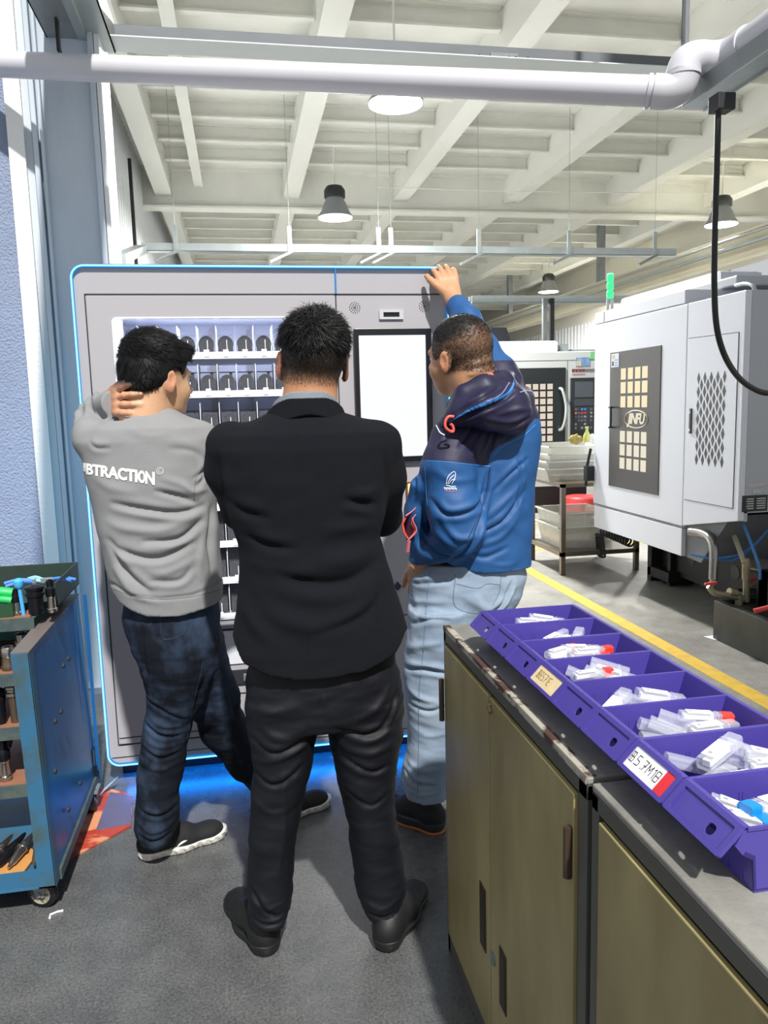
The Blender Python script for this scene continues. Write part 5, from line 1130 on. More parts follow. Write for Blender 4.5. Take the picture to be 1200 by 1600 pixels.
def add_head(F0, c, R, k=.012, fat=1.0, sc=1.0):
    c = np.array(c, float)
    def W(x, y, z): return c+R@np.array((x, y, z))*sc
    class S_:
        def ell(s, c, r, R=None, k=.02, sub=False): F0.ell(c, np.array(r)*sc, R, k, sub)
        def cone(s, a, b, ra, rb, k=.02): F0.cone(a, b, ra*sc, rb*sc, k)
    F = S_()
    f = fat
    F.ell(W(0, -.012, .030), (.077*f, .095, .090), R, .01)
    F.ell(W(0, .030, -.030), (.063*f, .064, .088), R, .03)
    F.ell(W(0, .046, -.078), (.046*f, .045, .034), R, .03)
    F.ell(W(0, .083, -.094), (.016, .014, .013), R, .02)
    F.ell(W(.040*f, .055, -.035), (.022*f, .03, .028), R, .02); F.ell(W(-.040*f, .055, -.035), (.022*f, .03, .028), R, .02)
    F.ell(W(0, .080, .022), (.048, .013, .010), R, .02)
    F.ell(W(.030, .096, .004), (.014, .010, .008), R, .012, sub=True); F.ell(W(-.030, .096, .004), (.014, .010, .008), R, .012, sub=True)
    F.cone(W(0, .092, .006), W(0, .112, -.026), .008, .012, .012); F.ell(W(.011, .102, -.031), (.009, .010, .008), R, .006); F.ell(W(-.011, .102, -.031), (.009, .010, .008), R, .006)
    F.ell(W(0, .094, -.052), (.023, .010, .006), R, .006); F.ell(W(0, .092, -.062), (.020, .010, .007), R, .006)
    for s_ in (-1, 1):
        R2 = R@np.array(Matrix.Rotation(math.radians(-s_*22), 3, 'Z'))
        F.ell(W(s_*.081*f, -.008, -.008), (.0075, .019, .031), R2, .006); F.ell(W(s_*.079*f, -.002, -.034), (.007, .010, .012), R2, .006)
        F.ell(W(s_*.090*f, -.004, -.004), (.006, .011, .019), R2, .004, sub=True)
    F.cone(W(0, -.022, -.035), W(0, -.030, -.12), .056*f, .060*f, .02)
    return W
def eyes(person, W, R):
    for s_ in (-1, 1):
        bm = bmesh.new(); bmesh.ops.create_icosphere(bm, subdivisions=2, radius=.0125); me = bpy.data.meshes.new('eye'); bm.to_mesh(me); bm.free(); me.materials.append(M_eye)
        o = bpy.data.objects.new('eye', me); COL.objects.link(o); o.parent = person; o.location = Vector(W(s_*.030, .078, .002))-person.location
        b = MB(); a = np.array(W(s_*.030, .088, .002)); d = R@np.array((0, 1., 0)); b.cyl(a, a+d*.0035, .0055, 14); b.build('iris', M_iris, o)
        pts = [W(s_*(.014+.032*t), .093-.010*t*t, .022+.006*math.sin(t*2.4)) for t in np.linspace(0, 1, 6)]; b = MB(); b.tube(pts, [.002, .0032, .0034, .003, .0024, .001], 6); b.build('eyebrow', M_hair, person)
def add_hand(F, wrist, d, n, s, ln=.18, curls=(.5, .5, .5, .5), thumb=.6, spread=.14, k=.004, fat=1.0):
    """wrist point, d = towards fingers, n = out of the back of the hand, s = side the thumb leaves from"""
    w_, d, n, s = (np.array(q, float) for q in (wrist, d, n, s)); d /= np.linalg.norm(d); n = n-d*(n@d); n /= np.linalg.norm(n); sv = np.cross(d, n); sv *= np.sign(sv@s)
    pl = ln*.48; tips = []
    F.cone(w_-d*.02, w_+d*.015, .026*fat, .027*fat, .01, flat=(n, 1.35))
    for q in (-.028, -.010, .010, .027): F.cone(w_+d*.012+sv*q*.7, w_+d*pl+sv*q*1.12, .017, .0125, .012, flat=(n, 1.25))
    offs = (.030, .010, -.010, -.029); lens = (.073, .081, .076, .060)
    for i in range(4):
        base = w_+d*pl+sv*offs[i]*1.12; dd = d*math.cos(spread*(1.5-i)*.8)+sv*math.sin(spread*(1.5-i)*.8); c = curls[i]; L = lens[i]*ln/.18; p = base-dd*.008; r = tuple(v*fat for v in (.0098, .0088, .0080, .0066))
        a = 0
        seg = (.46, .31, .25)
        for j in range(3):
            a += c*(.55, .9, .7)[j]; q = p+(dd*math.cos(a)-n*math.sin(a))*L*seg[j]*1.15; F.cone(p, q, r[j], r[j+1], k); p = q
        tips.append(p)
    tb = w_+d*.022+sv*.026; td = d*math.cos(thumb)+sv*math.sin(thumb); t1 = tb+td*.040; t2 = t1+(td*.9+d*.35-n*.15)*.030; t3 = t2+(td*.7+d*.6-n*.25)*.022
    F.cone(w_+d*.008+sv*.014, tb+td*.008, .017, .015, .012); F.cone(tb, t1, .0145*fat, .0118*fat, .006); F.cone(t1, t2, .0115*fat, .0105*fat, .004); F.cone(t2, t3, .0105*fat, .0080*fat, .004)
    return tips
def add_foot(F, heel, toe, r=.035):
    h, t = np.array(heel, float), np.array(toe, float); F.cone(h+(0, 0, .04), t+(0, 0, .03), r, r*.75, .02)
def hair_strands(person, V, Q, W, c, R, keep, n, ln, flow, m, name='hair_strands', wid=.0009, seed=1, lift=.35):
    rg = np.random.RandomState(seed); N = normals(V, Q); fc = rg.randint(0, len(Q), n); P = V[Q[fc]].mean(1)+rg.normal(0, .001, (n, 3)); Nn = N[Q[fc, 0]]
    loc = (P-c)@R; ok = keep(loc); P, Nn, loc = P[ok], Nn[ok], loc[ok]
    fl = flow(loc)@R.T+rg.normal(0, .25, P.shape); fl -= Nn*(fl*Nn).sum(1)[:, None]; fl /= np.linalg.norm(fl, axis=1)[:, None]+1e-9
    L = ln(loc)*(.6+.7*rg.rand(len(P))); lf = lift*(0.4+1.0*rg.rand(len(P)))
    side = np.cross(fl, Nn); pts = [P-Nn*.002]; 
    for t in (.4, .75, 1.0):
        pts.append(P+fl*(L*t)[:, None]+Nn*(L*lf*t*(1.25-.6*t))[:, None]+(0, 0, 0))
    ws = (wid, wid*.9, wid*.6, wid*.1); VV = []; m_ = len(P)
    for p, w_ in zip(pts, ws): VV += [p-side*w_, p+side*w_]
    VV = np.stack(VV, 1).reshape(-1, 3); base = np.arange(m_)[:, None]*8; QQ = np.concatenate([base+np.array([[2*i, 2*i+1, 2*i+3, 2*i+2]]) for i in range(3)])
    o = mesh_obj(name, VV, QQ, m, person); o['kind'] = 'stuff'; return o
def cam_hit(bvh, px, py):
    d = ray(px, py); h = bvh.ray_cast(Vector(_C), Vector(d).normalized()); return (np.array(h[0]), np.array(h[1])) if h[0] is not None else (None, None)
def ribbon(name, bvh, poly, wd, m, parent, off=.0012, n=10, th=.0008, taper=False):
    """thin strip lying on a surface along a path"""
    pts = []; C2 = bez([(x, y, 0) for x, y in poly], n)
    for q in C2:
        h, nn = cam_hit(bvh, q[0], q[1])
        if h is not None:
            if nn@(_C-h) < 0: nn = -nn
            pts.append((h, nn))
    if len(pts) < 2: return None
    # reject jumps
    V = []; Fc = []; b = MB(); seg = [pts[0]]
    for a in pts[1:]:
        if np.linalg.norm(a[0]-seg[-1][0]) < .06: seg.append(a)
    k = len(seg)
    for i, (h, nn) in enumerate(seg):
        t = seg[min(i+1, k-1)][0]-seg[max(i-1, 0)][0]; t /= np.linalg.norm(t)+1e-9; sd = np.cross(t, nn); sd /= np.linalg.norm(sd)+1e-9; w_ = wd/2*(math.sin(PI*min(max(i/(k-1), .04), .96))**.7 if taper else 1)
        V += [h+nn*(off)-sd*w_, h+nn*(off+th), h+nn*off+sd*w_, h-nn*.002]
    for i in range(k-1):
        for j in range(4): Fc.append((4*i+j, 4*i+(j+1) % 4, 4*i+4+(j+1) % 4, 4*i+4+j))
    b.add(V, Fc); return b.build(name, m, parent, smooth=False)
def shoe(person, heel, toe, m_up, m_sole, w=.048, h=.085, extra=None, sole_h=.030, name='shoe', ankle=.105, tread=None):
    heel, toe = np.array(heel, float), np.array(toe, float); d = toe-heel; L = np.linalg.norm(d[:2]); d = d/L; s = np.array((-d[1], d[0], 0)); up = np.array((0, 0, 1.))
    def P(x, y, z): return heel+d*x*L+s*y+up*z
    lo = np.minimum(heel, toe)-.09; hi = np.maximum(heel, toe)+.09; lo[2] = -.01; hi[2] = .18
    F = Field(lo, hi, .0035)
    R = np.stack([d, s, up], 1)
    F.ell(P(.16, 0, .050), (.045, w*.74, .050), R, .02); F.cone(P(.16, 0, .05), P(.55, 0, .045), w*.72, w*.80, .03, flat=(up, 1.1)); F.cone(P(.55, 0, .036), P(.84, .0, .032), w*.92, w*.80, .03, flat=(up, 1.5))
    F.ell(P(.84, 0, .034), (.05, w*.80, .028), R, .02)
    F.cone(P(.17, 0, .06), P(.22, 0, ankle), w*.66, w*.62, .02, flat=(s, 1.05)); F.cone(P(.22, 0, ankle), P(.5, 0, .06), w*.55, w*.6, .03)
    F.below(lambda x, y: sole_h*.72+0*x+0*y); F.ell(P(.22, 0, ankle+.025), (.042, w*.52, .034), R, .006, sub=True)
    V, Q = F.mesh(2); up_o = mesh_obj(name, V, Q, m_up, person); bv = bvh_of(V, Q)
    F = Field(lo, hi, .0035)
    F.cone(P(.14, 0, .03), P(.5, 0, .03), w*.84, w*.84, .02); F.cone(P(.5, 0, .03), P(.86, 0, .03), w*1.0, w*.84, .03); F.ell(P(.86, 0, .03), (.058, w*.86, .06), R, .02)
    F.mask(lambda x, y, z: np.maximum(z-sole_h-.010*np.clip(-((x-heel[0])*d[0]+(y-heel[1])*d[1])/L+.2, -.1, .2)*3-.012*np.clip(((x-heel[0])*d[0]+(y-heel[1])*d[1])/L-.85, 0, 1)*3, .001-z))
    V, Q = F.mesh(1)
    if tread:
        u = ((V-heel)@d)/L; N = normals(V, Q); side = np.abs(N[:, 2]) < .6; V = V+N*(.0018*np.sign(np.sin(u*60+V[:, 2]*90))*(side & (V[:, 2] < sole_h*.75)))[:, None]
    so = mesh_obj('sole', V, Q, m_sole, up_o); 
    return up_o, bv, P
def cloth(name, c, rough=.85, sheen=.0, bs=500, bump=.25, var=.06, vs=6, spec=.25, col2=None, stretch=None, thresh=None):
    return mat(name, c, rough, var=var, vscale=vs, bump=bump, bscale=bs, spec=spec, sheen=sheen, col2=col2, stretch=stretch, thresh=thresh)
def leg_stub(F, rows, k=.02):  # inner leg following clothing rows, slimmer
    F.slices([(z, x, y, max(hx*.72, .03), max(hy*.72, .03)) for z, x, y, hx, hy in rows], k)
def keep_all(l): return np.ones(len(l), bool)
def quick(P): return np.array(P, float)
# =============================================================== PERSON 1 : dark suit, seen from behind
YS = 1.96
p1 = empty('person', (.16, YS, 0), label='person in a dark suit, arms crossed, back to the camera, standing in the middle', cat='person')
M_suit = cloth('charcoal_wool', '#0d0f16', .95, .0, 700, .35, .12, 60); M_trs = cloth('dark_satin_trousers', '#0b0d15', .6, .0, 500, .12, .05, spec=.32)
M_skin1 = skin_mat('skin_person_a', '#c08a66', '#17140f')
# jacket
tors = rows_px([(637, 436, 516, .052), (650, 408, 546, .07), (662, 378, 580, .095), (676, 352, 604, .115), (700, 342, 610, .125), (750, 345, 606, .130), (800, 356, 602, .128), (840, 370, 593, .125), (870, 373, 600, .128), (900, 372, 609, .130), (950, 368, 624, .138), (1000, 360, 637, .15), (1030, 366, 634, .152), (1062, 372, 628, .15)], YS, .13)
F = Field((-.16, 1.70, .68), (.52, 2.36, 1.53), .005)
F.slices(tors, .02, p=2.4)
J = lambda x, y, Y=YS: PY(x, y, Y)
F.chain([J(361, 697, 1.97), J(362, 735, 2.0), J(381, 796, 2.10)], (.062, .062, .058), .03); F.chain([J(381, 796, 2.10), J(440, 790, 2.20), J(520, 772, 2.22)], (.056, .05, .04), .02)
F.chain([J(590, 694, 1.97), J(596, 745, 2.0), J(597, 805, 2.12)], (.060, .060, .056), .03); F.chain([J(596, 806, 2.13), J(550, 790, 2.20), J(460, 770, 2.23)], (.056, .05, .04), .02)
hemx = pix([(355, 1000), (362, 1016), (380, 1044), (420, 1054), (470, 1059), (567, 1046), (620, 1024), (640, 996)], YS-.12); hx_ = np.array(hemx)
F.below(lambda x, y: np.interp(x, hx_[:, 0], hx_[:, 1])+0*y)
V, Q = F.mesh(2)
fl = [([(372, 835), (420, 852), (470, 856)], -.006, .010), ([(590, 850), (540, 872), (480, 868)], .008, .016), ([(600, 870), (540, 905), (470, 905), (400, 880)], -.010, .016),
      ([(598, 905), (560, 950), (500, 975), (430, 955), (388, 900)], .009, .018), ([(470, 990), (560, 960), (604, 920)], -.005, .012), ([(376, 930), (400, 975), (440, 1010)], .007, .014), ([(385, 870), (430, 890), (500, 892)], .006, .012),
      ([(595, 790), (560, 785), (530, 778)], -.008, .009), ([(592, 812), (545, 822), (490, 826)], .006, .012), ([(600, 760), (570, 768), (545, 766)], .004, .008), ([(352, 780), (380, 800), (430, 812)], -.005, .010), ([(604, 700), (607, 760), (603, 800)], -.004, .007),
      ([(338, 700), (344, 760), (356, 800)], -.004, .007), ([(462, 650), (460, 720), (462, 760)], -.0018, .003), ([(477, 940), (478, 1000), (476, 1056)], -.0022, .0035), ([(583, 880), (588, 960), (586, 1030)], -.0025, .004)]
V = folds(V, Q, YS-.1, [(a_, b_*1.35, c_*1.45 if c_ > .006 else c_) for a_, b_, c_ in fl], 1.3); N = normals(V, Q); V = V+N*wave(V, 22, 3, .0022, (1, 1, 1.6))[:, None]
mesh_obj('suit_jacket', V, Q, M_suit, p1); bj = bvh_of(V, Q)
# collar : folded band round the neck with the shirt collar inside
def collar(name, m, rt, rb, t, dz0, lo, hi, back, sides):
    """slanted band: rt/rb = half widths top and bottom, higher at the back"""
    F = Field(lo, hi, .003); S = Field(lo, hi, .003); z1 = hi[2]-.02; z0 = lo[2]+.02; cx0 = PY(477, 625, YS)[0]
    def rows(dr): return [(z1, cx0, YS+.01, rt[0]-dr, rt[1]-dr), (z0, cx0, YS+.01, rb[0]-dr, rb[1]-dr)]
    F.slices(rows(0), .0, p=2.1); S.slices([(z1+.05, cx0, YS+.01, rt[0]-t, rt[1]-t)]+[(z0-.05, cx0, YS+.01, rb[0]-t, rb[1]-t)], .0, p=2.1); F.g = np.maximum(F.g, -S.g)
    F.above(lambda x, y: back[0]-.55*np.maximum(y-YS+.06, 0)+0*x); F.below(lambda x, y: back[1]-.45*np.maximum(y-YS+.09, 0)-sides*np.abs(x-cx0)**1.6)
    V, Q = F.mesh(2); return mesh_obj(name, V, Q, m, p1)
zb_, zt_b = PY(477, 643, YS-.09)[2], PY(477, 618, YS-.07)[2]
collar('jacket_collar', M_suit, (.076, .076), (.118, .104), .010, 0, (-.02, 1.80, 1.36), (.33, 2.12, 1.54), (zt_b-.006, zb_-.004), .9)
collar('shirt_collar', cloth('grey_shirt', '#7d848b', .8), (.073, .074), (.094, .090), .006, 0, (-.02, 1.80, 1.38), (.33, 2.12, 1.56), (PY(477, 611, YS-.07)[2], zt_b-.020), .3)
# trousers
F = Field((-.05, 1.72, .02), (.47, 2.2, .92), .005)
F.slices(rows_px([(1015, 392, 612, .12), (1050, 385, 622, .125), (1085, 383, 627, .125), (1105, 384, 628, .122), (1120, 386, 628, .11)], YS, .12), .02)
Ll = rows_px([(1085, 383, 505, .108), (1122, 386, 500, .105), (1150, 389, 496, .10), (1200, 395, 486, .088), (1240, 391, 476, .08), (1290, 389, 467, .076), (1330, 387, 461, .072), (1380, 386, 458, .068), (1420, 386, 456, .064), (1440, 386, 455, .064), (1462, 392, 449, .06)], YS, .1)
Lr = rows_px([(1085, 503, 628, .108), (1122, 508, 628, .105), (1150, 513, 627, .10), (1200, 524, 619, .088), (1240, 533, 615, .08), (1290, 545, 620, .076), (1330, 549, 626, .072), (1380, 556, 633, .068), (1415, 564, 634, .064), (1436, 568, 628, .064), (1452, 576, 622, .06)], YS, .1)
F.slices(Ll, .012); F.slices(Lr, .012)
hl_ = np.array(pix([(375, 1436), (387, 1450), (403, 1458), (441, 1456), (453, 1438), (500, 1420)], YS-.065)); hr_ = np.array(pix([(540, 1405), (565, 1424), (577, 1447), (593, 1451), (619, 1441), (633, 1415), (650, 1400)], YS-.065))
F.below(lambda x, y: np.where(x < .16, np.interp(x, hl_[:, 0], hl_[:, 1]), np.interp(x, hr_[:, 0], hr_[:, 1]))+.10*(y-YS+.065))
V, Q = F.mesh(2)
tf = [([(400, 1135), (440, 1150), (480, 1130)], .007, .012), ([(392, 1160), (430, 1175), (488, 1150)], -.007, .010), ([(395, 1195), (435, 1185), (485, 1160)], .006, .010), ([(393, 1215), (430, 1228), (478, 1195)], -.006, .009), ([(398, 1100), (420, 1110), (470, 1095)], .005, .012),
      ([(620, 1130), (570, 1145), (515, 1130)], -.007, .010), ([(620, 1160), (575, 1175), (525, 1165)], .007, .011), ([(612, 1195), (580, 1205), (532, 1185)], -.006, .009), ([(615, 1060), (590, 1100), (550, 1120)], .007, .012), ([(622, 1080), (600, 1130), (560, 1150)], -.006, .010), ([(388, 1420), (420, 1428), (455, 1418)], .005, .008),
      ([(388, 1400), (425, 1440), (452, 1436)], -.006, .008), ([(566, 1420), (600, 1430), (632, 1410)], .005, .008), ([(575, 1440), (600, 1444), (622, 1436)], -.005, .007), ([(497, 1078), (500, 1100), (502, 1122)], -.004, .005), ([(390, 1250), (425, 1275), (470, 1255)], .004, .009), ([(540, 1240), (580, 1262), (614, 1240)], -.004, .009),
      ([(440, 1180), (445, 1300), (430, 1400)], .003, .008), ([(392, 1452), (420, 1456), (450, 1450)], -.005, .006)]
V = folds(V, Q, YS-.09, tf); N = normals(V, Q); V = V+N*(wave(V, 26, 5, .0032, (1, 1, 1.7))+wave(V, 60, 6, .0010, (.6, .6, 2.0)))[:, None]
tr1 = mesh_obj('trousers', V, Q, M_trs, p1)
# shoes
M_shoe = mat('black_shoe_leather', '#0d0e10', .6, bump=.05, bscale=120); M_sole1 = mat('black_rubber_sole', '#17181a', .5)
hl, tl = PZ(424, 1497, .0), PZ(372, 1416, 0); hr, tr_ = PZ(598, 1492, 0), PZ(648, 1404, 0)
def scale_to(h, t, L): d = t-h; return h, h+d/np.linalg.norm(d)*L
for h_, t_ in ((hl, tl), (hr, tr_)):
    h_, t_ = scale_to(h_, t_, .275); so_, bv_, _ = shoe(p1, h_, t_, M_shoe, M_sole1, w=.050, sole_h=.032, ankle=.078)
# body (head, neck, slim trunk, arms, hands, legs in one skin)
HW = PY(489, 566, YS+.02); R1 = Rz(math.radians(2), math.radians(6), math.radians(4))
F = Field((-.14, 1.70, .03), (.50, 2.38, 1.76), .0045)
W1 = add_head(F, HW, R1, fat=1.04)
F.cone(PY(482, 600, YS+.01), PY(477, 640, YS+.01), .054, .060, .03)
F.slices([(z, x, y, hx*.80, hy*.78) for z, x, y, hx, hy in tors if z > .95 and z < 1.44], .03)
F.chain([J(366, 700, 1.97), J(366, 740, 2.0), J(384, 796, 2.11), J(440, 788, 2.20), J(530, 772, 2.22)], (.042, .042, .036, .034, .024), .02)
F.chain([J(586, 697, 1.97), J(592, 745, 2.0), J(594, 805, 2.13), J(550, 788, 2.20), J(455, 770, 2.23)], (.042, .042, .036, .034, .024), .02)
w_l = J(540, 775, 2.21); add_hand(F, w_l, J(596, 800, 2.16)-w_l, (0, 1, .1), (0, 0, 1), curls=(.35, .35, .35, .35), spread=.05, thumb=.5)
w_r = J(450, 770, 2.24); add_hand(F, w_r, J(395, 765, 2.20)-w_r, (0, 1, 0), (0, 0, 1), curls=(.4, .4, .4, .4), thumb=.5)
leg_stub(F, [r for r in Ll if r[0] > .12]); leg_stub(F, [r for r in Lr if r[0] > .12]); F.slices([(.88, .13, YS, .13, .09), (.78, .13, YS, .13, .09), (.72, .13, YS, .12, .08)], .03)
[add_foot(F, a_+(b_-a_)/np.linalg.norm(b_-a_)*.055, a_+(b_-a_)/np.linalg.norm(b_-a_)*.20, .03) for a_, b_ in ((hl, tl), (hr, tr_))]
V, Q = F.mesh(2); loc = (V-HW)@R1
def sstep(a, b, v): t = np.clip((v-a)/(b-a), 0, 1); return t*t*(3-2*t)
nape = -.055+.02*np.abs(loc[:, 0])/.06
m_h = sstep(-.082, -.005, loc[:, 2])*sstep(.055, .03, loc[:, 1]+.4*np.clip(-loc[:, 2], 0, 1))*(loc[:, 2] > -.09)*np.where(np.abs(loc[:, 0]) > .0825, 0, 1)
m_h = np.maximum(m_h*.95, sstep(.02, .05, loc[:, 2])*(loc[:, 1] < .07)*1.0)*(np.linalg.norm(loc, axis=1) < .2)
red = (np.abs(loc[:, 0]) > .0825)*(np.linalg.norm(loc, axis=1) < .13)*.7
mesh_obj('body', V, Q, M_skin1, p1, {'mask': m_h, 'red': red*1.0}); eyes(p1, W1, R1); Vs_, Qs_, m_hs = V, Q, m_h
# hair on top
F = Field(HW-.15, HW+.16, .0035); F.ell(W1(0, -.012, .034), (.086, .104, .100), R1, .01)
def hm(x, y, z):
    P = np.stack(np.broadcast_arrays(x, y, z), -1)-HW; l = P@R1
    return (.030+.25*np.clip(l[..., 1], 0, 1)+.010*np.sin(l[..., 0]*60)-l[..., 2])
F.mask(hm); V, Q = F.mesh(2); N = normals(V, Q); l = (V-HW)@R1; V = V+N*(wave(V, 60, 8, .004)-.005*sstep(.07, .03, l[:, 2]))[:, None]
hair1 = mesh_obj('hair', V, Q, M_hair, p1)
hair_strands(p1, V, Q, W1, HW, R1, lambda l: l[:, 2] > .028, 9000, lambda l: .022+.010*(l[:, 2] > .08), lambda l: np.stack([-l[:, 1]*6-.2+l[:, 0]*3, l[:, 0]*4+.3, -.5+0*l[:, 0]], 1), M_hair, seed=2, lift=.35)
kq = np.argwhere(m_hs[Qs_].min(1) > .3).ravel(); hair_strands(p1, Vs_, Qs_[kq], W1, HW, R1, lambda l: (l[:, 2] > -.06) & (l[:, 2] < .05), 9000, lambda l: .004+.12*np.clip(l[:, 2]+.02, 0, .06), lambda l: np.stack([l[:, 0]*.5, 0*l[:, 0], -1+0*l[:, 0]], 1), M_hair, name='side_hair', seed=5, lift=.3, wid=.0004)
# =============================================================== PERSON 2 : grey sweatshirt, left
YG = 2.42
p2 = empty('person', (-.2, 2.5, 0), label='person in a grey sweatshirt and dark jeans, one hand on his neck, looking right', cat='person')
M_sw = cloth('grey_sweatshirt', '#868789', .92, .0, 600, .25, .04, 40); M_jn = cloth('dark_blue_jeans', '#10151f', .85, .0, 650, .35, spec=.2, col2='#3c4d66', vs=5, thresh=(.45, .72), stretch=(1.2, 1.2, .8))
M_skin2 = skin_mat('skin_person_b', '#c49a78', '#100e0d')
tors = rows_px([(634, 197, 262, .055), (645, 182, 280, .075), (656, 160, 300, .095), (668, 140, 322, .115), (688, 128, 332, .125), (727, 131, 338, .130), (760, 138, 340, .130), (800, 147, 340, .130), (840, 157, 343, .130), (880, 166, 346, .132), (915, 176, 349, .135), (945, 183, 348, .132), (970, 190, 346, .128)], YG, .13)
G = lambda x, y, Y=YG: PY(x, y, Y)
F = Field((-.56, 2.18, .80), (.20, 3.0, 1.58), .005); F.slices(tors, .02, p=2.4)
F.chain([G(146, 684, 2.43), G(148, 662, 2.55), G(150, 646, 2.64)], (.062, .055, .050), .03); F.chain([G(150, 645, 2.64), G(160, 638, 2.54), G(181, 631, 2.395)], (.048, .046, .042), .015)
F.chain([G(312, 692, 2.43), G(345, 745, 2.52), G(392, 785, 2.62)], (.066, .060, .052), .03); F.chain([G(392, 785, 2.62), G(430, 760, 2.78), G(440, 750, 2.86)], (.05, .042, .038), .02)
se = G(190, 629, 2.385); sd_ = se-G(166, 636, 2.50); sd_ = sd_/np.linalg.norm(sd_)
F.mask(lambda x, y, z: np.where((x-se[0])**2+(y-se[1])**2+(z-se[2])**2 < .0049, (x-se[0])*sd_[0]+(y-se[1])*sd_[1]+(z-se[2])*sd_[2]+.020, -1.0)*np.where(z > se[2]-.055, 1, 0)-np.where(z > se[2]-.055, 0, 1))
hg = np.array(pix([(170, 930), (183, 946), (205, 956), (232, 963), (280, 963), (345, 947), (360, 938)], YG-.12)); F.below(lambda x, y: np.interp(x, hg[:, 0], hg[:, 1])+0*y)
V, Q = F.mesh(2)
fl = [([(322, 790), (280, 800), (230, 795), (170, 785)], -.011, .012), ([(318, 800), (260, 825), (200, 825), (160, 812)], .009, .014), ([(315, 812), (280, 840), (220, 845)], -.010, .012), ([(305, 845), (250, 870), (190, 860), (165, 840)], -.010, .013), ([(310, 868), (260, 892), (210, 885)], .009, .014), ([(170, 855), (200, 895), (240, 925)], -.010, .013),
      ([(175, 885), (210, 925), (255, 940)], .007, .012), ([(300, 885), (280, 905), (230, 905)], -.006, .010), ([(250, 745), (290, 760), (312, 778)], .008, .012), ([(240, 765), (280, 775), (310, 788)], -.008, .010), ([(325, 700), (318, 745), (305, 762)], -.006, .008), ([(340, 715), (320, 735), (300, 750)], -.005, .008),
      ([(330, 790), (326, 850), (332, 905)], -.008, .010), ([(318, 830), (312, 880), (318, 910)], .006, .010), ([(195, 668), (230, 682), (270, 676)], .003, .012), ([(325, 765), (300, 768), (285, 755)], .007, .009), ([(260, 700), (300, 705), (325, 725)], -.003, .012), ([(140, 740), (170, 760), (220, 770)], .004, .013), ([(136, 690), (150, 700), (175, 700)], -.004, .008)]
V = folds(V, Q, YG-.11, fl); N = normals(V, Q)
# ribbed hem : slight pinch line above the waistband
hb = np.array(pix([(176, 918), (205, 930), (250, 934), (300, 930), (350, 917)], YG-.12)); zz = np.interp(V[:, 0], hb[:, 0], hb[:, 1]); V = V-N*(.0045*np.exp(-((V[:, 2]-zz)/.005)**2))[:, None]
slv = (V[:, 2] > 1.36) & (V[:, 0] < -.35) & (V[:, 1] > 2.45); V = V+N*(slv*.0045*np.sin(V[:, 0]*150+V[:, 2]*60))[:, None]
V = V+N*wave(V, 20, 9, .0022, (1, 1, 1.8))[:, None]
mesh_obj('sweatshirt', V, Q, M_sw, p2); bs = bvh_of(V, Q)
ribbon('hem_seam', bs, [(178, 920), (210, 932), (255, 936), (300, 932), (348, 920)], .003, cloth('seam_grey', '#6f6f6b'), p2, off=.0002)
ribbon('armhole_seam', bs, [(333, 690), (320, 722), (305, 752), (303, 782)], .0025, bpy.data.materials['seam_grey'], p2, off=.0002)
# neckline rib
F = Field((-.42, 2.25, 1.40), (-.10, 2.56, 1.58), .0035); nk = rows_px([(630, 194, 262, .060), (642, 184, 276, .072), (652, 172, 290, .084)], YG, .07)
F.slices(nk, .01); sub = Field((-.42, 2.25, 1.40), (-.10, 2.56, 1.58), .0035); sub.slices([(z+.02, x, y, hx-.007, hy-.007) for z, x, y, hx, hy in nk]+[(1.42, nk[-1][1], YG, .06, .05)], 0); F.g = np.maximum(F.g, -sub.g)
t2 = np.array(pix([(170, 642), (188, 638), (205, 645), (230, 650), (252, 649), (272, 643), (290, 650)], YG-.07)); F.above(lambda x, y: np.interp(x, t2[:, 0], t2[:, 1])+0*y+.1*(y-YG)); F.below(lambda x, y: np.interp(x, t2[:, 0], t2[:, 1]-.020)+0*y-.2*np.maximum(y-YG, 0))
V, Q = F.mesh(1); mesh_obj('neck_rib', V, Q, M_sw, p2)
# print on the back
M_let = mat('white_print', '#ecebe6', .6)
vt, ft = text_mesh('SUBTRACTION', 1.0, extrude=0.0, space=.96, bold=.045, align='LEFT')
bm = bmesh.new(); [bm.verts.new(p) for p in vt]; bm.verts.ensure_lookup_table(); 
for f_ in ft:
    try: bm.faces.new([bm.verts[i] for i in f_])
    except Exception: pass
bmesh.ops.triangulate(bm, faces=bm.faces)
bmesh.ops.subdivide_edges(bm, edges=[e for e in bm.edges if e.calc_length() > .2], cuts=2, use_grid_fill=True); bmesh.ops.triangulate(bm, faces=bm.faces); bm.verts.ensure_lookup_table()
vt = np.array([v.co[:] for v in bm.verts]); ft = [tuple(v.index for v in f_.verts) for f_ in bm.faces]; bm.free()
u = vt[:, 0]/vt[:, 0].max(); v_ = vt[:, 1]/ (np.abs(vt[:, 1]).max()*1.0)
xs = np.interp(u, [0, .09, .18, .27, .36, .45, .54, .63, .68, .80, .90, 1.0], [112, 123, 135, 147, 159, 172, 185, 197, 204, 220, 228, 242]); hgt = np.interp(xs, [110, 242], [9.4, 11.6])*1.0; yc = np.interp(xs, [120, 242], [731.0, 749.0])
Wt = []; okk = []
for a, b_, c_, d_ in zip(xs, yc, v_, hgt):
    h, nn = cam_hit(bs, a, b_-c_*d_); okk.append(h is not None and h[1] < YG+.05); Wt.append(h-np.array((0, .0022, 0)) if h is not None else np.zeros(3))
b = MB(); b.add(Wt, [f_ for f_ in ft if all(okk[i] for i in f_) and max(np.linalg.norm(np.array(Wt[f_[0]])-np.array(Wt[i])) for i in f_) < .05])
lt = b.build('back_lettering', M_let, p2); 
ring_ = [(250+5.2*math.cos(t), 736.5+5.0*math.sin(t)) for t in np.linspace(0, 2*PI, 13)]
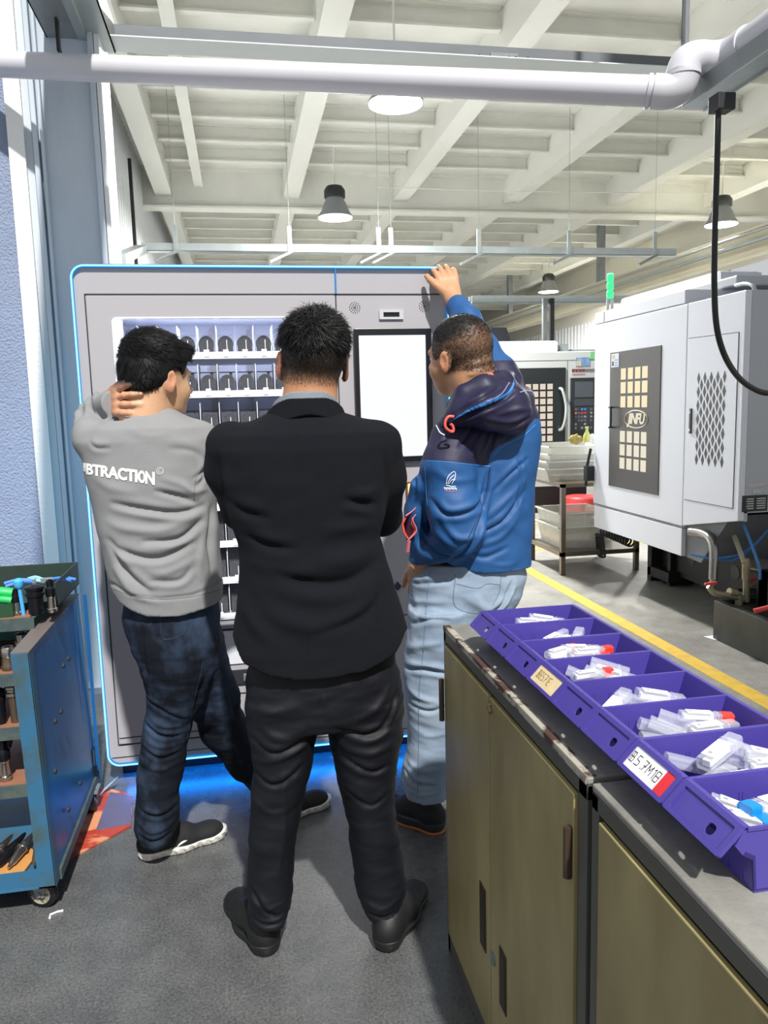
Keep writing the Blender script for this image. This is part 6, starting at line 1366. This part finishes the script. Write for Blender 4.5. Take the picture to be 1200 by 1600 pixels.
ribbon('print_ring', bs, ring_, .0016, M_let, p2, n=2, off=.0015); ribbon('print_ring_dot', bs, [(250+2.2*math.cos(t), 736.5+2.2*math.sin(t)) for t in np.linspace(0, 5, 9)], .0014, M_let, p2, n=2, off=.0015)
# jeans
F = Field((-.50, 2.2, .02), (.36, 3.0, 1.0), .005)
F.slices(rows_px([(930, 196, 340, .118), (960, 190, 344, .122), (1000, 203, 345, .125), (1030, 217, 341, .118), (1060, 225, 332, .10), (1095, 236, 318, .07), (1120, 245, 300, .05)], YG+.01, .12), .03)
Ll = rows_px([(1000, 208, 318, .10), (1042, 229, 322, .10), (1080, 229, 318, .095), (1110, 227, 308, .09), (1155, 220, 296, .084), (1197, 215, 290, .078), (1234, 212, 280, .074), (1260, 210, 281, .074), (1285, 209, 280, .074), (1305, 209, 274, .070), (1330, 217, 266, .062)], 2.46, .1)
F.slices(Ll, .02)
kr = [G(305, 1010, 2.47), G(332, 1090, 2.55), G(348, 1135, 2.60), G(385, 1190, 2.66), G(425, 1232, 2.72)]; F.chain(kr, (.095, .080, .074, .062, .056), .03)
hq = np.array(pix([(190, 1296), (208, 1308), (220, 1322), (242, 1330), (262, 1322), (275, 1302), (290, 1280), (330, 1240)], 2.40)); F.below(lambda x, y: np.where((x < -.20) & (y < 2.62), np.interp(x, hq[:, 0], hq[:, 1]), .02)+0*y)
V, Q = F.mesh(2)
jf = [([(228, 1090), (260, 1105), (290, 1120)], -.006, .008), ([(226, 1112), (255, 1128), (290, 1130)], .006, .008), ([(224, 1130), (255, 1145), (288, 1146)], -.007, .008), ([(222, 1150), (250, 1162), (286, 1158)], .006, .008), ([(220, 1168), (250, 1180), (284, 1172)], -.006, .008), ([(218, 1190), (250, 1198), (282, 1188)], .005, .008), ([(212, 1262), (245, 1272), (278, 1262)], -.008, .009),
      ([(212, 1285), (240, 1296), (276, 1282)], .008, .009), ([(214, 1303), (240, 1312), (270, 1300)], -.007, .008), ([(230, 965), (228, 1000), (232, 1050)], -.006, .008), ([(350, 1060), (370, 1090), (385, 1130)], .008, .010), ([(345, 1080), (362, 1110), (370, 1150)], -.007, .010), ([(325, 1040), (312, 1080), (300, 1120)], -.006, .009), ([(210, 1320), (240, 1322), (266, 1312)], .004, .006)]
V = folds(V, Q, YG-.02, jf); N = normals(V, Q); V = V+N*(wave(V, 28, 12, .0026, (1, 1, 1.8))+wave(V, 70, 13, .0010, (.5, .5, 2.2))*(V[:, 2] < .75))[:, None]
jo = mesh_obj('jeans', V, Q, M_jn, p2); bjn = bvh_of(V, Q); M_st = mat('navy_stitch', '#222c3c', .7)
ribbon('pocket_stitch', bjn, [(251, 968), (252, 993), (258, 999), (275, 996), (290, 986), (294, 966)], .002, M_st, p2, off=.0005); ribbon('side_seam', bjn, [(322, 970), (318, 1030), (300, 1110), (291, 1170)], .002, M_st, p2, off=.0003)
# shoes
M_shb = mat('black_knit_shoe', '#0f1012', .8, bump=.3, bscale=400); M_shw = mat('white_foam_sole', '#d9d6cd', .5, var=.15, vscale=30)
h2, t2_ = scale_to(PZ(216, 1345, 0), PZ(345, 1305, 0), .285)
s2, bsh, Ps = shoe(p2, h2, t2_, M_shb, M_shw, w=.047, sole_h=.030, tread=True)
ribbon('shoe_mark', bsh, [(273, 1331), (278, 1322), (285, 1316), (292, 1313)], .007, M_paper, s2, n=4, taper=True)
hb2, tb2 = PZ(415, 1287, 0), PZ(512, 1258, 0); hb2, tb2 = scale_to(hb2, tb2, .285); tb2 = PZ(510, 1256, 0); hb2 = tb2-(t2_-h2)/np.linalg.norm(t2_-h2)*.285
shoe(p2, hb2, tb2, M_shb, M_shw, w=.047, sole_h=.030, tread=True)
# body
HG = PY(246, 590, YG+.01); R2_ = Rz(math.radians(-53), math.radians(-6), math.radians(3))
F = Field((-.54, 2.16, .03), (.34, 3.06, 1.78), .0042)
W2 = add_head(F, HG, R2_, fat=1.02)
F.cone(PY(232, 612, YG-.01), PY(226, 655, YG-.01), .060, .070, .035)
F.slices([(z, x, y, hx*.80, hy*.78) for z, x, y, hx, hy in tors if z > 1.06 and z < 1.36], .03)
F.chain([G(150, 684, 2.44), G(152, 662, 2.55), G(153, 646, 2.63), G(162, 638, 2.54), G(174, 632, 2.455)], (.042, .038, .034, .030, .024), .02)
wr = G(168, 634, 2.455); add_hand(F, wr, G(190, 624, 2.345)-wr, (-.75, -.5, .1), (0, 0, 1), curls=(.30, .42, .5, .5), spread=.12, thumb=.3, fat=1.15)
F.chain([G(312, 692, 2.43), G(345, 745, 2.52), G(392, 785, 2.62), G(430, 760, 2.78), G(446, 746, 2.90)], (.042, .040, .034, .030, .024), .02)
wr = G(444, 748, 2.89); add_hand(F, wr, (.25, .6, .5), (-.2, -.7, .6), (-1, 0, 0), curls=(.2, .2, .2, .2))
leg_stub(F, [r for r in Ll if r[0] > .13]); F.chain(kr, (.066, .058, .05, .042, .036), .02); F.chain([kr[-1], hb2+(.02, .02, .07)], (.036, .032), .01); F.slices([(.98, -.22, YG, .12, .085), (.85, -.22, YG, .12, .09)], .03)
[add_foot(F, a_+(b_-a_)*.19, a_+(b_-a_)*.7, .03) for a_, b_ in ((h2, t2_), (hb2, tb2))]
V, Q = F.mesh(2); loc = (V-HG)@R2_; near = np.linalg.norm(loc, axis=1) < .16
side = sstep(.040, .030, loc[:, 1])*(loc[:, 2] > -.0-.3*np.clip(-loc[:, 1]-.01, 0, .2)); m_h = np.maximum(sstep(-.055, -.02, loc[:, 2])*(loc[:, 1] < -.035), sstep(0, .03, loc[:, 2])*sstep(.07, .05, loc[:, 1]))*near*np.where(np.abs(loc[:, 0]) > .082, 0, 1)
red = np.where((np.abs(loc[:, 0]) > .078) & near, .45, 0)+np.where((V[:, 0] < -.30) & (V[:, 2] > 1.45), .35, 0)
mesh_obj('body', V, Q, M_skin2, p2, {'mask': m_h, 'red': red}); eyes(p2, W2, R2_)
F = Field(HG-.17, HG+.17, .0035); F.ell(W2(0, -.014, .032), (.089, .104, .102), R2_, .01); F.ell(W2(0, -.062, -.012), (.066, .044, .052), R2_, .03); F.ell(W2(0, .055, .088), (.060, .045, .026), R2_, .03); F.ell(W2(0, -.03, .085), (.072, .075, .052), R2_, .03)
def hm2(x, y, z):
    l = (np.stack(np.broadcast_arrays(x, y, z), -1)-HG)@R2_; line = np.interp(l[..., 1], [-.2, -.05, -.02, .0, .03, .036, .06, .12], [-.062, -.056, -.03, .028, .030, .012, .058, .070]); return line-l[..., 2]
F.mask(hm2); V, Q = F.mesh(2); N = normals(V, Q); V = V+N*wave(V, 55, 18, .004)[:, None]; mesh_obj('hair', V, Q, M_hair, p2)
hair_strands(p2, V, Q, W2, HG, R2_, lambda l: (l[:, 2] > -.07) & ~((l[:, 1] > -.045) & (l[:, 2] < .055)), 12000, lambda l: .022+0*l[:, 2], lambda l: np.stack([l[:, 0]*3, .9+l[:, 2]*2, -.8-l[:, 2]*1.5], 1)*np.where(l[:, 2:3] > .05, np.array([[1, 1.3, .3]]), np.array([[1, .15, 1.2]])), M_hair, seed=4, lift=.22)
# =============================================================== PERSON 3 : blue jacket, right
YB = 2.42
p3 = empty('person', (.72, 2.5, 0), label='person in a blue and navy hooded jacket, one hand raised onto the machine top', cat='person')
M_skin3 = skin_mat('skin_person_c', '#b98a68', '#1d1813')
def jacket_mat():
    m = cloth('blue_navy_shell_fabric', '#1d5798', .6, .0, 300, .08, .05, spec=.45); nt = m.node_tree; L = nt.links; b = nt.nodes['Principled BSDF']
    at = nt.nodes.new('ShaderNodeAttribute'); at.attribute_name = 'mask'; r = nt.nodes.new('ShaderNodeValToRGB'); r.color_ramp.interpolation = 'CONSTANT'; r.color_ramp.elements[0].color = (*hexc('#194c82'), 1); r.color_ramp.elements[1].color = (*hexc('#1d1b38'), 1); r.color_ramp.elements[1].position = .5
    L.new(at.outputs['Fac'], r.inputs[0]); L.new(r.outputs[0], b.inputs['Base Color']); return m
M_jk = jacket_mat(); M_navy = cloth('navy_shell_fabric', '#1d1b38', .5, .0, 300, .08, .05, spec=.4); M_lj = cloth('light_wash_jeans', '#76899f', .85, .0, 600, .3, spec=.2, col2='#98a6b6', vs=4, thresh=(.35, .7))
M_or = mat('orange_red_lining', '#d8482f', .5); M_pipe = mat('blue_piping', '#2f78c0', .5); M_wpr = mat('white_reflective_print', '#dfe3ea', .5)
B = lambda x, y, Y=YB: PY(x, y, Y)
tors = rows_px([(612, 735, 812, .06), (625, 712, 826, .085), (642, 702, 834, .11), (665, 690, 839, .135), (690, 680, 838, .148), (720, 670, 835, .152), (760, 662, 830, .152), (800, 662, 827, .150), (840, 668, 825, .148), (870, 680, 823, .148), (900, 690, 821, .146)], YB+.04, .15)
F = Field((.50, 2.10, .92), (1.06, 3.04, 1.90), .005); F.slices(tors, .02, p=2.5)
F.chain([B(708, 682, 2.36), B(700, 730, 2.33), B(708, 790, 2.31), B(716, 828, 2.31)], (.068, .078, .078, .076), .03); F.chain([B(716, 832, 2.31), B(690, 860, 2.38), B(662, 873, 2.44)], (.074, .062, .050), .025)
F.chain([B(796, 640, 2.50), B(778, 590, 2.60), B(752, 545, 2.70)], (.075, .066, .060), .04); F.chain([B(752, 545, 2.70), B(728, 500, 2.82), B(716, 480, 2.89)], (.058, .052, .043), .02)
F.chain([B(655, 760, 2.36), B(648, 800, 2.40), B(650, 850, 2.42)], (.030, .035, .03), .03)
hb_ = np.array(pix([(630, 872), (660, 893), (697, 878), (727, 893), (770, 899), (818, 897), (840, 890)], YB-.1)); 
F.below(lambda x, y: np.interp(x, hb_[:, 0], hb_[:, 1])+0*y)
V, Q = F.mesh(2)
fl = [([(668, 775), (690, 800), (735, 790), (762, 765)], -.010, .010), ([(672, 730), (700, 748), (745, 745)], .006, .012), ([(665, 790), (672, 830), (700, 860)], -.010, .010), ([(680, 800), (705, 835), (742, 830)], .009, .011), ([(660, 830), (680, 865), (712, 868)], -.009, .009), ([(655, 845), (668, 872), (690, 880)], .007, .008), ([(766, 735), (752, 790), (725, 850), (700, 880)], -.014, .010),
      ([(772, 770), (800, 740), (832, 715)], -.006, .009), ([(755, 815), (795, 780), (828, 745)], .008, .011), ([(745, 838), (790, 812), (826, 765)], -.009, .010), ([(740, 855), (785, 840), (824, 790)], .007, .011), ([(735, 865), (760, 872), (800, 855)], -.005, .010), ([(812, 700), (815, 760), (808, 800)], -.006, .008), ([(710, 700), (730, 680), (748, 660)], -.006, .009), ([(730, 715), (750, 690), (765, 665)], .006, .009),
      ([(760, 720), (772, 690), (780, 665)], -.008, .008), ([(785, 690), (795, 670), (800, 655)], .005, .007), ([(690, 690), (710, 670), (725, 650)], -.004, .008), ([(760, 880), (790, 885), (815, 880)], .003, .008), ([(655, 730), (652, 765), (650, 785)], -.006, .007), ([(735, 480), (728, 500), (735, 520)], -.004, .006)]
V = folds(V, Q, YB-.12, fl); N = normals(V, Q); V = V+N*(wave(V, 24, 21, .0034, (1, 1, 1.2))+wave(V, 55, 22, .0010, (1, 1, .8)))[:, None]
yk = np.array(pix([(600, 712), (665, 720), (700, 722), (766, 729), (769, 709), (783, 697), (817, 680), (850, 655)], YB-.13)); bd = np.interp(V[:, 0], yk[:, 0], yk[:, 1]); navy = np.clip((V[:, 2]-bd)/.03+.5, 0, 1)*np.where((V[:, 2] > 1.60) & (V[:, 0] < 1.0), 0, 1)
navy = np.where((V[:, 1] > 2.62) & (V[:, 2] > 1.5), 0, navy)
mesh_obj('jacket', V, Q, M_jk, p3, {'mask': navy}); bjk = bvh_of(V, Q)
for nm, pl, wd, mt, of in (('yoke_seam', [(666, 720), (700, 722), (766, 729)], .003, M_pipe, .0004), ('sleeve_seam', [(766, 729), (756, 785), (730, 845)], .0025, M_navy, .0004), ('front_seam', [(664, 730), (666, 770), (668, 790)], .003, M_pipe, .0004), ('back_seam', [(772, 712), (784, 698), (817, 681), (836, 664)], .003, M_pipe, .0004)): ribbon(nm, bjk, pl, wd, mt, p3, off=of)
# emblem on the sleeve
for pl in ([(697, 756), (700, 745), (707, 738), (711, 738), (711, 746), (706, 756)], [(699, 756), (704, 747), (710, 742)], [(697, 758), (705, 760), (712, 760)], [(701, 756), (706, 750), (711, 750)]): ribbon('sleeve_emblem', bjk, pl, .0022, M_wpr, p3, n=4, off=.001)
for q in range(8): ribbon('emblem_lettering', bjk, [(694+q*2.5, 761.5), (695.6+q*2.5, 764.5+(q % 2))], .0028, M_wpr, p3, n=2, off=.001)
ribbon('emblem_underline', bjk, [(694, 767), (704, 768.5), (713, 768)], .002, mat('faint_red_print', '#b86a80', .5), p3, n=4, off=.001)
# hood lying on the shoulders
F = Field((.60, 2.14, 1.26), (1.06, 2.72, 1.64), .0042)
F.chain([B(707, 634, 2.34), B(728, 618, 2.29), B(756, 606, 2.29), B(784, 596, 2.36), B(796, 588, 2.46)], (.022, .030, .036, .032, .020), .03)
F.chain([B(696, 660, 2.32), B(720, 646, 2.27), B(755, 640, 2.24), B(795, 632, 2.28), B(815, 622, 2.38)], (.020, .030, .044, .050, .040), .04); F.chain([B(770, 655, 2.25), B(800, 655, 2.28), B(817, 645, 2.36)], (.035, .042, .035), .04)
V, Q = F.mesh(2); V = folds(V, Q, YB-.15, [([(700, 665), (740, 640), (775, 625), (800, 608)], -.012, .009), ([(705, 650), (740, 625), (780, 605)], -.006, .007), ([(745, 660), (790, 665), (825, 650)], -.008, .008), ([(760, 648), (800, 640), (832, 640)], .006, .008)]); N = normals(V, Q); V = V+N*wave(V, 30, 31, .002)[:, None]
hd = mesh_obj('hood', V, Q, M_navy, p3); bh = bvh_of(V, Q)
ribbon('hood_trim', bh, [(703, 659), (735, 640), (765, 628), (790, 617), (800, 606), (803, 594)], .011, M_pipe, hd, taper=True, off=.001); ribbon('hood_piping', bh, [(796, 598), (783, 616), (760, 628)], .003, mat('lilac_piping', '#7d84b8', .5), hd); ribbon('hood_piping', bh, [(812, 613), (822, 611), (832, 612)], .002, mat('pale_piping', '#b9bede', .5), hd)
b = MB(); o_ = np.array((0, -.02, 0)); pp = [cam_hit(bh, x, y)[0] for x, y in ((708, 651),)]; y0 = (pp[0][1] if pp[0] is not None else 2.28)-.012
b.tube([PY(x, y, y0) for x, y in bez_2] if 0 else bez([PY(x, y, y0) for x, y in ((709, 651), (701, 651), (696, 658), (696, 667), (702, 673), (708, 674), (708, 667), (704, 662))], 5), .0042, 8); b.build('drawcord', mat('coral_cord', '#e2574c', .5), hd, smooth=True)
b = MB(); b.tube(bez([PY(x, y, 2.30) for x, y in ((757, 592), (762, 586), (770, 586))], 5), .006, 8); b.build('cord_end', bpy.data.materials['coral_cord'], hd, smooth=True)
ribbon('chest_zip_mark', bjk, [(682, 665), (688, 676), (695, 680)], .0035, M_wpr, p3, n=4, off=.002)
# open front edge with orange lining and cord
b = MB(); rim = [(654, 788), (644, 799), (634, 806), (628, 818), (630, 832), (637, 843), (646, 836), (650, 828), (644, 818), (646, 806), (654, 798)]
C_ = PY(641, 819, 2.43); R0 = [PY(x, y, 2.36) for x, y in rim]; R1_ = [PY(x+2, y, 2.42) for x, y in rim]; R2r = [C_+(q-C_)*.5 for q in [PY(x, y, 2.46) for x, y in rim]]
n_ = len(rim); b.add(R0+R1_+R2r, [(i, (i+1) % n_, n_+(i+1) % n_, n_+i) for i in range(n_)]+[(n_+i, n_+(i+1) % n_, 2*n_+(i+1) % n_, 2*n_+i) for i in range(n_)]+[tuple(range(2*n_, 3*n_))])
o = b.build('orange_lining', M_or, p3, smooth=True); o.modifiers.new('th', 'SOLIDIFY').thickness = .004
b = MB(); b.tube(bez([PY(x, y, 2.355) for x, y in ((655, 787), (645, 798), (634, 806))], 5), .0022, 6); b.tube(bez([PY(x, y, 2.355) for x, y in ((654, 799), (645, 812), (651, 829), (638, 844))], 5), .002, 6); b.tube([PY(639, 845, 2.36), PY(637, 862, 2.37)], .006, 8); b.build('front_zip', mat('coral_zip', '#c9757c', .5), p3)
# jeans
F = Field((.48, 2.10, .05), (1.06, 2.85, 1.06), .005)
F.slices(rows_px([(872, 652, 812, .135), (900, 642, 820, .14), (930, 641, 812, .14), (960, 641, 796, .135), (990, 638, 778, .12)], YB+.04, .13), .03)
Ll = rows_px([(950, 640, 730, .115), (1000, 636, 735, .11), (1047, 630, 728, .10), (1068, 632, 724, .098), (1119, 639, 720, .09), (1176, 636, 712, .082), (1210, 628, 704, .080), (1243, 624, 699, .078), (1264, 626, 694, .074)], YB+.0, .1)
Lr = rows_px([(950, 735, 800, .11), (1000, 735, 806, .10), (1060, 738, 806, .09), (1130, 742, 804, .08), (1190, 745, 800, .075), (1225, 748, 798, .07)], YB+.18, .1)
F.slices(Ll, .02); F.slices(Lr, .03)
hj = np.array(pix([(615, 1236), (624, 1245), (645, 1257), (665, 1261), (695, 1257), (710, 1250)], YB-.08)); F.below(lambda x, y: np.where(x < .74, np.interp(x, hj[:, 0], hj[:, 1]), .1)+0*y)
V, Q = F.mesh(2)
lf = [([(645, 925), (672, 915), (705, 905)], -.006, .009), ([(640, 960), (665, 945), (700, 940)], .006, .010), ([(642, 985), (670, 965), (700, 965)], -.006, .009), ([(634, 1035), (655, 1010), (690, 1000)], .009, .012), ([(632, 1055), (660, 1045), (700, 1050)], -.010, .010), ([(635, 1072), (655, 1090), (690, 1095)], .008, .010), ([(640, 1105), (665, 1110), (700, 1100)], -.005, .009), ([(640, 1140), (670, 1150), (705, 1140)], .004, .010),
      ([(630, 1205), (648, 1225), (680, 1228)], -.008, .009), ([(634, 1190), (655, 1205), (690, 1200)], .006, .009), ([(626, 1235), (650, 1243), (690, 1240)], .004, .007), ([(735, 925), (760, 950), (790, 930)], .007, .011), ([(800, 905), (785, 940), (760, 960)], -.009, .009), ([(808, 915), (792, 935), (775, 962)], .006, .008), ([(720, 930), (745, 945), (760, 965)], .006, .012)]
V = folds(V, Q, YB-.08, lf); N = normals(V, Q); V = V+N*(wave(V, 26, 41, .0034, (1, 1, 1.5))+wave(V, 62, 42, .0011, (.6, .6, 1.8)))[:, None]
mesh_obj('jeans', V, Q, M_lj, p3); bl = bvh_of(V, Q); M_ls = mat('pale_stitch', '#5d7690', .7)
ribbon('back_pocket_edge', bl, [(712, 897), (710, 945), (740, 958), (752, 955)], .003, M_ls, p3, off=.0006); ribbon('pocket_flap', bl, [(713, 912), (745, 919), (762, 912), (782, 914)], .0025, M_ls, p3, off=.0006); ribbon('pocket_side', bl, [(783, 898), (780, 925), (770, 945)], .0025, M_ls, p3, off=.0006)
ribbon('side_seam', bl, [(672, 893), (666, 950), (661, 1020), (655, 1080), (654, 1170), (652, 1256)], .003, M_ls, p3, off=.0005)
# shoes
h3 = PZ(692, 1302, 0); d3 = np.array((-.62, .78, 0)); t3 = h3+d3*.285
M_gs = mat('grey_foam_sole', '#2c2e33', .5); M_gum = mat('gum_outsole', '#a5633d', .6)
s3, bs3, P3 = shoe(p3, h3, t3, mat('black_mesh_shoe', '#17191b', .8, bump=.5, bscale=260), M_gs, w=.050, sole_h=.042)
F = Field(np.minimum(h3, t3)-.08, np.maximum(h3, t3)+.08+(0, 0, .05), .0035); F.cone(P3(.14, 0, .0), P3(.5, 0, .0), .043, .044, .02); F.cone(P3(.5, 0, .0), P3(.86, 0, .0), .052, .045, .03); F.mask(lambda x, y, z: np.maximum(z-.008, .0005-z)); V, Q = F.mesh(1); mesh_obj('outsole', V, Q, M_gum, s3)
h4 = PZ(770, 1245, 0)+np.array((0, 0, 0)); t4 = h4+np.array((-.35, .93, 0))*.28; shoe(p3, h4, t4, bpy.data.materials['black_mesh_shoe'], M_gs, w=.05, sole_h=.04)
# body
HB = PY(719, 556, YB+.02); R3 = Rz(math.radians(37), math.radians(-2), math.radians(-8))
F = Field((.48, 2.10, .03), (1.06, 3.22, 2.05), .0042)
W3 = add_head(F, HB, R3, fat=1.06, sc=1.06)
F.cone(PY(742, 590, YB-.005), PY(757, 625, YB), .070, .078, .035); F.ell(PY(750, 566, YB-.055), (.042, .022, .013), Rz(.3, 0, -.30), .012); F.ell(PY(748, 580, YB-.06), (.040, .02, .012), Rz(.3, 0, -.30), .010)
F.slices([(z, x, y, hx*.82, hy*.80) for z, x, y, hx, hy in tors if z > 1.06 and z < 1.36], .03)
F.chain([B(712, 686, 2.38), B(704, 740, 2.34), B(716, 828, 2.32), B(690, 860, 2.385), B(652, 882, 2.44)], (.045, .045, .04, .036, .028), .02)
wr = B(655, 881, 2.435); add_hand(F, wr, (-.05, .25, -1), (-.8, -.5, 0), (-.5, .8, 0), curls=(.3, .3, .3, .3))
F.chain([B(792, 645, 2.50), B(776, 592, 2.60), B(752, 546, 2.70), B(728, 502, 2.82), B(708, 464, 2.945)], (.05, .045, .038, .034, .0275), .02)
wr = PY(706, 461, 2.95); kn = PY(697, 428, 3.005)
add_hand(F, wr, kn-wr, (-.05, -1, -.12), (-1, -.1, .25), ln=.18, curls=(.28, .24, .24, .3), spread=.10, thumb=.62, fat=1.28)
leg_stub(F, [r for r in Ll if r[0] > .14]); leg_stub(F, [r for r in Lr if r[0] > .12]); F.slices([(1.02, .78, YB+.04, .14, .10), (.85, .75, YB+.04, .14, .10)], .03)
add_foot(F, h3+d3*.05, h3+d3*.22, .032); add_foot(F, h4+(0, .05, 0), h4+(t4-h4)*.75, .032)
V, Q = F.mesh(2); loc = (V-HB)@R3; near = (np.linalg.norm(loc, axis=1) < .165)
m_h = sstep(-.058, -.03, loc[:, 2]+.25*np.clip(-loc[:, 1]-.05, 0, 1))*sstep(.062, .045, loc[:, 1]-.25*np.clip(loc[:, 2], 0, .1))*near*np.where(np.abs(loc[:, 0]) > .092, 0, 1); m_h *= np.where((loc[:, 2] < .0) & (loc[:, 1] > .0), sstep(.03, 0., loc[:, 1]), 1)
top = sstep(.03, .07, loc[:, 2]+.35*np.clip(loc[:, 1], -.1, .1)); m_h = m_h*(.66+.34*top)
red = np.where((np.abs(loc[:, 0]) > .0915) & near, .4, 0)
mesh_obj('body', V, Q, M_skin3, p3, {'mask': m_h, 'red': red}); eyes(p3, W3, R3)
kq = np.argwhere((m_h[Q].min(1) > .35) & near[Q].all(1)).ravel(); Vh, Qh = V, Q[kq]
hair_strands(p3, Vh, Qh, W3, HB, R3, keep_all, 14000, lambda l: .0045+.004*(l[:, 2] > .06), lambda l: np.stack([l[:, 0]*5, .6+l[:, 1]*3, -.3+0*l[:, 0]], 1), M_hair, name='hair', seed=7, lift=.6, wid=.00045)
